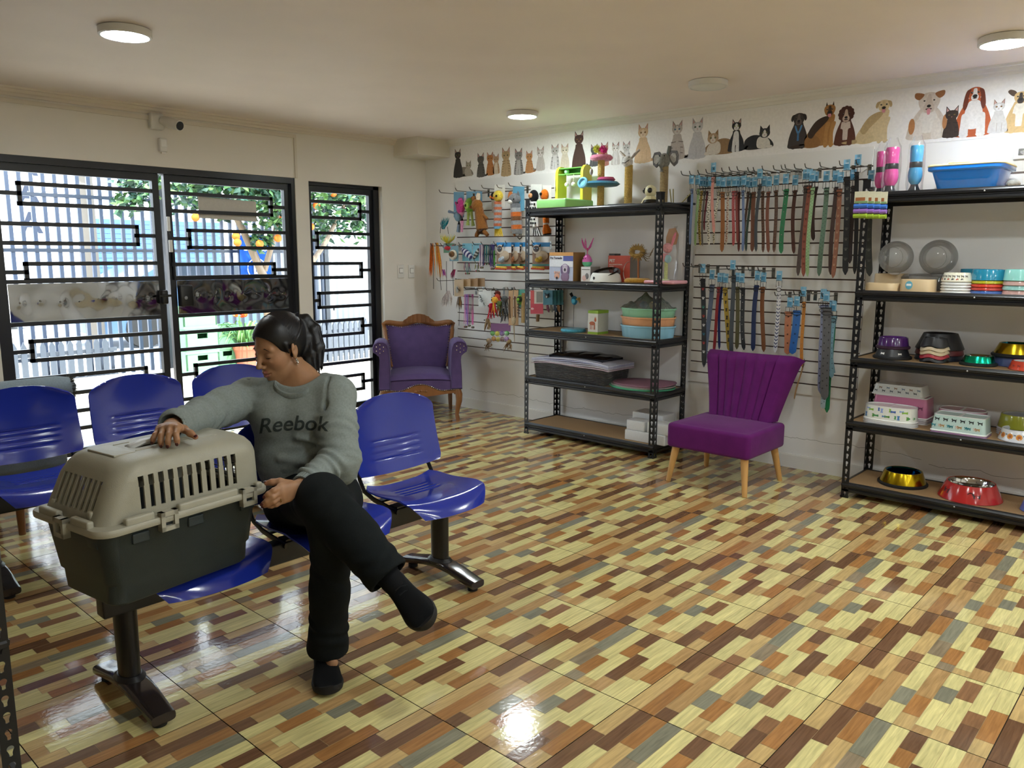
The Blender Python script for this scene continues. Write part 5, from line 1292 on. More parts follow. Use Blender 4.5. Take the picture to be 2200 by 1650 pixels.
# fourth tier: melamine feeders
def block(name, label, pl, pr, pt, pb, X, d, cols, zb, n_under=3, taper=.86, gap=.012, group=None, wells=True, marks=(), oval=False):
    y, w = span(pl, pr, pb, X); H_ = zpx((pl+pr)/2, pt, X)-zpx((pl+pr)/2, pb, X); top = None
    def ring(k, z, kk=1.0):
        if oval: return [(w/2*k*math.copysign(abs(math.cos(a))**.6, math.cos(a)), d/2*k*math.copysign(abs(math.sin(a))**.85, math.sin(a)), z) for a in [2*PI*i/48 for i in range(48)]]
        return rrect(w*k, d*k, .02, z, 5)
    hT = H_-n_under*gap
    for j in range(n_under+1):
        last = j == n_under
        r = thing(name, label[j], 'feeder', (X+d/2, y, zb+j*gap), RZ, group); b = MB(cols[j] if not last else '#e6e6e4'); h = hT if last else gap*.92
        if last:
            b.loft([ring(1, 0), ring(1, .005), ring(.97, .007), ring(.96, .0075)]); part('base_rim', b, GLOSS, r)
            b = MB(cols[j]); b.loft([ring(.965, .007), ring(taper, h-.003)]); part('printed_wall', b, GLOSS, r)
            b = MB('#d9dadb'); b.loft([ring(taper+.003, h-.004), ring(taper+.003, h), ring(taper-.05, h), ring(taper-.12, h*.45), ring(.05, h*.4)]); part('well', b, GLOSS, r)
            part('divider', MB('#d9dadb').b2((-.006, -d/2*taper*.93, h*.4), (.006, d/2*taper*.93, h-.001)), GLOSS, r, 0); top = r
        else:
            b.loft([ring(1, 0), ring(1, h*.35), ring(.97, h*.4), ring(.965, h)]); part('base_rim', b, GLOSS, r)
    # printed marks on the front and right side of the top feeder
    mb = MB()
    for u, t, s, c, kind in marks:
        k = .965+(taper-.965)*t; z = .007+t*(hT-.010)
        o = bone(s*.5) if kind == 'bone' else ([(-b_, a_) for a_, b_ in bone(s*.5)] if kind == 'bonev' else [(s*x_, s*y_) for x_, y_ in ((-1, .5), (-.6, .8), (-.4, .4), (.6, .35), (1, .8), (.85, .2), (.8, -.7), (.5, -.7), (.45, -.15), (-.35, -.15), (-.4, -.7), (-.7, -.7), (-.65, .1))])
        pts = []
        for x_, y_ in o:
            tt = t+y_/hT; kk = .965+(taper-.965)*tt; xx = u*w/2*.93+x_
            if oval:
                q = min(.999, abs(xx)/(w/2*kk)); ca = q**(1/.6); yy = -d/2*kk*(max(0, 1-ca*ca)**.5)**.85
            else: yy = -d/2*kk
            pts.append((xx*(kk/.965 if not oval else 1), yy-.0009, .007+tt*(hT-.010)))
        mb.poly(pts, c)
    if marks: part('printed_pattern', mb, PAPER, top, 0)
    return top
BN = ['#4f7fb8', '#7fae3a', '#4a8f5a', '#8aa0d8', '#5a8f3f', '#3f5fa8']
rnd = random.Random(6)
mk = [(-.88+.222*k, .28+.42*((k*5) % 2), .021, BN[k % 6], 'bone' if k % 3 else 'bonev') for k in range(9)]+[(-.78+.222*k, .78-.5*((k*5) % 2), .016, BN[(k+3) % 6], 'bonev' if k % 3 else 'bone') for k in range(8)]
block('printed_feeder', ['lowest white feeder under the bone-print one', 'second white feeder under the bone-print one', 'third white feeder under the bone-print one', 'white oval twin feeder printed with blue and green bones, left front of the fourth tier'], 1846, 1964, 867, 908, 4.60, .15, ['#d9dadc']*3+['#dfe2dc'], L4, 3, .93, .008, 'melamine feeders on the fourth tier', marks=mk, oval=True)
mk = [(-.9+.165*k, .30+.35*(k % 2), .010, ['#3a4a5a', '#7a5a3a', '#2f3a3a', '#58708a'][k % 4], 'dog') for k in range(12)]
t1 = block('printed_feeder', ['lowest pink-rimmed feeder in the rear left stack', 'second feeder in the rear left stack', 'third feeder in the rear left stack', 'pink feeder with small dark dogs under the white one, rear left'], 1867, 1992, 851, 906, 4.76, .17, ['#d3cfd2', '#cfc9ce', '#d5d0d4', '#b9708f'], L4, 3, .90, .010, 'melamine feeders on the fourth tier', marks=[(-.8+.4*k, .5, .016, '#6a3050', 'dog') for k in range(5)])
zt_ = zpx(1930, 852, 4.76)
block('printed_feeder', ['white trapezoid feeder printed with tiny cats topping the rear left stack'], 1870, 1984, 829, 852, 4.77, .16, ['#d5d8d6'], zt_, 0, .88, .01, 'melamine feeders on the fourth tier', marks=mk)
block('printed_feeder', ['white feeder under the pink oval one, rear middle', 'pink oval twin feeder printed with tiny dark cats, rear middle of the fourth tier'], 2005, 2115, 866, 906, 4.78, .16, ['#d3cfd2', '#b98a9c'], L4, 1, .95, .016, 'melamine feeders on the fourth tier', marks=[(-.9+.2*k, .30+.4*(k % 2), .008, '#3a2a3a', 'dog') for k in range(10)], oval=True)
mk = [(-.85+.34*k, .72, .014, '#20262a', 'dog') for k in range(6)]+[(-.95+.34*k, .30, .013, ['#2f7a86', '#b08a4a'][k % 2], 'dog') for k in range(6)]+[(-.68+.34*k, .30, .012, ['#c9a89a', '#3a8a92'][k % 2], 'dog') for k in range(5)]
block('printed_feeder', ['white and purple rimmed feeder under the pale aqua one', 'pale aqua rectangular twin feeder printed with black dogs, front of the fourth tier'], 1995, 2119, 891, 932, 4.61, .15, ['#b08ab0', '#b9d2ce'], L4, 1, .90, .010, 'melamine feeders on the fourth tier', marks=mk)
y, w = span(2130, 2232, 915, 4.72)
for k in range(4): bowl('printed_bowl', o[k]+' white bowl in the stack under the olive bowl', (4.85, y, L4+k*.010), w/2, w/2*.97, .0095, '#c6c4c8', group='printed bowls at the right of the fourth tier')
bowl('printed_bowl', 'olive green printed bowl on the right stack of the fourth tier', (4.85, y, L4+.040), w/2*.97, w/2*.86, .072, '#8a8c2a', '#9a9ca0')
y, w = span(2134, 2235, 940, 4.60); r = bowl('printed_bowl', 'white bowl printed with orange lions at the right edge of the fourth tier', (4.71, y, L4), w/2, w/2*.86, .060, '#d8dae0', '#a8abb0')
print_marks(r, w/2, w/2*.86, .060, [(FR-1.25+.45*k, .5, .015, '#d08a34', 'dot') for k in range(6)]+[(FR-1.25+.45*k, .5, .008, '#a85a28', 'dot') for k in range(6)]+[(FR-1.02+.45*k, .62, .006, '#3f4a5a', 'dog') for k in range(6)])
# bottom tier
y, w = span(1868, 1980, 1040, 4.66); bowl('steel_bowl', 'large shiny gold bowl with turquoise inside on the bottom tier', (4.80, y, L5), w/2*.93, w/2*.74, .080, '#b89b1c', '#12789a', mt=STEEL, base='#141416', inmat=CHROME)
y, w = span(1998, 2143, 1075, 4.62); r = bowl('steel_bowl', 'large red enamel bowl with dark cat drawings and steel inside on the bottom tier', (4.77, y, L5), w/2, w/2*.76, .088, '#b92a2a', '#c9c9c7', mt=GLOSS, inmat=CHROME)
print_marks(r, w/2, w/2*.76, .088, [(FR-.75, .5, .024, '#4a1c22', 'dog'), (FR+.42, .45, .022, '#3a1a1e', 'dog'), (FR-1.5, .5, .018, '#5a1c22', 'dog')])
part('tail_curl', MB('#3a1a1e').tube([((w/2*.86+.001)*math.cos(FR+.22+.10*math.cos(a)), (w/2*.86+.001)*math.sin(FR+.22+.10*math.cos(a)), .046+.014*math.sin(a)) for a in [PI*.2+PI*1.4*i/10 for i in range(11)]], .002, 5), PAPER, r)
y, w = span(2182, 2270, 1085, 4.62); bowl('steel_bowl', 'periwinkle blue bowl cut by the right edge of the photo on the bottom tier', (4.74, y, L5), w/2, w/2*.78, .070, '#5a78c4', '#c9c9c7', mt=GLOSS, inmat=CHROME)
# ================================================================== slatwall panels, hooks and hanging goods
XP = XW-.018                                  # face of the slatwall boards
def slatwall(name, y0, y1, z0, z1, label, skip=()):
    r = thing(name, label, 'slatwall', (XW-.0009, (y0+y1)/2, z0), 0, 'slatwall panels'); w = abs(y1-y0); h = z1-z0; pit = .0745
    part('groove_backing', MB('#4a3325').b2((-.006, -w/2, 0), (0, w/2, h)), PAINT, r, 0)
    b = MB('#e8e7e3'); k = 0; z = 0.0
    while z < h-.01:
        zt = min(h, z+pit-.009) if z+2*pit < h else h
        b.b2((-.018, -w/2, z), (-.006, w/2, zt)); z = zt+.009
    part('board_slats', b, PAINT, r, 0); return r
slatwall('slatwall_panel', 5.25, 4.02, .50, 2.022, 'white grooved slatwall panel of cat toys left of the left shelving unit')
slatwall('slatwall_panel', 2.85, 1.69, .50, 2.008, 'white grooved slatwall panel of dog collars between the two shelving units')
mb = MB('#e9e8e4'); mb.b2((XW-.010, 1.69, 2.008), (XW, 2.85, 2.024)); mb.b2((XW-.010, 4.02, 2.022), (XW, 5.25, 2.030)); struct('trim_7', mb, PAINT)
HK = None
def hook(px, py, label, L_=.235, group='slatwall hooks'):
    """px,py = the upturned tip"""
    global HK
    T = on_x(px, py, XP-L_); r = thing('display_hook', label, 'hook', (XP, T.y, T.z-.022), 0, group)
    if HK is None:
        HK = (MB('#6f6d68').tube([(0, 0, 0), (-L_+.025, 0, 0), (-L_+.012, 0, .006), (-L_, 0, .024)], .0030, 8).mesh('wire'),
              MB('#8a8984').b2((-.003, -.011, -.045), (0, .011, .018)).b2((-.008, -.011, .010), (.006, .011, .014)).mesh('back_plate', 0))
        HK[0].materials.append(STEEL); HK[1].materials.append(STEEL)
    part('wire', HK[0], STEEL, r); part('back_plate', HK[1], STEEL, r); return r
hooks1 = [(1463, 368), (1481, 368), (1499, 366), (1516, 364), (1533, 361.5), (1550, 361), (1566, 359), (1583, 358), (1606, 360), (1618, 360), (1637, 357), (1661, 356), (1678, 355), (1686, 354), (1706, 353), (1729, 352), (1761, 349), (1803, 346), (1839, 344)]
for i, p in enumerate(hooks1): hook(*p, 'wire hook in the top row of the collar panel')
hooks2 = [(1467, 566), (1485, 567), (1506, 569), (1540, 571), (1561, 572), (1583, 573), (1607, 574), (1628, 575)]
for p in hooks2: hook(*p, 'wire hook in the middle row of the collar panel')
hooks3 = [(1664, 628), (1687, 627), (1705, 626), (1720, 625), (1742, 624), (1765, 630)]
for p in hooks3: hook(*p, 'wire hook in the lowest row of the collar panel')
hooks4 = [(943, 408), (978, 404), (1008, 402), (1034, 398), (1067, 397), (1092, 393), (1119, 392)]
for p in hooks4: hook(*p, 'wire hook in the top row of the cat toy panel')
for p in [(925, 523), (935, 522), (946, 523), (958, 523), (985, 521), (1015, 520), (1033, 520), (1060, 519), (1085, 518), (1142, 517)]: hook(*p, 'wire hook in the middle row of the cat toy panel', group='slatwall hooks')
for p in [(938, 598), (982, 618), (997, 616), (1025, 620), (1042, 618), (1060, 618), (1090, 618), (1104, 617), (1135, 616), (1160, 616)]: hook(*p, 'wire hook in the lower row of the cat toy panel')

# ---- collars
def collar(xt, yt, xb, yb, wpx, col, X, label, pattern=None, pcol='#dddddd', group='dog collars on the slatwall', card=True, loop=False, tip=None):
    T = on_x(xt, yt, X); B = on_x(xb, yb, X-.012); d = math.hypot(T.x, T.y); s = d/FPX; w = wpx*s; H_ = T.z-B.z
    r = thing('dog_collar', label, 'collar', T, 0, group); D = B-T
    rnd = random.Random(int(xt*7+yt)); yaw = rnd.uniform(-.25, .25)
    n = 14
    def cen(v): return Vector((D.x*v-.010*math.sin(PI*v), D.y*v+.006*math.sin(PI*v*1.3+xt), -H_*v))
    ax = Vector((math.sin(yaw), math.cos(yaw), 0))
    def fn(u, v):
        k = 1.0
        if v > .93: k = max(.15, 1-((v-.93)/.07)**2*.85)
        c = cen(.03+v*.97); return tuple(c-ax*((u-.5)*w*k))
    mb = MB(col); mb.sheet(fn, 4, 24, -.0032); st = part('strap', mb, LEATHER, r, 60)
    if loop:
        mb = MB(col); mb.sheet(lambda u, v: tuple(Vector(fn(u, v*.92))+Vector((.022, .012*math.sin(PI*v), .0))), 4, 20, -.0032); part('back_strap', mb, LEATHER, r, 60)
    b = MB('#1d1d1f'); hw = w*.62+.002
    P_ = [(-.004, y_, z_) for y_, z_ in ((-hw, .018), (hw, .018), (hw, -.022), (-hw, -.022))]
    b.tube([tuple(Vector((p[0], 0, p[2]))-ax*p[1]) for p in P_], .0022, 6, True); b.tube([(-.006, 0, -.022), (-.007, .002, .012)], .0018, 6)
    k = cen(.09); b.tube([tuple(k+Vector((-.006, 0, 0))-ax*(w*.62*math.cos(a))+Vector((0, 0, .012*math.sin(a)))) for a in [2*PI*i/14 for i in range(14)]], .0018, 6, True)
    part('buckle', b, METAL, r)
    kp = MB(col); k = cen(.055); kp.box(tuple(k+Vector((-.003, 0, 0))), (.008, w*1.12, .010)); part('keeper_loop', kp, LEATHER, r)
    if card:
        c = MB('#7fb4d2'); a0 = -.018; cw = .038
        c.sheet(lambda u, v: (-.006+.004*math.sin(u*5), (.5-u)*cw, .018+v*.060), 6, 6, .0008); c.b2((-.0085, -cw*.36, .030), (-.0075, cw*.36, .052), '#4f8fb5'); c.b2((-.0087, -cw*.30, .055), (-.0077, cw*.2, .059), '#dfeaf0'); part('header_card', c, PAPER, r, 0)
    if pattern:
        m = MB(('#c4c4c4' if pcol == 'chrome' else pcol) if isinstance(pcol, str) else '#888888'); nn = max(4, int(H_/(w*1.1 if pattern in ('dots', 'zebra', 'zig') else w*1.9)))
        for i in range(nn):
            v = .12+.82*i/nn; c = cen(.03+v*.97)+Vector((-.0008, 0, 0))
            if pattern == 'dots':
                for q in (-.25, .25): p = c-ax*(q*w)+Vector((0, 0, q*w*.8)); m.ell(tuple(p), (.001, w*.10, w*.10), 6, 4)
            elif pattern == 'studs': m.ell(tuple(c), (.004, w*.13, w*.13), 10, 6)
            elif pattern == 'zebra':
                sgn = 1 if i % 2 else -1; m.poly([tuple(c-ax*(w*.46*sgn)), tuple(c-ax*(w*.46*sgn)+Vector((0, 0, -w*.35))), tuple(c+ax*(w*.35*sgn)+Vector((0, 0, -w*.75))), tuple(c+ax*(w*.3*sgn)+Vector((0, 0, -w*.5)))])
            elif pattern == 'zig':
                for sg in (-1, 1): m.poly([tuple(c-ax*(w*.45*sg)), tuple(c-ax*(w*.45*sg)+Vector((0, 0, -w*.3))), tuple(c+Vector((0, 0, -w*.75))), tuple(c+Vector((0, 0, -w*.45)))])
            elif pattern == 'bones':
                o = [(y_, x_) for x_, y_ in bone(w*.32)]; m.poly([tuple(c-ax*a_+Vector((0, 0, b_))) for a_, b_ in o], pcol if isinstance(pcol, str) else pcol[i % len(pcol)])
            elif pattern == 'paws':
                cc = pcol if isinstance(pcol, str) else pcol[i % len(pcol)]
                m.ell(tuple(c+Vector((0, 0, -w*.1))), (.001, w*.20, w*.16), 8, 5, col=cc)
                for q in (-.22, 0, .22): m.ell(tuple(c-ax*(q*w)+Vector((0, 0, w*.16-abs(q)*w*.2))), (.001, w*.09, w*.10), 6, 4, col=cc)
        part('printed_studs' if pattern == 'studs' else 'printed_pattern', m, CHROME if pattern == 'studs' and pcol == 'chrome' else PAPER, st, 40)
    return r
def Z(x, y): return (1460+x/2.8455, 320+y/2.8455)
row1 = [ # zoom x top, y top, x bottom, y bottom, width, colour, X, pattern, pcol, words
 (75, 232, 68, 585, 14, '#6f86ad', 4.84, None, '', 'pale blue leather'), (112, 235, 100, 592, 15, '#8aa872', 4.85, 'dots', '#4a5f3a', 'light green dotted'),
 (134, 245, 126, 590, 14, '#a58a3f', 4.87, 'zebra', '#3a3420', 'mustard and black'), (150, 245, 143, 592, 10, '#6b6762', 4.88, None, '', 'narrow grey'),
 (166, 250, 155, 500, 9, '#6e2430', 4.89, None, '', 'thin dark red'), (190, 245, 176, 588, 15, '#d8d2c2', 4.86, 'zebra', '#1b1a18', 'zebra striped'),
 (209, 160, 205, 515, 16, '#c98c83', 4.79, None, '', 'salmon pink'), (240, 245, 210, 582, 14, '#cdc6ae', 4.87, 'zebra', '#22201c', 'cream and black tiger'),
 (268, 250, 258, 630, 23, '#8f5b30', 4.86, None, '', 'wide caramel brown'), (303, 245, 282, 590, 15, '#cfc3b0', 4.87, 'zebra', '#8f2f35', 'cream and red'),
 (337, 245, 324, 592, 17, '#a8474a', 4.85, 'dots', '#3a1f20', 'red dotted'), (355, 245, 349, 575, 14, '#9c5450', 4.88, 'dots', '#4a2522', 'brick red dotted'),
 (372, 250, 356, 628, 14, '#63302e', 4.89, None, '', 'maroon'), (393, 240, 385, 626, 15, '#6a7da4', 4.84, None, '', 'slate blue'),
 (417, 250, 398, 590, 13, '#4a3326', 4.87, None, '', 'dark brown'), (435, 255, 410, 625, 14, '#38493f', 4.89, 'dots', '#6f7f6a', 'dark teal'),
 (462, 250, 438, 628, 24, '#6f432c', 4.86, None, '', 'wide chestnut brown'), (492, 200, 466, 628, 17, '#3a4148', 4.83, None, '', 'charcoal grey'),
 (516, 245, 505, 632, 18, '#6d4a36', 4.88, 'zig', '#4a3023', 'braided brown'), (549, 248, 536, 632, 20, '#754028', 4.86, None, '', 'reddish brown'),
 (592, 240, 580, 632, 20, '#644531', 4.87, 'zig', '#4a3223', 'embossed brown'), (650, 232, 624, 640, 27, '#1f6e42', 4.84, 'studs', 'chrome', 'wide emerald green studded'),
 (708, 240, 694, 640, 20, '#4e2c22', 4.87, 'dots', '#2f1a15', 'deep brown'), (772, 205, 728, 775, 24, '#4a3a33', 4.85, None, '', 'long dark brown'),
 (796, 205, 755, 780, 26, '#8a452c', 4.83, 'paws', '#6f3422', 'long rust brown'), (812, 215, 783, 780, 20, '#8fae80', 4.81, 'dots', '#3f5a40', 'long light green dotted'),
 (832, 220, 815, 560, 22, '#3f2a25', 4.88, None, '', 'dark mahogany'), (898, 218, 858, 778, 25, '#5f7a68', 4.85, 'dots', '#3a4c42', 'long grey green dotted'),
 (955, 215, 925, 770, 22, '#46332f', 4.87, None, '', 'long coffee brown'), (984, 225, 938, 790, 27, '#8d583d', 4.83, 'paws', '#b98d70', 'long tan brown printed'),
 (1022, 150, 1018, 770, 33, '#191a1c', 4.79, 'paws', '#55554f', 'wide black paw-print'), (1060, 210, 1046, 700, 26, '#3c302f', 4.86, None, '', 'curved dark brown'),
 (1090, 120, 1068, 765, 22, '#1d1d20', 4.82, None, '', 'long plain black'), (1172, 215, 1158, 778, 34, '#363833', 4.88, 'paws', '#555750', 'wide charcoal paw-print')]
for (x0, y0, x1, y1, w, c, X, pat, pc, wd) in row1:
    collar(*Z(x0, y0), *Z(x1, y1), w/2.8455, c, X, wd+' dog collar in the top row of the collar panel', pat, pc or '#ddd', card=True)
row2 = [(144, 775, 150, 1325, 32, '#17181a', 4.80, 'paws', ('#a33a3a', '#d8d8d8', '#2f7a68', '#b0402f', '#cfcfcf', '#2f6a80'), 'black dog collar with coloured paws and bones at the left of the middle row'),
 (200, 812, 152, 1335, 27, '#5f6a80', 4.86, None, '', 'bluish grey dog collar hanging slanted in the middle row'), (248, 830, 205, 1240, 19, '#8e262c', 4.85, None, '', 'shiny red dog collar in the middle row'),
 (262, 830, 238, 1225, 14, '#1d2a66', 4.88, None, '', 'dark blue dog collar behind the red one in the middle row'), (284, 835, 300, 1235, 27, '#9a8028', 4.84, 'bones', '#2a2214', 'mustard yellow dog collar with black bones in the middle row'),
 (327, 755, 321, 1265, 27, '#33393f', 4.76, None, '', 'dark slate dog collar reaching over the slipper chair back'), (358, 830, 350, 1225, 24, '#57512c', 4.86, None, '', 'olive dog collar in the middle row'),
 (382, 835, 396, 1230, 27, '#141517', 4.83, 'studs', 'chrome', 'black dog collar with round studs in the middle row'), (478, 820, 442, 1235, 26, '#1c2c56', 4.84, None, '', 'navy blue dog collar in the middle row'),
 (514, 830, 508, 1240, 25, '#7a4a26', 4.86, None, '', 'plain brown dog collar in the middle row under a dark card'), (610, 822, 588, 1245, 22, '#d3d4da', 4.85, 'zig', '#2a3566', 'white and navy zigzag dog collar right of the middle row'),
 (676, 985, 652, 1255, 40, '#b57350', 4.84, 'studs', '#5a3020', 'tan orange studded dog collar in the lowest row'), (718, 978, 694, 1255, 40, '#2560a8', 4.83, 'studs', '#143a6a', 'bright blue studded dog collar in the lowest row'),
 (757, 920, 752, 1330, 18, '#b5752c', 4.84, 'studs', 'chrome', 'thin golden tan dog collar with jewels in the lowest row')]
for (x0, y0, x1, y1, w, c, X, pat, pc, lb) in row2: collar(*Z(x0, y0), *Z(x1, y1), w/2.8455, c, X, lb, pat, pc or '#ddd')
collar(*Z(756, 1300), *Z(706, 1532), 8/2.8455, '#a8835a', 4.87, 'loose thin tan strap end hanging below the jewelled collar', card=False)
for (x0, y0, x1, y1, w, c, X, pc, lb, lp) in ((880, 935, 870, 1500, 44, '#7f86a6', 4.83, '#2a2d3a', 'lavender spotted wide dog collar in the bundle at the lower right', True), (898, 950, 892, 1535, 48, '#5c5d60', 4.79, '#2c2c2e', 'grey spotted wide dog collar in front of the lower right bundle', False),
                                              (935, 1005, 905, 1612, 34, '#1f7a4a', 4.85, '#175c38', 'wide green dog collar hanging lowest in the lower right bundle', False), (940, 1010, 925, 1400, 30, '#7aa0ae', 4.82, '#39505a', 'pale blue dotted dog collar at the right of the lower bundle', True), (880, 1440, 882, 1588, 30, '#9fb4bb', 4.80, '#39505a', 'pale grey blue strap tip below the grey spotted collar', False)):
    collar(*Z(x0, y0), *Z(x1, y1), w/2.8455, c, X, lb, 'dots', pc, loop=lp, card=y0 < 1300)

# ---- cat toys on the left panel
def A(x, y): return (900+x/3.93, 360+y/3.93)
class Px:
    """small builder working in the hanging plane of one toy"""
    def __init__(s, x, y, X): s.X = X; s.T = on_x(*A(x, y), X); s.k = math.hypot(s.T.x, s.T.y)/FPX/3.93
    def p(s, x, y, dx=0): return tuple(on_x(*A(x, y), s.X)-s.T+Vector((dx, 0, 0)))
    def card(s, x0, y0, x1, y1, c, dx=.012, mb=None):
        mb = mb or MB(c); a, b, d, e = [Vector(s.p(*q, dx)) for q in ((x0, y1), (x1, y1), (x1, y0), (x0, y0))]
        n = Vector((.0012, 0, 0)); mb.loft([[tuple(q) for q in (a, b, d, e)], [tuple(q+n) for q in (a, b, d, e)]], col=c); return mb
    def e(s, mb, x, y, rx, ry, c=None, dx=0, flat=.8): return mb.ell(s.p(x, y, dx), (rx*s.k*flat, rx*s.k*1.18, ry*s.k), 14, 10, col=c)
    def t(s, mb, pts, r, c=None, dx=0, flat=None): return mb.tube([s.p(*q, dx) for q in pts], [q*s.k for q in r], 8, col=c, flat=None if flat is None else [q*s.k*flat for q in r])
def toy(name, x, y, X, label, group=None): q = Px(x, y, X); return q, thing(name, label, 'cat toy', q.T, 0, group)
G1 = 'plush toys in the top row'
q, r = toy('plush_toy', 330, 205, 4.85, 'pink long-armed plush toy on a blue card at the left of the top row')
part('header_card', q.card(285, 205, 372, 420, '#6f9fbb'), PAPER, r, 0)
m = MB('#b8407e'); q.e(m, 352, 330, 38, 62); q.e(m, 350, 285, 24, 30, '#d05a98'); q.e(m, 345, 300, 5, 6, '#20151a', -.03); q.t(m, [(362, 380), (365, 450), (362, 545)], [24, 14, 10], '#c98aa6'); q.t(m, [(368, 330), (385, 300), (392, 262)], [10, 9, 7], '#d5a0b4'); q.t(m, [(330, 340), (315, 310), (308, 290)], [9, 8, 6]); part('body', m, PLUSH, r)
m = MB('#76879a'); q.t(m, [(320, 400), (325, 480), (318, 545)], [20, 13, 16], None, .02); q.t(m, [(310, 390), (270, 378), (240, 370)], [12, 9, 14], None, .02); q.e(m, 318, 410, 34, 44, '#7895a8', .02); part('grey_limbs', m, PLUSH, r)
q, r = toy('plush_toy', 425, 200, 4.86, 'green frog plush toy with a big eye on a blue card in the top row')
part('header_card', q.card(392, 200, 525, 330, '#6f9fbb'), PAPER, r, 0)
m = MB('#6e9a3c'); q.e(m, 428, 320, 42, 62); q.e(m, 424, 322, 20, 26, '#9fbf5a', -.03); q.e(m, 424, 322, 11, 14, '#1f2a14', -.04); q.t(m, [(420, 370), (415, 440), (412, 488)], [14, 9, 16], '#a9b96a'); q.t(m, [(440, 370), (452, 440), (458, 492)], [14, 9, 16], '#a9b96a'); part('body', m, PLUSH, r)
q, r = toy('plush_toy', 490, 190, 4.82, 'brown moose plush toy with long ears in the top row')
m = MB('#8a5a2e'); q.t(m, [(505, 340), (520, 430), (535, 520), (530, 560)], [34, 44, 50, 40]); q.e(m, 490, 320, 48, 52, '#93612f'); q.t(m, [(470, 300), (460, 250), (465, 220)], [18, 22, 14]); q.t(m, [(500, 290), (500, 240), (505, 215)], [16, 20, 12], '#d8c8b2'); q.t(m, [(540, 400), (565, 420), (578, 435)], [14, 12, 12]); q.t(m, [(505, 540), (490, 565), (485, 582)], [20, 18, 16]); q.t(m, [(550, 540), (570, 560), (580, 572)], [20, 18, 16]); q.e(m, 455, 335, 16, 14, '#6e4522', -.02); part('body', m, PLUSH, r)
q, r = toy('plush_toy', 672, 145, 4.83, 'yellow chick-headed rope toy with orange bands and yellow tassel in the top row')
part('header_card', q.card(628, 145, 718, 330, '#d9d8d0'), PAPER, r, 0)
m = MB('#d8bf4a'); q.e(m, 668, 240, 42, 46); q.e(m, 678, 242, 9, 10, '#2a2418', -.035); q.e(m, 650, 258, 10, 8, '#d8702f', -.035); part('head', m, PLUSH, r)
m = MB()
for i in range(9): q.t(m, [(668-i*.4, 288+i*23), (668-i*.4, 312+i*23)], [34, 33], ['#b86a4a', '#9a9a9c'][i % 2])
q.t(m, [(664, 495), (664, 518)], [33, 30], '#6aa0c0'); part('body', m, PLUSH, r)
m = MB('#d6b63c')
for i in range(9): q.t(m, [(645+i*6, 512), (640+i*8.5, 580)], [5, 3])
part('tassel', m, PLUSH, r)
q, r = toy('plush_toy', 625, 215, 4.89, 'black plush tube behind the yellow chick toy in the top row')
m = MB('#1d1d1f'); q.e(m, 628, 245, 26, 34); q.e(m, 618, 250, 9, 12, '#d8702f', -.02); q.t(m, [(632, 275), (636, 380)], [20, 18], '#c9c6c0'); part('body', m, PLUSH, r)
q, r = toy('plush_toy', 825, 160, 4.84, 'grey cat plush tube with orange and brown bands on a blue card')
part('header_card', q.card(785, 160, 882, 365, '#5f9ab5'), PAPER, r, 0)
m = MB('#76777a'); q.e(m, 808, 265, 52, 48); q.e(m, 780, 245, 22, 42, '#b86a34', -.01)
for a, b in ((765, 222), (838, 225)): q.t(m, [(a, 250), (a, 215), (a-2, 198)], [16, 10, 2], '#5f6062')
q.e(m, 792, 290, 26, 20, '#d8d6d0', -.025); q.e(m, 782, 275, 6, 6, '#151515', -.045); q.e(m, 828, 268, 6, 7, '#151515', -.04); part('head', m, PLUSH, r)
m = MB()
for i, c in enumerate(('#6d6e71', '#9a9b9d', '#c0662e', '#6f4a30', '#8a8b8d', '#c0662e', '#77787a')): q.t(m, [(818+i*1.5, 305+i*36), (819+i*1.5, 343+i*36)], [46, 45], c)
q.t(m, [(815, 520), (800, 555), (808, 575)], [26, 24, 14], '#c0702f'); part('body', m, PLUSH, r)
m = MB('#2a2018'); q.t(m, [(850, 560), (835, 590), (850, 605), (868, 590), (862, 560)], [5, 5, 5, 5, 5]); part('rope_loop', m, PLUSH, r)
q, r = toy('plush_toy', 980, 140, 4.84, 'black owl-eyed fish toy with white scales seen past the left shelf post')
part('header_card', q.card(935, 140, 1030, 300, '#d5d6cf'), PAPER, r, 0)
m = MB('#17171a'); q.e(m, 970, 240, 40, 50); q.e(m, 962, 238, 18, 20, '#d9a070', -.03); q.e(m, 962, 238, 12, 13, '#e8e2da', -.035); q.e(m, 962, 238, 7, 8, '#b5602f', -.04); part('head', m, PLUSH, r)
m = MB('#d9d9d6'); q.t(m, [(970, 290), (978, 420), (985, 500)], [32, 32, 26])
for i in range(6):
    for j in range(3): q.e(m, 955+j*18+(i % 2)*8, 310+i*32, 8, 9, '#1a1a1c', -.025)
for i in range(8): q.t(m, [(968+i*5, 505), (955+i*11, 575)], [5, 3], ['#e0e0e0', '#232326'][i % 2])
part('body', m, PLUSH, r)
q, r = toy('plush_toy', 1070, 150, 4.86, 'orange clownfish plush toy beside the black fish behind the left shelf post')
part('header_card', q.card(1030, 150, 1110, 300, '#d5d6cf'), PAPER, r, 0)
m = MB('#c9691f'); q.e(m, 1060, 230, 34, 46); q.e(m, 1046, 225, 12, 13, '#15120f', -.025); q.t(m, [(1062, 270), (1070, 400), (1075, 470)], [28, 28, 26]); q.t(m, [(1070, 480), (1080, 530), (1082, 565)], [20, 38, 34]); q.t(m, [(1065, 330), (1068, 350)], [30, 30], '#dedbd4'); q.t(m, [(1072, 468), (1073, 482)], [27, 22], '#dedbd4'); q.t(m, [(1083, 560), (1084, 570)], [36, 34], '#1c1714'); part('body', m, PLUSH, r)
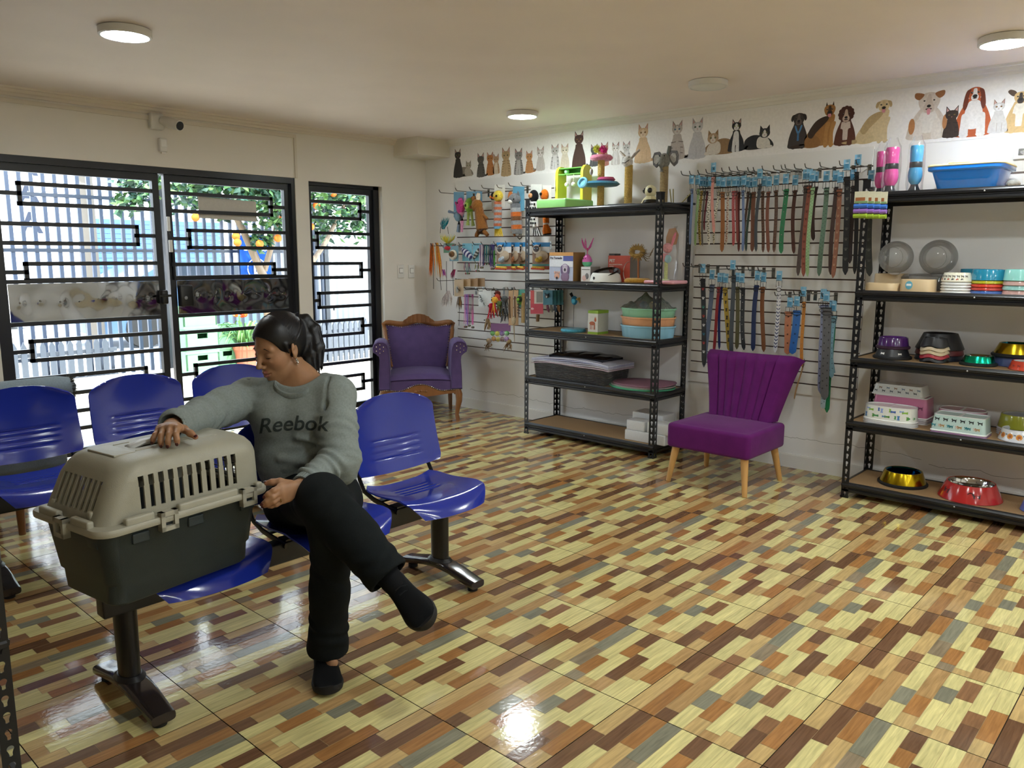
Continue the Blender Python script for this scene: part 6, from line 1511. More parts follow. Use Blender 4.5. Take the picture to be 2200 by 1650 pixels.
# feather wands and teasers
def feather_bundle(x, y, X, cols, x1, y1, label, n=14, spread=18, name='feather_teaser', stick=None):
    q, r = toy(name, x, y, X, label, 'feather teasers'); rnd = random.Random(int(x+y)); m = MB()
    for i in range(n):
        a = rnd.uniform(-1, 1); q.t(m, [(x+a*4, y), ((x+x1)/2+a*spread*.8+rnd.uniform(-4, 4), (y+y1)/2), (x1+a*spread+rnd.uniform(-5, 5), y1+rnd.uniform(-14, 14))], [2.5, rnd.uniform(3, 6), .6], rnd.choice(cols), rnd.uniform(-.015, .015), .35)
    part('feathers', m, PLUSH, r)
    if stick: m = MB('#1c1a1a'); q.t(m, stick, [2.2]*len(stick)); part('wand_stick', m, PLASTIC, r)
feather_bundle(110, 640, 4.80, ['#d8742a', '#e58a3a', '#c9601f'], 108, 915, 'orange feather teaser at the far left of the middle row', stick=[(118, 700), (124, 1025)])
feather_bundle(152, 635, 4.82, ['#d87a2c', '#e0b04a', '#d8c06a'], 178, 930, 'orange and yellow feather teaser beside the far left one', stick=[(160, 700), (188, 1035)])
feather_bundle(205, 520, 4.84, ['#1f8f9f', '#2aa5b0', '#1a7a8c'], 225, 425, 'turquoise feather tuft sticking up at the left of the panel', 18, 34, stick=[(180, 555), (184, 500), (205, 520)])
feather_bundle(245, 640, 4.83, ['#c9c86a', '#d8c034', '#b5bf7a'], 245, 570, 'yellow feather tuft below the turquoise one', 34, 62, stick=[(240, 500), (250, 560)])
feather_bundle(250, 1040, 4.84, ['#cfc4c2', '#d9d0cc', '#bdb2b0'], 235, 1165, 'pale pinkish white feather teaser hanging low at the left', 22, 52, stick=[(232, 790), (234, 1075)])
feather_bundle(205, 860, 4.83, ['#c9579a', '#8a4aa0', '#d87ab0'], 215, 920, 'pink and purple feather teaser on a black stick', 12, 14, stick=[(285, 790), (293, 1080)])
feather_bundle(300, 860, 4.85, ['#a83060', '#c04a7a', '#7a2a4a'], 290, 930, 'dark pink feather teaser left of the blue cards', 12, 16)
feather_bundle(345, 1090, 4.86, ['#8a6a48', '#a5825a', '#6f5236'], 345, 1190, 'brown feather wand with a long wooden stick by the armchair', 16, 14, stick=[(342, 1180), (338, 1335)])
# small carded mice and fish
def carded(x0, y0, x1, y1, X, cc, kind, label, cols):
    q, r = toy('carded_toy', (x0+x1)/2, y0, X, label); part('header_card', q.card(x0, y0, x1, y1, cc), PAPER, r, 0)
    cx, cy = (x0+x1)/2, (y0+y1)/2; m = MB(cols[0])
    if kind == 'fish':
        for i in range(9): q.e(m, cx-34+i*9, cy-25+i*8, 22*math.sin(PI*(i+1.2)/11)+4, 24*math.sin(PI*(i+1.2)/11)+4, cols[i % 2])
        q.t(m, [(cx+36, cy+30), (cx+30, cy+70)], [14, 4], cols[0], 0, .4)
    elif kind == 'mouse':
        for i in range(7): q.e(m, cx+18-i*6, cy-20+i*11, 14*math.sin(PI*(i+1.5)/9)+3, 14, cols[i % 2])
        q.t(m, [(cx-20, cy+50), (cx-10, cy+80), (cx+6, cy+95)], [3, 3, 2], cols[0])
    elif kind == 'oval':
        q.e(m, cx, cy+12, 34, 42, cols[0]); q.e(m, cx+4, cy+6, 26, 26, cols[1], -.02); q.e(m, cx+4, cy+8, 14, 14, cols[2], -.035)
    elif kind == 'bird':
        q.e(m, cx+8, cy, 40, 20, cols[0]); q.e(m, cx-26, cy-14, 20, 20, cols[1]); q.t(m, [(cx+30, cy-10), (cx+50, cy-30)], [10, 2], cols[0])
    part('toy_body', m, PLUSH, r)
carded(200, 640, 290, 720, 4.83, '#5a8a6a', 'bird', 'grey mouse with red body on a green card in the middle row', ('#b53038', '#8a8f98'))
carded(250, 660, 325, 790, 4.80, '#6a8f9a', 'oval', 'oval cream and brown toy on a small blue card in the middle row', ('#d6cfbd', '#7a5a3c', '#5a4028'))
carded(358, 640, 440, 790, 4.84, '#6fb0c4', 'fish', 'purple striped fish toy on a blue card in the middle row', ('#3f3f6a', '#cfcfd8'))
carded(445, 640, 522, 790, 4.84, '#6fb0c4', 'mouse', 'grey striped mouse toy on a blue card in the middle row', ('#4a4c4a', '#b8bab4'))
def ribbons(x, y, w, y1, cols, X, label, n=12):
    q, r = toy('ribbon_toy', x, y, X, label, 'ribbon toys on the cat panel'); rnd = random.Random(int(x)); m = MB()
    for i in range(n):
        a = (i/(n-1)-.5)*w; q.t(m, [(x+a, y), (x+a+rnd.uniform(-3, 3), (y+y1)/2), (x+a*1.15+rnd.uniform(-4, 4), y1+rnd.uniform(-14, 10))], [2.6, 2.6, 2.2], rnd.choice(cols), rnd.uniform(-.012, .012))
    part('ribbon_strands', m, FABRIC, r); m = MB('#6a2f3a')
    for i in range(3): q.e(m, x+(i-1)*w*.35, y1+14, 8, 9, ['#7a3038', '#3f5a3a', '#5a4632'][i])
    part('bells', m, GLOSS, r)
ribbons(530, 650, 26, 830, ['#d7c2d0', '#3a3f70', '#b06a8a'], 4.84, 'lilac and navy ribbon toy right of the blue cards')
ribbons(572, 655, 60, 800, ['#3f7a78', '#4a8a86', '#35686a'], 4.85, 'bunch of dark teal strand toys in the middle row', 16)
ribbons(622, 650, 28, 840, ['#4a3a80', '#7a4a90', '#2f3a6a'], 4.84, 'purple and blue ribbon toy beside the cat packs')
ribbons(640, 700, 14, 830, ['#4f9a3f', '#6fb04a'], 4.82, 'short green strand toy beside the first cat pack', 5)
ribbons(410, 800, 40, 880, ['#3f3f6a', '#a83a5a', '#2f7a8a'], 4.86, 'small string toy with bells under the striped fish card', 7)
ribbons(495, 800, 30, 860, ['#5a5a5a', '#7a3a3a', '#8a8f4a'], 4.86, 'small string toy with bells under the striped mouse card', 6)
ribbons(395, 1070, 22, 1330, ['#d06ab0', '#8a5ac0', '#e08ac8'], 4.82, 'long pink and violet ribbon toy in the lower row left', 5)
ribbons(425, 1070, 18, 1320, ['#4a2a4a', '#7a3a8a', '#c050a0'], 4.83, 'long dark violet ribbon toy in the lower row', 4)
ribbons(455, 1070, 16, 1335, ['#d87ab0', '#c95a98'], 4.84, 'long bright pink ribbon toy in the lower row', 4)
for i, (x0, x1, dx, nm) in enumerate(((648, 772, 4.79, 'front cat-picture toy pack right of the ribbon toys'), (768, 842, 4.83, 'second cat-picture toy pack in the middle row'), (836, 908, 4.86, 'third cat-picture toy pack behind the left shelf post'), (950, 1098, 4.80, 'large cat-picture toy pack with a yellow bow behind the left shelf post'))):
    q, r = toy('toy_pack', (x0+x1)/2, 635, dx, nm, 'cat-picture toy packs'); part('header_card', q.card(x0, 635, x1, 862, '#8a6a52'), PAPER, r, 0)
    m = MB(); q.card(x0, 632, x1, 668, '#2f86c4', .010, m); q.card(x0+(x1-x0)*.45, 660, x1, 720, '#d9dadb', .0105, m); q.card(x0, 826, x1, 862, '#a84a34', .010, m); q.card(x0, 815, x1, 832, '#3f8a7a', .0095, m); part('print_bands', m, PAPER, r, 0)
    m = MB('#cfc3b2'); cx = x0+(x1-x0)*.30; w_ = (x1-x0)/124
    q.e(m, cx+34*w_, 745, 48*w_, 42, '#b8a48c', .004, .1); q.e(m, cx, 690, 34*w_, 38, '#d3c8b8', .0, .1); q.e(m, cx-2, 686, 24*w_, 26, '#3a2f30', -.004, .1)
    for s in (-1, 1): q.t(m, [(cx+s*22*w_, 670), (cx+s*32*w_, 640)], [12*w_, 2], '#3a2f30', -.004, .15); q.e(m, cx+s*10*w_-2, 682, 5*w_, 4, '#8fb8d8', -.008, .2)
    part('cat_picture', m, PAPER, r)
    m = MB(); q.t(m, [(x0+20*w_, 840), (x1-20*w_, 846)], [9, 9], '#d9b04a', -.02); q.t(m, [(x0+10*w_, 852), (x1-25*w_, 858)], [8, 8], '#c9503a', -.018); q.e(m, x0+(x1-x0)*.5, 780, 26*w_, 22, ['#9aa8b5', '#8a5a3a', '#7a6048', '#c9a84a'][i], -.02); q.e(m, x0+(x1-x0)*.62, 765, 14*w_, 16, ['#b5bfc8', '#a5683f', '#6a4f3a', '#d6b85a'][i], -.025); part('toy_body', m, PLUSH, r)
for k in range(4):
    q, r = toy('kraft_toy_bag', 330+k*52, 935, 4.80+.02*k, ['front', 'second', 'third', 'last'][k]+' brown kraft toy bag hanging in the lower row left', 'kraft toy bags'); x0 = 290+k*60
    part('bag_body', q.card(x0, 945-k*4, x0+78, 1088 if k == 0 else 1005, ['#b09878', '#a5845a', '#96744c', '#8a6a44'][k]), PAPER, r, 0)
    if k == 0: m = MB('#8d8a80'); q.e(m, 325, 1030, 14, 30, None, -.004, .2); part('window_print', m, PAPER, r)
q, r = toy('carded_toy', 548, 1025, 4.83, 'grey feathery tail toy on a white card in the lower row'); part('header_card', q.card(495, 1030, 602, 1178, '#cfd2cf'), PAPER, r, 0)
m = MB('#6a6f6a'); rnd = random.Random(1)
for i in range(60):
    u = rnd.random(); cx, cy = 515+50*u, 1070+95*u; q.t(m, [(cx, cy), (cx+rnd.uniform(-26, 26), cy+rnd.uniform(-8, 22))], [3, .6], rnd.choice(['#5a605c', '#8a8f8a', '#4a504c']), -.01, .4)
part('feathers', m, PLUSH, r)
def octo(x, y, c, X, label, n=8, L=90, head=26):
    q, r = toy('strand_toy', x, y-40, X, label, 'strand-tailed toys'); rnd = random.Random(int(x)); m = MB(c[0]); q.e(m, x, y, head, head); q.e(m, x-6, y-4, 5, 6, '#1c1512', -.03); part('head', m, PLUSH, r); m = MB()
    for i in range(n): a = (i/(n-1)-.5)*2; q.t(m, [(x+a*10, y+head*.6), (x+a*24+rnd.uniform(-6, 6), y+L*.5), (x+a*34+rnd.uniform(-10, 10), y+L+rnd.uniform(-12, 12))], [6, 6, 3], c[(i+1) % len(c)], rnd.uniform(-.02, .02))
    part('strands', m, PLUSH, r)
octo(640, 1120, ('#d6a03a', '#c02f3a', '#d84a3a'), 4.81, 'yellow and red strand toy in the lower row', L=110, head=30)
octo(612, 1170, ('#b8283a', '#d03848', '#a82440'), 4.83, 'red strand toy hanging below the yellow one', L=100)
octo(662, 1090, ('#c0503a', '#d8703a', '#b8403a'), 4.84, 'small orange red strand toy above the yellow one', L=70, head=24)
octo(682, 1150, ('#5a6a38', '#3f4a30', '#6f5a38'), 4.82, 'olive and brown strand toy in the lower row', L=105)
octo(722, 1110, ('#55585a', '#3a3c3e', '#7a7c7e'), 4.82, 'dark grey strand toy in the lower row', L=120, head=30)
octo(725, 1210, ('#4a4c50', '#6a6c70', '#34363a'), 4.84, 'second grey strand toy hanging lower', L=90, head=24)
octo(580, 1290, ('#9a8060', '#7a6044', '#b59a78'), 4.84, 'beige feathered strand toy at the bottom left', L=80, head=18)
octo(665, 1065, ('#7a3a30', '#5a2a28', '#8a4a3a'), 4.87, 'brownish red bundle behind the yellow strand toy', L=60)
for i, x in enumerate((768, 812)):
    q, r = toy('wooden_stick_pack', x, 1035, 4.82, ['left', 'right'][i]+' flat wooden cat stick pack in the lower row', 'wooden stick packs')
    part('card_strip', q.card(x-19, 1035, x+19, 1332, '#b9966c'), PAPER, r, 0); m = MB('#4a3524'); q.t(m, [(x, 1090), (x+4, 1270)], [4, 5], None, -.004); q.e(m, x, 1100, 8, 14, '#6a3028', -.004); part('catnip_stick', m, WOOD, r)
    if i: m = MB('#b5a588'); q.e(m, x+2, 1290, 18, 34, None, -.02); q.t(m, [(x+4, 1320), (x+8, 1470)], [5, 2], '#a58f6a', -.02); part('feathers', m, PLUSH, r)
carded(832, 1030, 885, 1180, 4.83, '#4f9a8a', 'oval', 'green ringed toy on a teal card right of the wooden sticks', ('#5f9a3a', '#2a3a28', '#8fc04a'))
q, r = toy('sisal_stick', 885, 1055, 4.83, 'thick sisal stick with a black fishbone mark behind the shelf post'); m = MB('#b09468'); q.t(m, [(886, 1060), (884, 1180), (882, 1310)], [19, 20, 19]); part('stick', m, SISAL, r)
m = MB('#1d1a17'); q.t(m, [(880, 1140), (880, 1250)], [3, 3], None, -.055)
for i in range(4): q.t(m, [(868, 1150+i*24), (892, 1158+i*24)], [3, 3], None, -.055)
part('fishbone_mark', m, PAPER, r)
q, r = toy('toy_pack', 990, 1035, 4.82, 'red and white toy pack with a pink window behind the shelf post')
part('header_card', q.card(935, 1038, 1042, 1235, '#d5ccc2'), PAPER, r, 0); m = MB(); q.card(935, 1150, 1042, 1235, '#c03a4a', .010, m); q.card(935, 1038, 965, 1150, '#c94a4a', .0105, m); q.card(985, 1050, 1035, 1140, '#8d8a80', .0105, m); part('print_bands', m, PAPER, r, 0); m = MB('#e8b0b4'); q.e(m, 960, 1192, 16, 10, None, -.003, .2); q.t(m, [(1005, 1240), (1002, 1300)], [16, 14], '#7a5a3a'); part('paw_mark', m, PAPER, r)
for k in range(4):
    q, r = toy('toy_pack', 1080+k*26, 1030, 4.80+.022*k, ['front', 'second', 'third', 'rearmost'][k]+' teal toy pack with a black bear face behind the shelf post', 'teal toy packs'); x0 = 1040+k*30
    part('header_card', q.card(x0, 1035, x0+80, 1160, ['#3f7f92', '#4a8a9a', '#56949f', '#5f9aa5'][k]), PAPER, r, 0)
    if k == 0: m = MB('#1c2426'); q.e(m, 1076, 1085, 20, 18, None, .006, .2); q.t(m, [(1062, 1070), (1060, 1056)], [7, 2], None, .006, .3); q.t(m, [(1090, 1070), (1094, 1056)], [7, 2], None, .006, .3); q.e(m, 1076, 1092, 8, 9, '#d8d8d4', .002, .2); part('face_print', m, PAPER, r)
    m = MB(['#8a5a6a', '#8f8f8a', '#5a6a7a', '#a07a5a'][k]); q.t(m, [(x0+45, 1160), (x0+50, 1195), (x0+58, 1222)], [10, 14, 5]); part('tail_fringe', m, PLUSH, r)
q, r = toy('toy_ball_bag', 682, 1318, 4.83, 'bag of colourful cat balls at the bottom of the toy panel'); part('header_card', q.card(598, 1318, 765, 1385, '#7a4a78'), PAPER, r, 0)
for i, (x, y, c) in enumerate(((622, 1400, '#58a84a'), (662, 1402, '#c9c83a'), (702, 1402, '#6a3a90'), (742, 1400, '#4a9a48'), (632, 1446, '#c9903a'), (668, 1450, '#d8c85a'), (705, 1450, '#7a4a3a'), (740, 1448, '#8a4a98'))):
    m = MB(c); q.e(m, x, y, 19, 21, None, 0, 1); part('cat_ball', m, GLOSS, r)
m = MB('#ffffff'); q.card(595, 1385, 770, 1476, '#ffffff', -.03, m); part('clear_bag', m, FILM, r, 0)
def feather_mouse(x, y, label):
    q, r = toy('feather_mouse', x, y, 4.84, label, 'feather mice'); rnd = random.Random(int(x)); m = MB('#a58a62'); q.e(m, x, y+22, 24, 20); q.t(m, [(x, y), (x+2, y+14)], [3, 3]); part('body', m, SISAL, r); m = MB()
    for i in range(12): q.t(m, [(x, y+30), (x+rnd.uniform(-30, 25), y+60), (x+rnd.uniform(-55, 30), y+rnd.uniform(80, 115))], [4, 6, 1], rnd.choice(['#8a6a48', '#a5835a', '#c9b090']), rnd.uniform(-.02, .02), .35)
    part('feathers', m, PLUSH, r)
feather_mouse(592, 1440, 'brown feathered mouse toy at the bottom left of the toy panel'); feather_mouse(758, 1445, 'brown feathered mouse toy at the bottom right of the toy panel')

# ================================================================== printed border of cats and dogs along the top of the shelf wall
FX = XW-.0021
fr_ = thing('animal_border', 'white wallpaper border printed with sitting cats and dogs under the ceiling', 'wall border', (XW-.0009, 2.6, 2.02))
part('border_paper', MB('#f0eeeb').b2((-.001, -2.5, -.002), (0, 2.72, .298)), PAPER, fr_, 0)
class Pic:
    """flat printed animal; u to the right (-y), v up, one unit = its height"""
    def __init__(s, px, pyb, pyt): B_ = on_x(px, pyb, FX); T_ = on_x(px, pyt, FX); s.o = B_-Vector((XW-.0009, 2.6, 2.02)); s.h = T_.z-B_.z; s.m = MB(); s.l = 0
    def P(s, pts, c):
        s.l += 1; x = -.0014-.00006*s.l
        s.m.poly([(x, s.o.y-u*s.h, s.o.z+v*s.h) for u, v in reversed(pts)], c)
    def E(s, u, v, ru, rv, c, rot=0.0, n=20): s.P([(u+ru*math.cos(a)*math.cos(rot)-rv*math.sin(a)*math.sin(rot), v+ru*math.cos(a)*math.sin(rot)+rv*math.sin(a)*math.cos(rot)) for a in [2*PI*i/n for i in range(n)]], c)
    def done(s, name): part(name, s.m, PRINT, fr_, 0)
def smooth(pts, n=5):
    out = []; L_ = len(pts)
    for i in range(L_):
        p0, p1, p2, p3 = [Vector(pts[(i+k-1) % L_]) for k in range(4)]
        for j in range(n):
            t = j/n; out.append(tuple(.5*((2*p1)+(-p0+p2)*t+(2*p0-5*p1+4*p2-p3)*t*t+(-p0+3*p1-3*p2+p3)*t**3)))
    return out
def cat(px, pyb, pyt, c, dark=None, chest=None, face=None, eye='#6a6a3a', stripes=0, tail=1, lean=0.0, fat=1.0, kit=False):
    s = Pic(px, pyb, pyt); dark = dark or c; rnd = random.Random(int(px))
    hr = .19 if kit else .155; hv = .70 if kit else .78
    if tail: s.P(smooth([(tail*.18, .02), (tail*.36, .03), (tail*.44, .12), (tail*.40, .15), (tail*.32, .09), (tail*.16, .10)]), dark)
    s.P(smooth([(-.20*fat, .0), (-.235*fat, .12), (-.20*fat, .34), (-.13+lean, .56), (-.10+lean, .66), (.10+lean, .66), (.15+lean, .54), (.22*fat, .34), (.25*fat, .14), (.21*fat, .0)]), c)
    if stripes:
        for k in range(stripes): v = .14+.44*k/stripes; w = .16*fat; s.P([(-w-.02, v), (-w*.2, v+.02), (-w*.2, v+.045), (-w-.02, v+.03)], dark); s.P([(w+.04, v), (w*.3, v+.025), (w*.3, v+.05), (w+.03, v+.03)], dark)
    if chest: s.P(smooth([(-.09+lean*.6, .22), (-.10+lean, .45), (-.06+lean, .62), (.06+lean, .62), (.10+lean, .45), (.07+lean*.6, .22)]), chest)
    for a in (-.075, .065): s.P(smooth([(a-.055, .0), (a-.052, .2), (a-.03+lean*.5, .40), (a+.03+lean*.5, .40), (a+.052, .2), (a+.055, .0)]), chest or c); s.E(a, .02, .062, .028, chest or c); s.P([(a+.055, .03), (a+.062, .03), (a+.058, .30), (a+.052, .30)], dark)
    for sg in (-1, 1): s.P([(lean+sg*.045, hv+hr*.75), (lean+sg*hr*.98, hv+hr*.35), (lean+sg*hr*.95, hv+hr*1.62)], dark); s.P([(lean+sg*.075, hv+hr*.75), (lean+sg*hr*.85, hv+hr*.55), (lean+sg*hr*.86, hv+hr*1.35)], '#c9a098')
    s.P(smooth([(lean-hr*1.02, hv), (lean-hr*.85, hv+hr*.62), (lean, hv+hr*.86), (lean+hr*.85, hv+hr*.62), (lean+hr*1.02, hv), (lean+hr*.62, hv-hr*.62), (lean, hv-hr*.82), (lean-hr*.62, hv-hr*.62)]), c)
    if stripes:
        for a in (-.05, 0, .05): s.P([(lean+a-.008, hv+hr*.35), (lean+a+.008, hv+hr*.35), (lean+a*1.3+.004, hv+hr*.8), (lean+a*1.3-.004, hv+hr*.8)], dark)
    if face: s.P(smooth([(lean-.03, hv+hr*.55), (lean-hr*.55, hv-hr*.25), (lean-hr*.4, hv-hr*.66), (lean, hv-hr*.78), (lean+hr*.4, hv-hr*.66), (lean+hr*.55, hv-hr*.25), (lean+.03, hv+hr*.55)]), face)
    for sg in (-1, 1): s.E(lean+sg*hr*.42, hv+hr*.08, .030, .024, '#1a1712'); s.E(lean+sg*hr*.42, hv+hr*.08, .023, .019, eye); s.E(lean+sg*hr*.42, hv+hr*.08, .009, .018, '#0c0c0c')
    s.P([(lean-.022, hv-hr*.22), (lean+.022, hv-hr*.22), (lean, hv-hr*.38)], '#b5766c'); s.P([(lean-.03, hv-hr*.52), (lean, hv-hr*.42), (lean+.03, hv-hr*.52), (lean, hv-hr*.47)], '#4a3a34')
    s.done('kitten_print' if kit else 'cat_print')
def lying(px, pyb, pyt, c, dark, chest, side=1):
    s = Pic(px, pyb, pyt)
    s.P(smooth([(-.75*side, .10), (-.70*side, .45), (-.30*side, .62), (.25*side, .50), (.55*side, .30), (.60*side, .05), (0, .0), (-.55*side, .0)]), dark); s.P(smooth([(-.1*side, .05), (-.12*side, .45), (.2*side, .55), (.45*side, .30), (.42*side, .05)]), chest)
    for a in (.15, .45): s.E(a*side, .07, .14, .07, chest)
    hx, hv, hr = .20*side, .66, .24
    for sg in (-1, 1): s.P([(hx+sg*.06, hv+hr*.7), (hx+sg*hr*.98, hv+hr*.35), (hx+sg*hr*.9, hv+hr*1.45)], dark)
    s.E(hx, hv, hr*1.05, hr*.86, c); s.P(smooth([(hx-.03, hv+hr*.5), (hx-hr*.5, hv-hr*.4), (hx, hv-hr*.75), (hx+hr*.5, hv-hr*.4), (hx+.03, hv+hr*.5)]), chest)
    for sg in (-1, 1): s.E(hx+sg*hr*.42, hv+.02, .045, .035, '#16140f'); s.E(hx+sg*hr*.42, hv+.02, .03, .024, '#7a7a48')
    s.P([(hx-.03, hv-hr*.25), (hx+.03, hv-hr*.25), (hx, hv-hr*.42)], '#a8706a'); s.done('cat_print')
def dog(px, pyb, pyt, c, dark, chest=None, ear='flop', muzzle=None, tongue=False, fat=1.0, lean=0.0, side=0, extra=None, hr=.17, legc=None):
    s = Pic(px, pyb, pyt); hv = .80; legc = legc or c
    if side:      # three-quarter seat, rump on one side
        s.P(smooth([(-.46*side, .0), (-.52*side, .10), (-.34*side, .40), (-.10*side+lean, .66), (.12*side+lean, .70), (.20*side, .45), (.17*side, .05), (0, .02)]), c)
        s.P(smooth([(-.44*side, .0), (-.46*side, .18), (-.28*side, .30), (-.10*side, .16), (-.12*side, .0)]), mixc(c, dark, .25)); s.P(smooth([(-.40*side, .30), (-.22*side, .58), (-.08*side+lean, .68), (-.02*side+lean, .60), (-.18*side, .34), (-.30*side, .2)]), dark)
        s.P(smooth([(-.50*side, .0), (-.78*side, .02), (-.80*side, .06), (-.48*side, .09)]), dark)
        for a in (.04, .17): s.P(smooth([(a*side-.045, .0), (a*side-.04, .3), (a*side+lean*.4-.05, .52), (a*side+lean*.4+.05, .52), (a*side+.04, .3), (a*side+.045, .0)]), legc); s.E(a*side+.01*side, .022, .06, .028, legc)
    else:
        s.P(smooth([(-.25*fat, .0), (-.29*fat, .16), (-.24*fat, .40), (-.15*fat+lean, .62), (-.10+lean, .72), (.10+lean, .72), (.15*fat+lean, .62), (.24*fat, .40), (.29*fat, .16), (.25*fat, .0)]), c)
        if chest: s.P(smooth([(-.12*fat, .16), (-.14*fat, .42), (-.09+lean, .66), (.09+lean, .66), (.14*fat, .42), (.12*fat, .16)]), chest)
        for a in (-.13*fat, .13*fat): s.P(smooth([(a-.06*fat, .0), (a-.06*fat, .24), (a-.05, .42), (a+.05, .42), (a+.06*fat, .24), (a+.06*fat, .0)]), legc); s.E(a, .025, .075*fat, .032, legc)
    hx = lean
    if extra: extra(s)
    if ear == 'up':
        for sg in (-1, 1): s.P([(hx+sg*.04, hv+hr*.6), (hx+sg*hr*.85, hv+hr*.3), (hx+sg*hr*.62, hv+hr*1.55)], dark)
    if ear == 'big':
        for sg in (-1, 1): s.P(smooth([(hx+sg*.08, hv+hr*.6), (hx+sg*hr*1.2, hv+hr*.35), (hx+sg*hr*2.0, hv+hr*1.1), (hx+sg*hr*1.7, hv+hr*1.5), (hx+sg*hr*.9, hv+hr*1.2)]), dark)
    s.P(smooth([(hx-hr, hv+hr*.1), (hx-hr*.8, hv+hr*.75), (hx, hv+hr), (hx+hr*.8, hv+hr*.75), (hx+hr, hv+hr*.1), (hx+hr*.62, hv-hr*.75), (hx, hv-hr*1.0), (hx-hr*.62, hv-hr*.75)]), c if ear != 'curly' else dark)
    if ear == 'flop':
        for sg in (-1, 1): s.P(smooth([(hx+sg*hr*.6, hv+hr*.75), (hx+sg*hr*1.15, hv+hr*.65), (hx+sg*hr*1.35, hv+hr*.0), (hx+sg*hr*1.1, hv-hr*.35), (hx+sg*hr*.9, hv+hr*.1)]), dark)
    if ear == 'rose':
        for sg in (-1, 1): s.P(smooth([(hx+sg*hr*.5, hv+hr*.85), (hx+sg*hr*1.3, hv+hr*1.05), (hx+sg*hr*1.35, hv+hr*.6), (hx+sg*hr*.9, hv+hr*.35)]), dark)
    if ear == 'long':
        for sg in (-1, 1): s.P(smooth([(hx+sg*hr*.55, hv+hr*.7), (hx+sg*hr*1.2, hv+hr*.4), (hx+sg*hr*1.55, hv-hr*1.6), (hx+sg*hr*1.2, hv-hr*2.3), (hx+sg*hr*.85, hv-hr*1.4), (hx+sg*hr*.8, hv-hr*.2)]), dark)
    if ear == 'curly':
        for k in range(12): a = 2*PI*k/12; s.E(hx+hr*.85*math.cos(a), hv+hr*.15+hr*.85*math.sin(a), hr*.35, hr*.35, dark)
    mz = muzzle or c; s.P(smooth([(hx-.028, hv+hr*.75), (hx-hr*.30, hv+hr*.05), (hx-hr*.52, hv-hr*.45), (hx-hr*.3, hv-hr*.92), (hx+hr*.3, hv-hr*.92), (hx+hr*.52, hv-hr*.45), (hx+hr*.30, hv+hr*.05), (hx+.028, hv+hr*.75)]), mz)
    for sg in (-1, 1): s.E(hx+sg*hr*.45, hv+hr*.22, .021, .018, '#17120e'); s.E(hx+sg*hr*.45+.005, hv+hr*.27, .006, .005, '#d8d4cc')
    s.E(hx, hv-hr*.32, .044, .032, '#1a1616'); s.P(smooth([(hx-hr*.32, hv-hr*.6), (hx, hv-hr*.52), (hx+hr*.32, hv-hr*.6), (hx, hv-hr*.72)]), '#3a2622')
    if tongue: s.P(smooth([(hx-.035, hv-hr*.62), (hx+.035, hv-hr*.62), (hx+.03, hv-hr*1.1), (hx-.025, hv-hr*1.1)]), '#d08a94')
    s.done('dog_print')
cat(984, 381, 321, '#33302f', '#262423', eye='#a8a850'); lying(1002, 379, 345, '#a39a8c', '#8a8175', '#b5ac9e'); cat(1033, 380, 328, '#5a5652', '#3a3733', stripes=4, eye='#8a8a5a', kit=True)
cat(1053, 376, 326, '#b9793f', '#9a5c2c', stripes=3, kit=True, tail=0); cat(1066, 373, 330, '#bd9a76', '#9c7852', stripes=3, kit=True, tail=0, chest='#d8c8b0'); cat(1087, 378, 316, '#b59a72', '#8c7350', stripes=5, kit=True, tail=0)
cat(1114, 375, 318, '#8d8986', '#55524f', stripes=5, kit=True, chest='#b5b2ae'); cat(1137, 371, 323, '#bf8a58', '#a06c3c', stripes=4, kit=True); cat(1161, 366, 314, '#c3bcb5', '#8d8680', face='#dad5d0', kit=True, tail=-1)
cat(1192, 363, 309, '#c0bdba', '#6f6c6a', stripes=3, chest='#dcdad8', kit=True, tail=0); cat(1213, 361, 308, '#d5cbb5', '#b09f80', face='#e2dac8', kit=True, tail=0); cat(1243, 361, 283, '#4a2f25', '#38221b', eye='#a8803a', tail=0, fat=1.0)
cat(1276, 357, 309, '#4a4a4c', '#333335', kit=True, tail=-1); cat(1298, 356, 305, '#a86a5a', '#7a4438', kit=True, tail=0); cat(1322, 354, 305, '#cfc9c2', '#5f4f48', chest='#e0dcd8', face='#e6e2de', kit=True, tail=0); cat(1345, 353, 303, '#c9c7c3', '#7f7d7a', stripes=3, chest='#dddbd8', kit=True, tail=0)
cat(1380, 349, 268, '#d3b38a', '#b98f62', face='#e0c8a8', eye='#b5803a', fat=1.1); cat(1453, 342, 261, '#b7ada4', '#7f746c', face='#cfc8c0', eye='#6f9ac0', stripes=3); cat(1496, 340, 255, '#c6c6c9', '#a5a5a9', face='#d8d8da', eye='#7a9a8a', fat=1.05, tail=-1)
lying(1540, 332, 278, '#b59a7a', '#94744e', '#dcd4c8', -1); cat(1580, 325, 257, '#1f1f22', '#17171a', chest='#d8d8d8', face='#d8d8d8', eye='#9aa84a', fat=1.15); lying(1632, 320, 270, '#2c2c2e', '#242426', '#d9d5cc', 1)
dog(1713, 318, 241, '#3d3634', '#2a2524', ear='flop', muzzle='#6a5f5a', extra=lambda s: [s.P(smooth([(-.11, .60), (-.03, .40), (.03, .40), (.11, .60), (.07, .62), (0, .46), (-.07, .62)]), '#4f86b5'), s.P([(-.03, .20), (.03, .20), (.025, .42), (-.025, .42)], '#3f6f9a')])
dog(1769, 314, 220, '#a5753f', '#3a2a20', ear='up', muzzle='#4a3628', tongue=True, side=1, lean=.10, hr=.13, legc='#b5854a')
dog(1814, 311, 232, '#5a3022', '#4a251a', chest='#cfc0b4', ear='curly', muzzle='#bfa898', hr=.19)
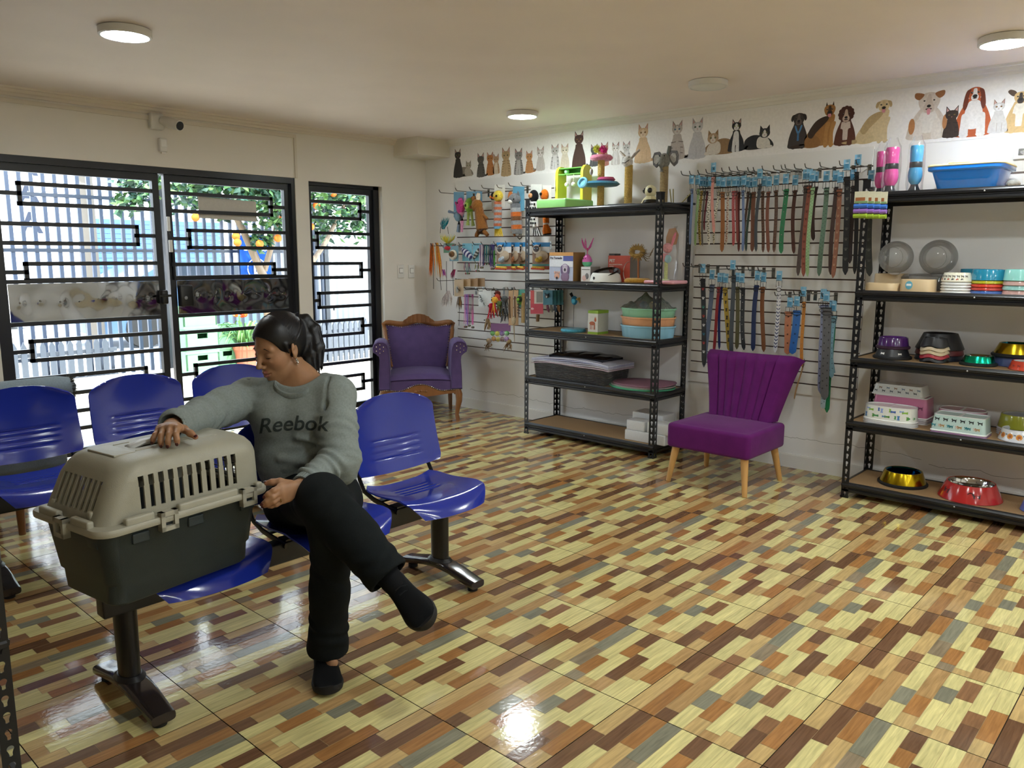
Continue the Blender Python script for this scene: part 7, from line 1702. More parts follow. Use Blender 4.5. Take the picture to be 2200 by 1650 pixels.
dog(1884, 305, 210, '#d8c49a', '#b8a074', ear='flop', muzzle='#d0b88a', tongue=True, side=1, lean=.10, hr=.135)
dog(1990, 298, 202, '#cfc4b6', '#94623a', chest='#dcd6cd', ear='rose', muzzle='#c4b4a4', tongue=True, fat=1.5, hr=.23, legc='#d8d0c6', extra=lambda s: (s.E(-.34, .30, .07, .18, '#b07a4c'), s.E(.36, .34, .05, .16, '#b07a4c')))
cat(2041, 295, 228, '#3a2c26', '#2a201c', stripes=3, kit=True, eye='#a58a4a'); dog(2087, 292, 180, '#b9592c', '#6e2f18', chest='#e6e2de', ear='long', muzzle='#e4ded8', fat=1.15, hr=.13, legc='#e2ded9')
cat(2141, 285, 215, '#cfccc8', '#8a6a52', face='#e6e4e2', eye='#b5853a', fat=1.1); dog(2186, 283, 192, '#d0b07a', '#5a4434', chest='#e2dcd0', ear='big', muzzle='#3a302c', fat=1.05, hr=.14)
# ================================================================== the woman on the bench
from mathutils.bvhtree import BVHTree
def on_d(x, y, D): return Vector(_ray(x, y)*D)+Vector((0, 0, CH))
class Field:
    """signed distance field on a graded grid, meshed with surface nets"""
    def __init__(s, xs, ys, zs):
        s.ax = [np.array(a, dtype=np.float32) for a in (xs, ys, zs)]
        s.d = np.full([len(a) for a in s.ax], .07, dtype=np.float32)
    def _win(s, lo, hi):
        sl = []
        for a, l, h in zip(s.ax, lo, hi):
            i, j = np.searchsorted(a, l), np.searchsorted(a, h); sl.append(slice(max(0, i-1), min(len(a), j+1)))
        P = [a[q].reshape([-1 if i == k else 1 for i in range(3)]) for k, (a, q) in enumerate(zip(s.ax, sl))]
        return tuple(sl), P
    def _put(s, sl, b, k, op):
        a = s.d[sl]
        if op == 'u': h = np.clip(.5+.5*(a-b)/k, 0, 1); s.d[sl] = a*(1-h)+b*h-k*h*(1-h)
        else: b = -b; h = np.clip(.5+.5*(b-a)/k, 0, 1); s.d[sl] = a*(1-h)+b*h+k*h*(1-h)
        return s
    def cone(s, p0, p1, r0, r1, k=.02, op='u', fold=None, sq=None):
        p0, p1 = np.array(p0, dtype=np.float32), np.array(p1, dtype=np.float32); R = max(r0, r1)+.055
        sl, (X, Y, Z) = s._win(np.minimum(p0, p1)-R, np.maximum(p0, p1)+R)
        v = p1-p0; L2 = float(v@v)+1e-9
        dx, dy, dz = X-p0[0], Y-p0[1], Z-p0[2]
        t0 = (dx*v[0]+dy*v[1]+dz*v[2])/L2; t = np.clip(t0, 0, 1)
        r = r0+(r1-r0)*t
        if fold: amp, n, ph = fold; r = r+amp*np.sin(2*PI*(t0*n+ph)+3.2*np.sin(23*X+ph*5)+2.6*np.sin(27*Z-19*Y))*(.55+.45*np.sin(9*t0+31*Y+ph))
        ex, ey, ez = dx-t*v[0], dy-t*v[1], dz-t*v[2]
        return s._put(sl, np.sqrt(ex*ex+ey*ey+ez*ez)-r, k, op)
    def ell(s, c, r, R=None, k=.02, op='u'):
        m = max(r)+.05; c = np.array(c, dtype=np.float32); sl, (X, Y, Z) = s._win(c-m, c+m)
        q = [X-c[0], Y-c[1], Z-c[2]]
        if R is not None: q = [q[0]*R[0][i]+q[1]*R[1][i]+q[2]*R[2][i] for i in range(3)]
        k0 = np.sqrt((q[0]/r[0])**2+(q[1]/r[1])**2+(q[2]/r[2])**2); k1 = np.sqrt((q[0]/r[0]**2)**2+(q[1]/r[1]**2)**2+(q[2]/r[2]**2)**2)+1e-6
        return s._put(sl, k0*(k0-1)/k1, k, op)
    def plane(s, p, n, k=.004, lo=None, hi=None):
        """cut away everything on the side n points to"""
        sl, (X, Y, Z) = s._win(lo if lo is not None else [a[0] for a in s.ax], hi if hi is not None else [a[-1] for a in s.ax])
        return s._put(sl, -((X-p[0])*n[0]+(Y-p[1])*n[1]+(Z-p[2])*n[2]), k, 's')
    def nets(s):
        d = s.d; n = d.shape; sg = d < 0
        c = [sg[i:n[0]-1+i, j:n[1]-1+j, k:n[2]-1+k] for i in (0, 1) for j in (0, 1) for k in (0, 1)]
        al = c[0].copy(); an = c[0].copy()
        for q in c[1:]: al &= q; an |= q
        act = np.argwhere(an & ~al); del al, an
        idx = np.full([m-1 for m in n], -1, dtype=np.int32); idx[act[:, 0], act[:, 1], act[:, 2]] = np.arange(len(act))
        acc = np.zeros((len(act), 3)); cnt = np.zeros(len(act))
        cor = [(i, j, k) for i in (0, 1) for j in (0, 1) for k in (0, 1)]
        def at(o): return d[act[:, 0]+o[0], act[:, 1]+o[1], act[:, 2]+o[2]]
        def ps(o): return np.stack([s.ax[q][act[:, q]+o[q]] for q in range(3)], 1)
        for a in cor:
            for q in range(3):
                if a[q] == 0:
                    b = tuple(1 if i == q else a[i] for i in range(3)); da, db = at(a), at(b); m = (da < 0) != (db < 0)
                    t = da[m]/(da[m]-db[m]); pa, pb = ps(a)[m], ps(b)[m]; acc[m] += pa+(pb-pa)*t[:, None]; cnt[m] += 1
        V = acc/cnt[:, None]; F = []
        for q in range(3):
            u, w = (q+1) % 3, (q+2) % 3
            s0 = [slice(None)]*3; s1 = [slice(None)]*3; s0[q] = slice(0, n[q]-1); s1[q] = slice(1, n[q])
            for o in (u, w): s0[o] = slice(1, n[o]-1); s1[o] = slice(1, n[o]-1)
            A, B = sg[tuple(s0)], sg[tuple(s1)]; e = np.argwhere(A != B); inside = A[tuple(e.T)]
            off = np.zeros(3, dtype=int); off[u] = 1; off[w] = 1; e = e+off
            def cell(du, dw): z = e.copy(); z[:, u] -= du; z[:, w] -= dw; return idx[z[:, 0], z[:, 1], z[:, 2]]
            f = np.stack([cell(1, 1), cell(0, 1), cell(0, 0), cell(1, 0)], 1); f[~inside] = f[~inside][:, ::-1]; F.append(f)
        return V, np.concatenate(F)
    def mesh(s, name, col, mat_, colfn=None, smooth_it=1):
        V, F = s.nets()
        me = bpy.data.meshes.new(name); me.vertices.add(len(V)); me.loops.add(F.size); me.polygons.add(len(F))
        if smooth_it:
            E_ = np.concatenate([F[:, [0, 1]], F[:, [1, 2]], F[:, [2, 3]], F[:, [3, 0]]])
            for _ in range(smooth_it):
                a = np.zeros_like(V); n_ = np.zeros(len(V)); np.add.at(a, E_[:, 0], V[E_[:, 1]]); np.add.at(a, E_[:, 1], V[E_[:, 0]]); np.add.at(n_, E_[:, 0], 1); np.add.at(n_, E_[:, 1], 1)
                V = V*.5+.5*a/np.maximum(n_, 1)[:, None]
        me.vertices.foreach_set('co', V.astype(np.float32).ravel()); me.loops.foreach_set('vertex_index', F.astype(np.int32).ravel())
        me.polygons.foreach_set('loop_start', np.arange(0, F.size, 4, dtype=np.int32)); me.update(calc_edges=True); me.validate()
        me.polygons.foreach_set('use_smooth', [True]*len(me.polygons))
        c = np.ones((len(me.vertices), 4), dtype=np.float32); c[:, :3] = lin(col)
        if colfn is not None: colfn(V, c)
        a = me.color_attributes.new('Col', 'FLOAT_COLOR', 'POINT'); a.data.foreach_set('color', c.ravel()); me.materials.append(mat_); return me
def axis(*segs):
    """graded axis: (start, stop, step), ..."""
    o = []
    for a, b, h in segs: o += list(np.arange(a, b-1e-9, h))
    return o+[segs[-1][1]]

# ---- skeleton
CF, CR_, CU = Vector(AX[2]), Vector(AX[0]), Vector(AX[1])
J = dict(pelvis=on_d(668, 1070, 2.92), waist=on_d(655, 985, 2.90), chest=on_d(640, 885, 2.87), neck=on_d(645, 812, 2.85),
         shR=on_d(535, 852, 2.90), shL=on_d(722, 848, 2.81), elR=on_d(437, 893, 2.66), wrR=on_d(368, 916, 2.43), elL=on_d(728, 985, 2.72), wrL=on_d(648, 1043, 2.50),
         hipR=on_d(630, 1078, 2.93), hipL=on_d(715, 1075, 2.88), knR=on_d(692, 1072, 2.50), anR=on_d(838, 1243, 2.42), knL=on_d(712, 1128, 2.53), anL=on_d(705, 1396, 2.655))
dR = (J['anR']-J['knR']).normalized(); toeR = on_d(900, 1318, 2.275); dvR = (toeR-J['anR']).normalized()
upR = -dR*.75-CF*.45+CU*.15; upR = (upR-dvR*upR.dot(dvR)).normalized()
# head frame
yaw, pit, rol = math.radians(39), math.radians(23), math.radians(-6)
def c2w(v): return CR_*v[0]+CU*v[1]-CF*v[2]
F_ = (-math.sin(yaw)*math.cos(pit), -math.sin(pit), math.cos(yaw)*math.cos(pit))
lf = Vector((0, 1, 0)).cross(Vector(F_)).normalized(); upv = Vector(F_).cross(lf)
HF = c2w(F_); HL = c2w(lf*math.cos(rol)+upv*math.sin(rol)); HU = c2w(-lf*math.sin(rol)+upv*math.cos(rol))
HO = on_d(601, 745, 2.83); HS = .955                    # HS: head size
def hp(x, y, z): return HO+(HF*x+HL*y+HU*z)*HS
HR = [[HF[i]/HS, HL[i]/HS, HU[i]/HS] for i in range(3)]          # local -> world columns
def hrot(rx=0, ry=0, rz=0):
    M = Matrix(HR) @ Euler((rx, ry, rz)).to_matrix(); return [[M[i][j] for j in range(3)] for i in range(3)]
woman = thing('person', 'woman in grey sweatshirt and black jeans sitting cross-legged, hands on the pet carrier', 'person', (1.6, 2.42, 0))
WO = Vector((1.6, 2.42, 0))
def wpart(name, me_or_mb, m, parent=None, smooth=38, label=None):
    o = part(name, me_or_mb, m, woman if parent is None else parent, smooth, label)
    if parent is None: o.matrix_parent_inverse = Matrix.Translation(-WO)
    return o
# ---- body
fx = axis((.84, .90, .006), (.90, 1.62, .0024), (1.62, 2.02, .012))
fy = axis((1.72, 2.02, .01), (2.02, 2.54, .0024), (2.54, 2.80, .01))
fz = axis((0.0, .56, .012), (.56, 1.215, .0024), (1.215, 1.23, .005))
B = Field(fx, fy, fz)
B.cone(J['pelvis'], J['waist'], .105, .095, .05).cone(J['waist'], J['chest'], .095, .105, .05).cone(J['shR'], J['shL'], .045, .045, .05)
B.cone(J['shR'], J['elR'], .040, .034).cone(J['elR'], J['wrR'], .033, .023).cone(J['shL'], J['elL'], .040, .034).cone(J['elL'], J['wrL'], .033, .023)
B.cone(J['hipR'], J['knR'], .07, .05, .03).cone(J['knR'], J['anR'], .045, .030).cone(J['hipL'], J['knL'], .07, .05, .03).cone(J['knL'], J['anL'], .045, .030)
B.cone(J['anR'], J['anR']-upR*.05+dvR*.05, .027, .018).cone(J['anL'], Vector((J['anL'].x-.02, J['anL'].y-.05, .06)), .026, .020)
# neck and collar bones
nb = J['neck']
B.cone(hp(-.022, 0, -.055), nb+Vector((.01, 0, -.02)), .047, .050, .02).cone(nb, (J['shL']+nb)/2, .045, .035, .04).cone(nb, (J['shR']+nb)/2, .045, .035, .04)
B.cone(hp(-.01, .058, -.055), nb+CR_*.012-CF*.045-Vector((0, 0, .012)), .010, .008, .016)       # neck cord
B.cone(nb-CF*.040-Vector((0, 0, .028))+CR_*.02, nb-CF*.035+CR_*.085-Vector((0, 0, .006)), .009, .008, .02)
# skull and face
B.ell(hp(-.012, 0, .032), (.094, .073, .086), HR, .02).ell(hp(.034, 0, -.024), (.056, .060, .082), HR, .03)
B.ell(hp(.030, 0, -.078), (.046, .047, .034), HR, .025).ell(hp(.060, 0, -.104), (.020, .022, .016), HR, .022)
for s_ in (-1, 1):
    B.ell(hp(.050, s_*.036, -.030), (.030, .024, .028), HR, .022)
    B.cone(hp(.082, s_*.012, .016), hp(.072, s_*.044, .018), .0075, .006, .014)
    B.cone(hp(.006, s_*.052, -.074), hp(.046, s_*.022, -.104), .014, .012, .022)
    B.ell(hp(.091, s_*.031, -.001), (.013, .016, .010), HR, .010, 's')
    B.ell(hp(.072, s_*.0315, -.004), (.0150, .0165, .0130), HR, .004)
    B.cone(hp(.089, s_*.014, -.022), hp(.084, s_*.040, -.024), .002, .002, .012)
B.cone(hp(.086, 0, .012), hp(.110, 0, -.036), .0072, .0086, .010).ell(hp(.107, 0, -.039), (.011, .0092, .008), HR, .006)
for s_ in (-1, 1): B.ell(hp(.098, s_*.0125, -.043), (.010, .0075, .0075), HR, .005).ell(hp(.103, s_*.008, -.051), (.005, .0035, .004), HR, .003, 's')
B.ell(hp(.078, 0, -.070), (.016, .026, .020), HR, .015)
B.cone(hp(.088, -.016, -.0695), hp(.094, -.003, -.0660), .0042, .0056, .004).cone(hp(.088, .016, -.0695), hp(.094, .003, -.0660), .0042, .0056, .004)
B.cone(hp(.087, -.013, -.0780), hp(.0915, 0, -.0795), .0045, .0066, .005).cone(hp(.087, .013, -.0780), hp(.0915, 0, -.0795), .0045, .0066, .005)
B.cone(hp(.0985, -.010, -.0735), hp(.0985, .010, -.0735), .0030, .0030, .003, 's').cone(hp(.090, .012, -.0735), hp(.084, .024, -.0715), .0025, .002, .004, 's').cone(hp(.090, -.012, -.0735), hp(.084, -.024, -.0715), .0025, .002, .004, 's')
for s_ in (-1, 1):                                      # ears
    E0 = hrot(0, -.18, s_*.28)
    B.ell(hp(-.006, s_*.077, -.006), (.017, .0065, .030), E0, .004).ell(hp(-.003, s_*.084, -.002), (.0105, .006, .019), E0, .003, 's').ell(hp(-.001, s_*.080, .002), (.006, .004, .010), E0, .003)
    B.ell(hp(.002, s_*.078, -.032), (.0075, .005, .009), None, .004)
# ---- hands
def finger(pts, r, k=.004):
    for i in range(len(pts)-1): B.cone(pts[i], pts[i+1], r[i], r[i+1], k)
NAILS = []
# right hand over the carrier handle: palm above, four fingers curling down in front, thumb to the side
wr = J['wrR']; kn = [on_d(*q) for q in ((340, 926, 2.350), (351, 922, 2.338), (366, 919, 2.330), (381, 921, 2.326))]   # little .. index knuckles
for a, r_ in zip(kn, (.0105, .0115, .012, .012)): B.cone(wr, a, .017, r_, .012)
B.cone(on_d(344, 922, 2.37), on_d(380, 918, 2.345), .013, .014, .014)
fr = ((( 333, 934, 2.325), (329, 942, 2.318), (328, 949, 2.320)), ((346, 936, 2.305), (345, 948, 2.298), (346.5, 955, 2.302)), ((363, 935, 2.297), (361, 948, 2.290), (361.5, 956, 2.294)), ((378, 934, 2.295), (380, 944, 2.290), (381, 951, 2.294)))
for a, f_, r_ in zip(kn, fr, (.0072, .0080, .0083, .0082)):
    P_ = [a]+[on_d(*q) for q in f_]; finger(P_, [r_*1.18, r_*1.05, r_, r_*.88]); NAILS.append((P_[-1], P_[-1]-P_[-2], r_, -CF))
P_ = [on_d(376, 914, 2.40), on_d(395, 922, 2.365), on_d(409, 931, 2.345), on_d(420, 939, 2.335)]; finger(P_, [.014, .0115, .0098, .0080], .008); NAILS.append((P_[-1], P_[-1]-P_[-2], .0085, -CF+CU))
# left hand gripping the carrier's near right corner
wl = J['wrL']; kl = [on_d(*q) for q in ((603, 1046, 2.435), (604, 1056, 2.432), (606, 1066, 2.436), (610, 1075, 2.444))]   # index .. little
for a, r_ in zip(kl, (.0125, .0125, .0115, .0105)): B.cone(wl, a, .017, r_, .012)
B.cone(on_d(618, 1046, 2.455), on_d(620, 1068, 2.458), .014, .013, .014)
fl_ = (((588, 1054, 2.412), (577, 1061, 2.408), (570.5, 1066, 2.412)), ((586, 1068, 2.410), (573, 1077, 2.408), (565.5, 1082, 2.412)), ((588, 1078, 2.416), (575, 1084, 2.416), (568, 1087, 2.420)), ((594, 1084, 2.428), (584, 1087, 2.430), (577, 1088, 2.434)))
for a, f_, r_ in zip(kl, fl_, (.0084, .0085, .0080, .0072)):
    P_ = [a]+[on_d(*q) for q in f_]; finger(P_, [r_*1.18, r_*1.05, r_, r_*.86]); NAILS.append((P_[-1], P_[-1]-P_[-2], r_, -CF))
RING = (on_d(601, 1073.5, 2.430), on_d(594, 1076, 2.424))
P_ = [on_d(622, 1040, 2.47), on_d(601, 1035, 2.455), on_d(585, 1036, 2.45), on_d(573, 1038, 2.45)]; finger(P_, [.0135, .0112, .0098, .0082], .008); NAILS.append((P_[-1], P_[-1]-P_[-2], .0085, CU-CF*.3))
def skin_tint(V, c):
    def near(p, r): return np.clip(1-np.linalg.norm(V-np.array(p), axis=1)/r, 0, 1)
    def blend(w, col): c[:, :3] = c[:, :3]*(1-w[:, None])+np.array(lin(col))*w[:, None]
    lips = np.zeros(len(V))
    for q in ((.092, 0, -.0675), (.090, .008, -.068), (.090, -.008, -.068), (.090, 0, -.079), (.089, .008, -.0785), (.089, -.008, -.0785)): lips = np.maximum(lips, near(hp(*q), .0115))
    blend(np.clip(lips*2.2, 0, 1)*.85, '#8f5550')
    for s_ in (-1, 1): blend(near(hp(.06, s_*.042, -.03), .035)*.35, '#b87a62'); blend(np.clip(near(hp(.084, s_*.0315, -.003), .020)*1.5, 0, 1)*.35, '#8f6450')
    for n_ in NAILS: blend(np.clip(near(n_[0], .014)*1.6, 0, 1)*.35, '#b57464')
body = wpart('body', B.mesh('body', '#a07757', SKIN, skin_tint, 1), SKIN)
del B
# ---- small parts of the face and hands
e = MB('#2a1c16')
for s_ in (-1, 1):
    e.tube([tuple(hp(.0822+.0035*math.cos(t*1.9), s_*(.0315+.0168*t), .0195+.0055*math.cos(t*1.7)-.004*(s_*t*s_ > 0)*t)) for t in [-1+2*i/10 for i in range(11)]], [.0006, .0014, .0018, .002, .002, .0019, .0018, .0016, .0013, .0009, .0005], 6)
wpart('eyebrows', e, HAIR, body)
e = MB('#150f0d')
for s_ in (-1, 1):
    e.tube([tuple(hp(.0862-.0046*t*t, s_*(.0315+.0160*t), -.0095-.0022*(1-t*t))) for t in [-1+2*i/10 for i in range(11)]], [.0004, .0009, .0012, .0013, .0013, .0014, .0014, .0014, .0013, .001, .0005], 6)
wpart('eyelashes', e, HAIR, body)
for p_, d_, r_, up_ in NAILS:
    m = MB('#4a1a1c'); dz = d_.normalized(); n_ = up_-dz*up_.dot(dz); n_.normalize(); sd = dz.cross(n_)
    M = Matrix((sd, dz, n_)).transposed(); m.ell(tuple(p_+n_*r_*.72+dz*r_*.25), (r_*.62, r_*.85, r_*.22), 12, 8, R=M); wpart('fingernail', m, GLOSS, body)
m = MB('#c9a255'); ax_ = (RING[1]-RING[0]).normalized(); u_ = ax_.cross(CU).normalized(); w_ = ax_.cross(u_)
m.tube([tuple(RING[0]+u_*.0092*math.cos(a)+w_*.0092*math.sin(a)) for a in [2*PI*i/20 for i in range(20)]], .0013, 6, True); wpart('ring', m, CHROME, body)
m = MB('#d5d3d0')
for q, r_ in (((.004, .084, -.042), .0045), ((.006, .086, -.049), .0035), ((.0, .086, -.049), .0035), ((.003, .087, -.055), .0042), ((.006, .085, -.061), .0028)): m.ell(tuple(hp(*q)), r_, 10, 6)
wpart('earring', m, CHROME, body)
# ---- hair
hx = [HO[0]-.16, HO[0]+.30]; h_ = .003
TAIL = [[on_d(*q) for q in c] for c in (((632, 679, 2.862), (658, 683, 2.878), (679, 705, 2.884), (689, 745, 2.876), (691, 786, 2.862)),
        ((632, 682, 2.856), (654, 690, 2.872), (671, 712, 2.876), (680, 750, 2.868), (684, 793, 2.856)), ((634, 686, 2.856), (648, 700, 2.866), (661, 725, 2.868), (668, 760, 2.860), (676, 801, 2.850)),
        ((636, 692, 2.858), (646, 712, 2.866), (655, 740, 2.864), (660, 775, 2.856), (670, 802, 2.846)))]
TR = [.009, .0135, .0155, .0145, .005]
lo = [HO[i]-.19 for i in range(3)]; hi = [HO[i]+.25 for i in range(3)]
for p_ in sum(TAIL, []):
    for i in range(3): lo[i] = min(lo[i], p_[i]-.06); hi[i] = max(hi[i], p_[i]+.06)
H_ = Field(*[np.arange(lo[i], hi[i], h_) for i in range(3)])
H_.ell(hp(-.012, 0, .036), (.105, .082, .093), HR, .01).ell(hp(-.03, 0, -.005), (.078, .072, .07), HR, .02)
H_.ell(hp(.094, 0, -.028), (.072, .092, .097), hrot(0, -.10, 0), .006, 's')                        # the face opening
H_.plane(hp(-.01, 0, -.052), (HF*.35-HU).normalized(), .01)
for s_ in (-1, 1): H_.ell(hp(.012, s_*.085, -.022), (.028, .022, .040), HR, .006, 's'); H_.cone(hp(.024, s_*.073, .022), hp(.020, s_*.0735, -.012), .009, .003, .008)
for c_ in TAIL:
    for k_ in range(4): H_.cone(c_[k_], c_[k_+1], TR[k_], TR[k_+1], .010)
hair = wpart('hair', H_.mesh('hair', '#0d0c0e', HAIR, None, 1), HAIR)
rnd = random.Random(12); st = MB('#141216')
for k_ in range(260):                                    # single strands over the tail
    c_ = rnd.choice(TAIL); a = rnd.uniform(0, 2*PI); o_ = (CR_*math.cos(a)+CF*math.sin(a))
    st.tube([tuple(p_+o_*r_*rnd.uniform(.96, 1.04)) for p_, r_ in zip(c_, TR)]+[tuple(c_[-1]+o_*.004-Vector((0, 0, rnd.uniform(.004, .022))))], [.0006, .001, .0011, .0010, .0008, .0003], 4)
tie = TAIL[1][0]-HO; tl = Vector((tie.dot(HF)+.016, tie.dot(HL), tie.dot(HU)-.036)); tl = Vector((tl.x/.101, tl.y/.081, tl.z/.093)).normalized()
for k_ in range(420):                                    # strands combed back over the cap from an uneven hairline
    s_ = rnd.uniform(-1, 1); q = abs(s_); h0 = Vector((.080-.018*q-.045*q*q, s_*.078, .088-.012*q-.078*q*q*q))+Vector((rnd.uniform(-.008, .004), 0, rnd.uniform(-.006, .004)))
    d0 = Vector(((h0.x+.016)/.101, h0.y/.081, (h0.z-.036)/.093)).normalized(); pts = []
    for i in range(11):
        d_ = d0.lerp(tl, (i/10)*.97).normalized(); pts.append(tuple(hp(-.016+.1018*d_.x, .0818*d_.y, .036+.0938*d_.z)))
    st.tube(pts, [.0003, .0007, .0009]+[.0010]*8, 4)
wpart('hair_strands', st, HAIR, hair)
m = MB('#17151a'); c_ = TAIL[1][0]; t_ = (TAIL[1][1]-TAIL[1][0]).normalized(); u_ = t_.cross(Vector((0, 0, 1))).normalized(); w_ = t_.cross(u_)
m.tube([tuple(c_+t_*.006+u_*.017*math.cos(a)+w_*.017*math.sin(a)) for a in [2*PI*i/24 for i in range(24)]], .006, 8, True); wpart('hair_tie', m, FABRIC, hair)
# ---- sweatshirt
SW = '#828a87'
G = Field(axis((.86, 1.02, .004), (1.02, 1.94, .0045)), axis((2.08, 2.76, .0045)), axis((.54, 1.06, .0042)))
hem0, hem1 = on_d(666, 1035, 2.90), on_d(660, 985, 2.89)
def torso(f, g):
    """elliptical torso: several wide cones side by side"""
    for s_, kx in ((-1, .075), (-.35, .085), (.35, .085), (1, .075)):
        f.cone(hem0+CR_*(s_*.092), hem1+CR_*(s_*.088), .072+g, .082+g, .06)
        f.cone(hem1+CR_*(s_*.088), J['chest']+CR_*(s_*.070), .082+g, .086+g, .06, fold=(.0028, 3.4, s_*.3))
        f.cone(J['chest']+CR_*(s_*.070), nb+CR_*(s_*.055)-Vector((0, 0, .045)), .086+g, .055+g, .06)
torso(G, .002)
G.cone(nb-Vector((0, 0, .045)), J['shR'], .058, .060, .05).cone(nb-Vector((0, 0, .045)), J['shL'], .058, .060, .05)
for s_ in (-1, 1): G.ell(J['chest']+CR_*(s_*.062)-CF*.062+Vector((0, 0, -.012)), (.060, .050, .060), None, .05)
def lerp(a, b, t): return a+(b-a)*t
G.cone(J['shR'], lerp(J['shR'], J['elR'], .6), .064, .062, .035, fold=(.0035, 2.2, .1)).cone(lerp(J['shR'], J['elR'], .5), J['elR'], .062, .058, .03, fold=(.006, 3.0, .4)).cone(J['elR'], lerp(J['elR'], J['wrR'], .86), .057, .046, .03, fold=(.0055, 4.0, .2))
G.cone(J['shL'], lerp(J['shL'], J['elL'], .6), .066, .064, .035, fold=(.0035, 2.2, .6)).cone(lerp(J['shL'], J['elL'], .5), J['elL'], .064, .062, .03, fold=(.006, 3.0, .8)).cone(J['elL'], lerp(J['elL'], J['wrL'], .80), .058, .042, .03, fold=(.0085, 4.4, .35))
G.cone(J['elL']+CR_*.02, J['elL']+CR_*.01+Vector((0, 0, -.05)), .050, .045, .04)
cR, cL = lerp(J['elR'], J['wrR'], .96), lerp(J['elL'], J['wrL'], .93)
tR, tL = (J['wrR']-J['elR']).normalized(), (J['wrL']-J['elL']).normalized()
G.cone(cR-tR*.07, cR-tR*.012, .043, .046, .02)
G.cone(cR-tR*.035, cR+tR*.05, .034, .040, .004, 's').cone(cL-tL*.012, cL+tL*.05, .026, .030, .004, 's')
# seam grooves at the armholes
for shx, o_ in ((J['shR'], .012), (J['shL'], -.014)):
    for a in range(28, 63): G.ell(shx+CR_*(o_+.006*math.cos(a*PI/45))+CF*(.074*math.cos(a*PI/45))+CU*(.088*math.sin(a*PI/45)-.022), (.0035, .0035, .0035), None, .007, 's')
for (p_, q_) in (((703, 868, 2.742), (704, 930, 2.738)), ((704, 930, 2.738), (706, 985, 2.730))): G.cone(on_d(*p_), on_d(*q_), .004, .004, .02, 's')
# pull folds across the front
for (a, b, r_) in (((700, 1000, 2.77), (600, 985, 2.78), .010), ((690, 965, 2.76), (615, 1005, 2.79), .008), ((668, 860, 2.77), (690, 925, 2.76), .007), ((560, 870, 2.80), (590, 930, 2.79), .008), ((700, 1015, 2.78), (650, 1022, 2.78), .009), ((640, 940, 2.765), (700, 955, 2.76), .006)):
    G.cone(on_d(*a), on_d(*b), r_, r_*.5, .022)
G.ell(nb+Vector((.0, 0, .027))-CF*.016, (.088, .086, .066), None, .012, 's').plane(hem0-Vector((0, 0, .052)), (0, 0, -1), .012)
sweat = wpart('sweatshirt', G.mesh('sweatshirt', SW, FABRIC, None, 2), FABRIC)
# ribbed collar, cuffs, waistband
ev = sweat.data; bvh = BVHTree.FromPolygons([v.co for v in ev.vertices], [p.vertices for p in ev.polygons])
m = MB('#7a827f'); cn = nb-CF*.012+Vector((0, 0, -.008)); pts = []
for i in range(40):
    a = 2*PI*i/40; d_ = (CR_*math.cos(a)-CF*math.sin(a)); d_ = Vector((d_.x, d_.y, 0)).normalized()
    pts.append(cn+d_*.087+Vector((0, 0, -.040*max(0, -d_.dot(CF))**1.5+.006*d_.dot(CF))))
pts = [Vector(p_) for p_ in pts]
snap = []
for p_ in pts:
    q = bvh.find_nearest(p_); snap.append(q[0]+q[1]*.001 if q[0] is not None and q[3] < .05 else p_)
for _ in range(3): snap = [(snap[i-1]+snap[i]*2+snap[(i+1) % 40])/4 for i in range(40)]
m.tube([tuple(p_) for p_ in snap], .0062, 8, True, flat=.0105); wpart('collar', m, FABRIC, sweat)
def cuff(c0, c1, r0, r1):
    m = MB('#767e7b'); n_ = 9; t_ = (c1-c0).normalized(); u_ = t_.cross(CF).normalized(); w_ = t_.cross(u_); rings = []
    for k_ in range(n_): f = k_/(n_-1); rings.append([tuple(lerp(c0, c1, f)+(u_*math.cos(a)+w_*math.sin(a))*(r0+(r1-r0)*f+.0009*math.cos(30*a))) for a in [2*PI*i/90 for i in range(90)]])
    for k_ in range(n_): f = 1-k_/(n_-1); rings.append([tuple(lerp(c0, c1, f)+(u_*math.cos(a)+w_*math.sin(a))*(r0+(r1-r0)*f-.005)) for a in [2*PI*i/90 for i in range(90)]])
    m.loft(rings, closed=True); wpart('cuff', m, FABRIC, sweat)
cuff(cR-tR*.052, cR+tR*.004, .0465, .0445); cuff(cL-tL*.040, cL+tL*.020, .0375, .0335)
# chest lettering laid on the cloth
v, f = text_mesh('Reebok', 1.0, 0, .012, .16)
xs_ = [p[0] for p in v]; x0, x1 = min(xs_), max(xs_); m = MB('#3c4341'); vs = []
me = bpy.data.meshes.new('t'); me.from_pydata([(p[0], p[1], 0) for p in v], [], f); import bmesh
bm_ = bmesh.new(); bm_.from_mesh(me); bmesh.ops.remove_doubles(bm_, verts=bm_.verts, dist=1e-5); bmesh.ops.triangulate(bm_, faces=bm_.faces); bmesh.ops.subdivide_edges(bm_, edges=[e_ for e_ in bm_.edges if e_.calc_length() > .05], cuts=3, use_grid_fill=True); bmesh.ops.triangulate(bm_, faces=bm_.faces)
ok = {}
for i, q in enumerate(bm_.verts):
    u = (q.co.x-x0)/(x1-x0); px, py = 557+u*150, 918+q.co.y*-45-5*math.sin(PI*u)-u*5
    d_ = Vector(_ray(px, py)).normalized(); h = bvh.ray_cast(Vector((0, 0, CH)), d_)
    ok[q.index] = h[0]-d_*.0012 if h[0] is not None else None
bm_.verts.index_update(); bm_.faces.index_update(); vl = [ok.get(q.index) for q in bm_.verts]
good = [fc for fc in bm_.faces if all(vl[q.index] is not None for q in fc.verts) and max((vl[a.index]-vl[b.index]).length for a in fc.verts for b in fc.verts) < .03]
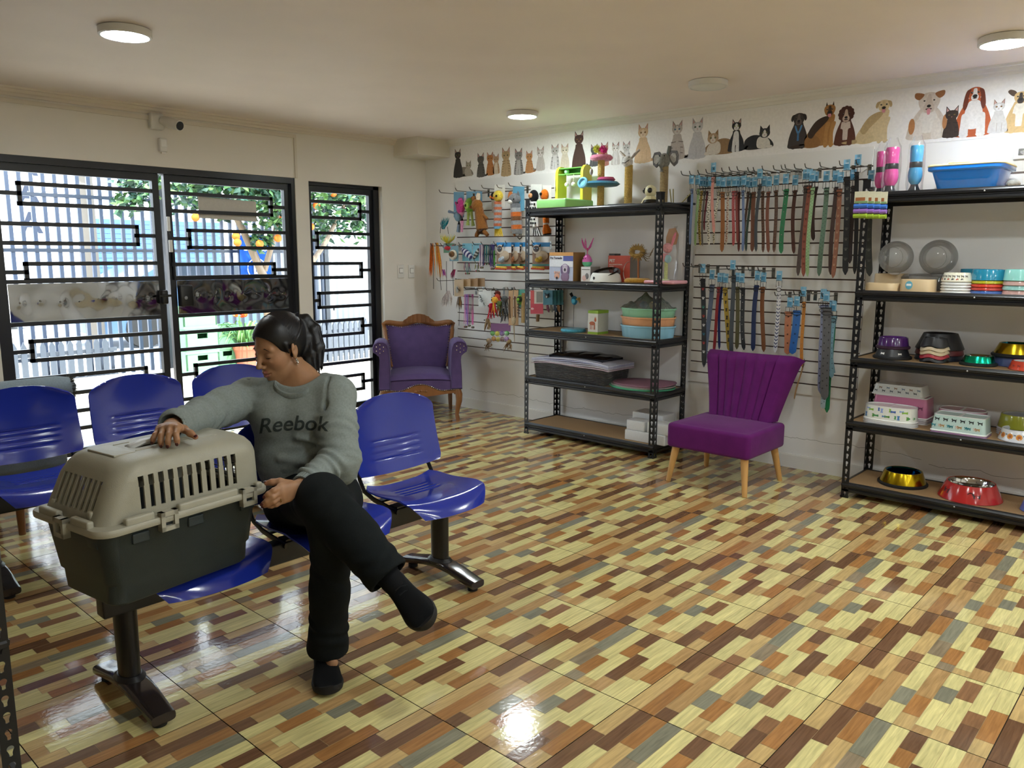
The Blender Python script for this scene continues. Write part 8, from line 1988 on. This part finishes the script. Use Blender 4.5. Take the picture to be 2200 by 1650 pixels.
m.raw([tuple(p_) if p_ is not None else (1.6, 2.45, .7) for p_ in vl], [tuple(q.index for q in fc.verts) for fc in good]); bm_.free(); bpy.data.meshes.remove(me)
wpart('chest_lettering', m, FABRIC, sweat, 60)
# ---- jeans
JN = '#15191a'
K = Field(axis((1.20, 1.92, .005)), axis((1.74, 2.72, .005)), axis((.055, .765, .005)))
K.cone(J['hipR'], J['hipL'], .105, .105, .05).cone(J['pelvis']+Vector((0, 0, .03)), J['waist'], .12, .112, .05)
for s_ in (-1, 1): K.cone(J['pelvis']+CR_*(s_*.06), hem0+CR_*(s_*.07), .085, .075, .05)
K.cone(J['hipL'], J['knL'], .092, .072, .035, fold=(.003, 3, .1)).cone(J['knL'], lerp(J['knL'], J['anL'], .55), .069, .060, .03, fold=(.003, 3, .5)).cone(lerp(J['knL'], J['anL'], .5), J['anL']+Vector((0, 0, .012)), .058, .068, .03, fold=(.0035, 3, .2))
K.cone(J['hipR'], J['knR'], .092, .078, .03, fold=(.003, 3, .7)).cone(J['knR'], lerp(J['knR'], J['anR'], .5), .077, .072, .03, fold=(.003, 2.4, .3)).cone(lerp(J['knR'], J['anR'], .45), lerp(J['knR'], J['anR'], .96), .071, .070, .03, fold=(.003, 3, .9))
K.plane(lerp(J['knR'], J['anR'], .985), dR, .006, J['anR']-Vector((.16, .16, .16)), J['anR']+Vector((.16, .16, .16)))
K.plane(J['anL']+Vector((0, 0, -.012)), (0, 0, -1), .006, J['anL']-Vector((.16, .16, .2)), J['anL']+Vector((.16, .16, .1)))
K.cone(lerp(J['knR'], J['anR'], .93), J['anR']+dR*.06, .056, .060, .004, 's'); K.cone(J['anL']+Vector((0, 0, .02)), J['anL']-Vector((0, 0, .06)), .054, .058, .004, 's')
DENIM = mat('denim', .85, noise=.22, nscale=260, bump=.4, bscale=900, spec=.15)
jeans = wpart('jeans', K.mesh('jeans', JN, DENIM, None, 2), DENIM)
# ---- sneakers
def shoe(heel, toe, up, col='#0e0f11'):
    """sole length along heel->toe; up = away from the ground side"""
    f = (toe-heel).normalized(); L_ = (toe-heel).length; s_ = up.cross(f).normalized(); u_ = f.cross(s_)
    def P_(x, y, z): return tuple(heel+f*x*L_+s_*y+u_*z)
    S_ = [(-.02, .028), (.12, .034), (.35, .036), (.55, .043), (.75, .048), (.90, .040), (1.0, .018)]
    m = MB('#0b0b0c'); rings = []
    for z, g in ((.0, -.004), (.004, 0), (.018, .003), (.026, .0)):
        ring = smooth([(x, w+g) for x, w in S_]+[(x, -(w+g)) for x, w in S_[::-1]], 4)
        rings.append([P_(x, w, z+(.012*max(0, x-.75)/.25)) for x, w in ring])
    sole = wpart('shoe', m.loft(rings), RUBBER, None, 40); sole.name = 'shoe'
    m = MB(col); rings = []
    for x, w, h in ((-.03, .018, .060), (.02, .032, .082), (.12, .036, .088), (.25, .037, .088), (.38, .038, .080), (.55, .043, .064), (.75, .046, .056), (.90, .041, .046), (.985, .020, .032)):
        b = .024+.012*max(0, x-.75)/.25; rings.append([P_(x, w*math.copysign(abs(math.cos(a))**.75, math.cos(a)), b+(h-b)*max(0, math.sin(a))**.8-.006*(math.sin(a) < 0)) for a in [2*PI*i/24 for i in range(24)]])
    
    fine = [rings[0]]
    for q0, q1, q2, q3 in zip([rings[0]]+rings[:-2], rings[:-1], rings[1:], rings[2:]+[rings[-1]]):
        for t in (.25, .5, .75, 1.0): fine.append([tuple(.5*((2*b)+(-a+c)*t+(2*a-5*b+4*c-d)*t*t+(-a+3*b-3*c+d)*t**3) for a, b, c, d in zip(*v)) for v in zip(q0, q1, q2, q3)])
    m.loft(fine); up_ = wpart('shoe_upper', m, FABRIC, sole, 60)
    m = MB('#1b1c1e')
    for k_ in range(5):
        x = .34+.07*k_; z = .083-.0068*k_*1.3; m.tube([P_(x, -.026, z-.010), P_(x+.012, -.010, z+.003), P_(x+.02, .010, z+.003), P_(x+.03, .026, z-.010)], .0028, 6)
    wpart('laces', m, FABRIC, sole)
    m = MB('#141416'); m.tube([P_(.12+.17*math.cos(a), .036*math.sin(a), .088+.006*math.cos(a)) for a in [2*PI*i/24 for i in range(24)]], .006, 8, True); wpart('shoe_collar', m, FABRIC, sole)
toeL = on_d(706, 1474, 2.505); toeL.z = .001; heelL = Vector((J['anL'].x+.01, J['anL'].y+.035, .001)); d_ = (heelL-toeL); heelL = toeL+d_.normalized()*.245
shoe(heelL, toeL, Vector((0, 0, 1)))
ankR = J['anR']; hr_ = ankR-dvR*.050-upR*.080
shoe(hr_, hr_+dvR*.245, upR)
for a_, d_ in ((J['anR'], dR), (J['anL'], Vector((0, 0, -1)))):
    wpart('sock', MB('#101113').tube([tuple(a_-d_*.10), tuple(a_-d_*.03), tuple(a_+d_*.012), tuple(a_+d_*.03-(upR*.012-dvR*.01 if d_ is dR else Vector((0, 0, 0))))], [.038, .037, .037, .033], 20), FABRIC)
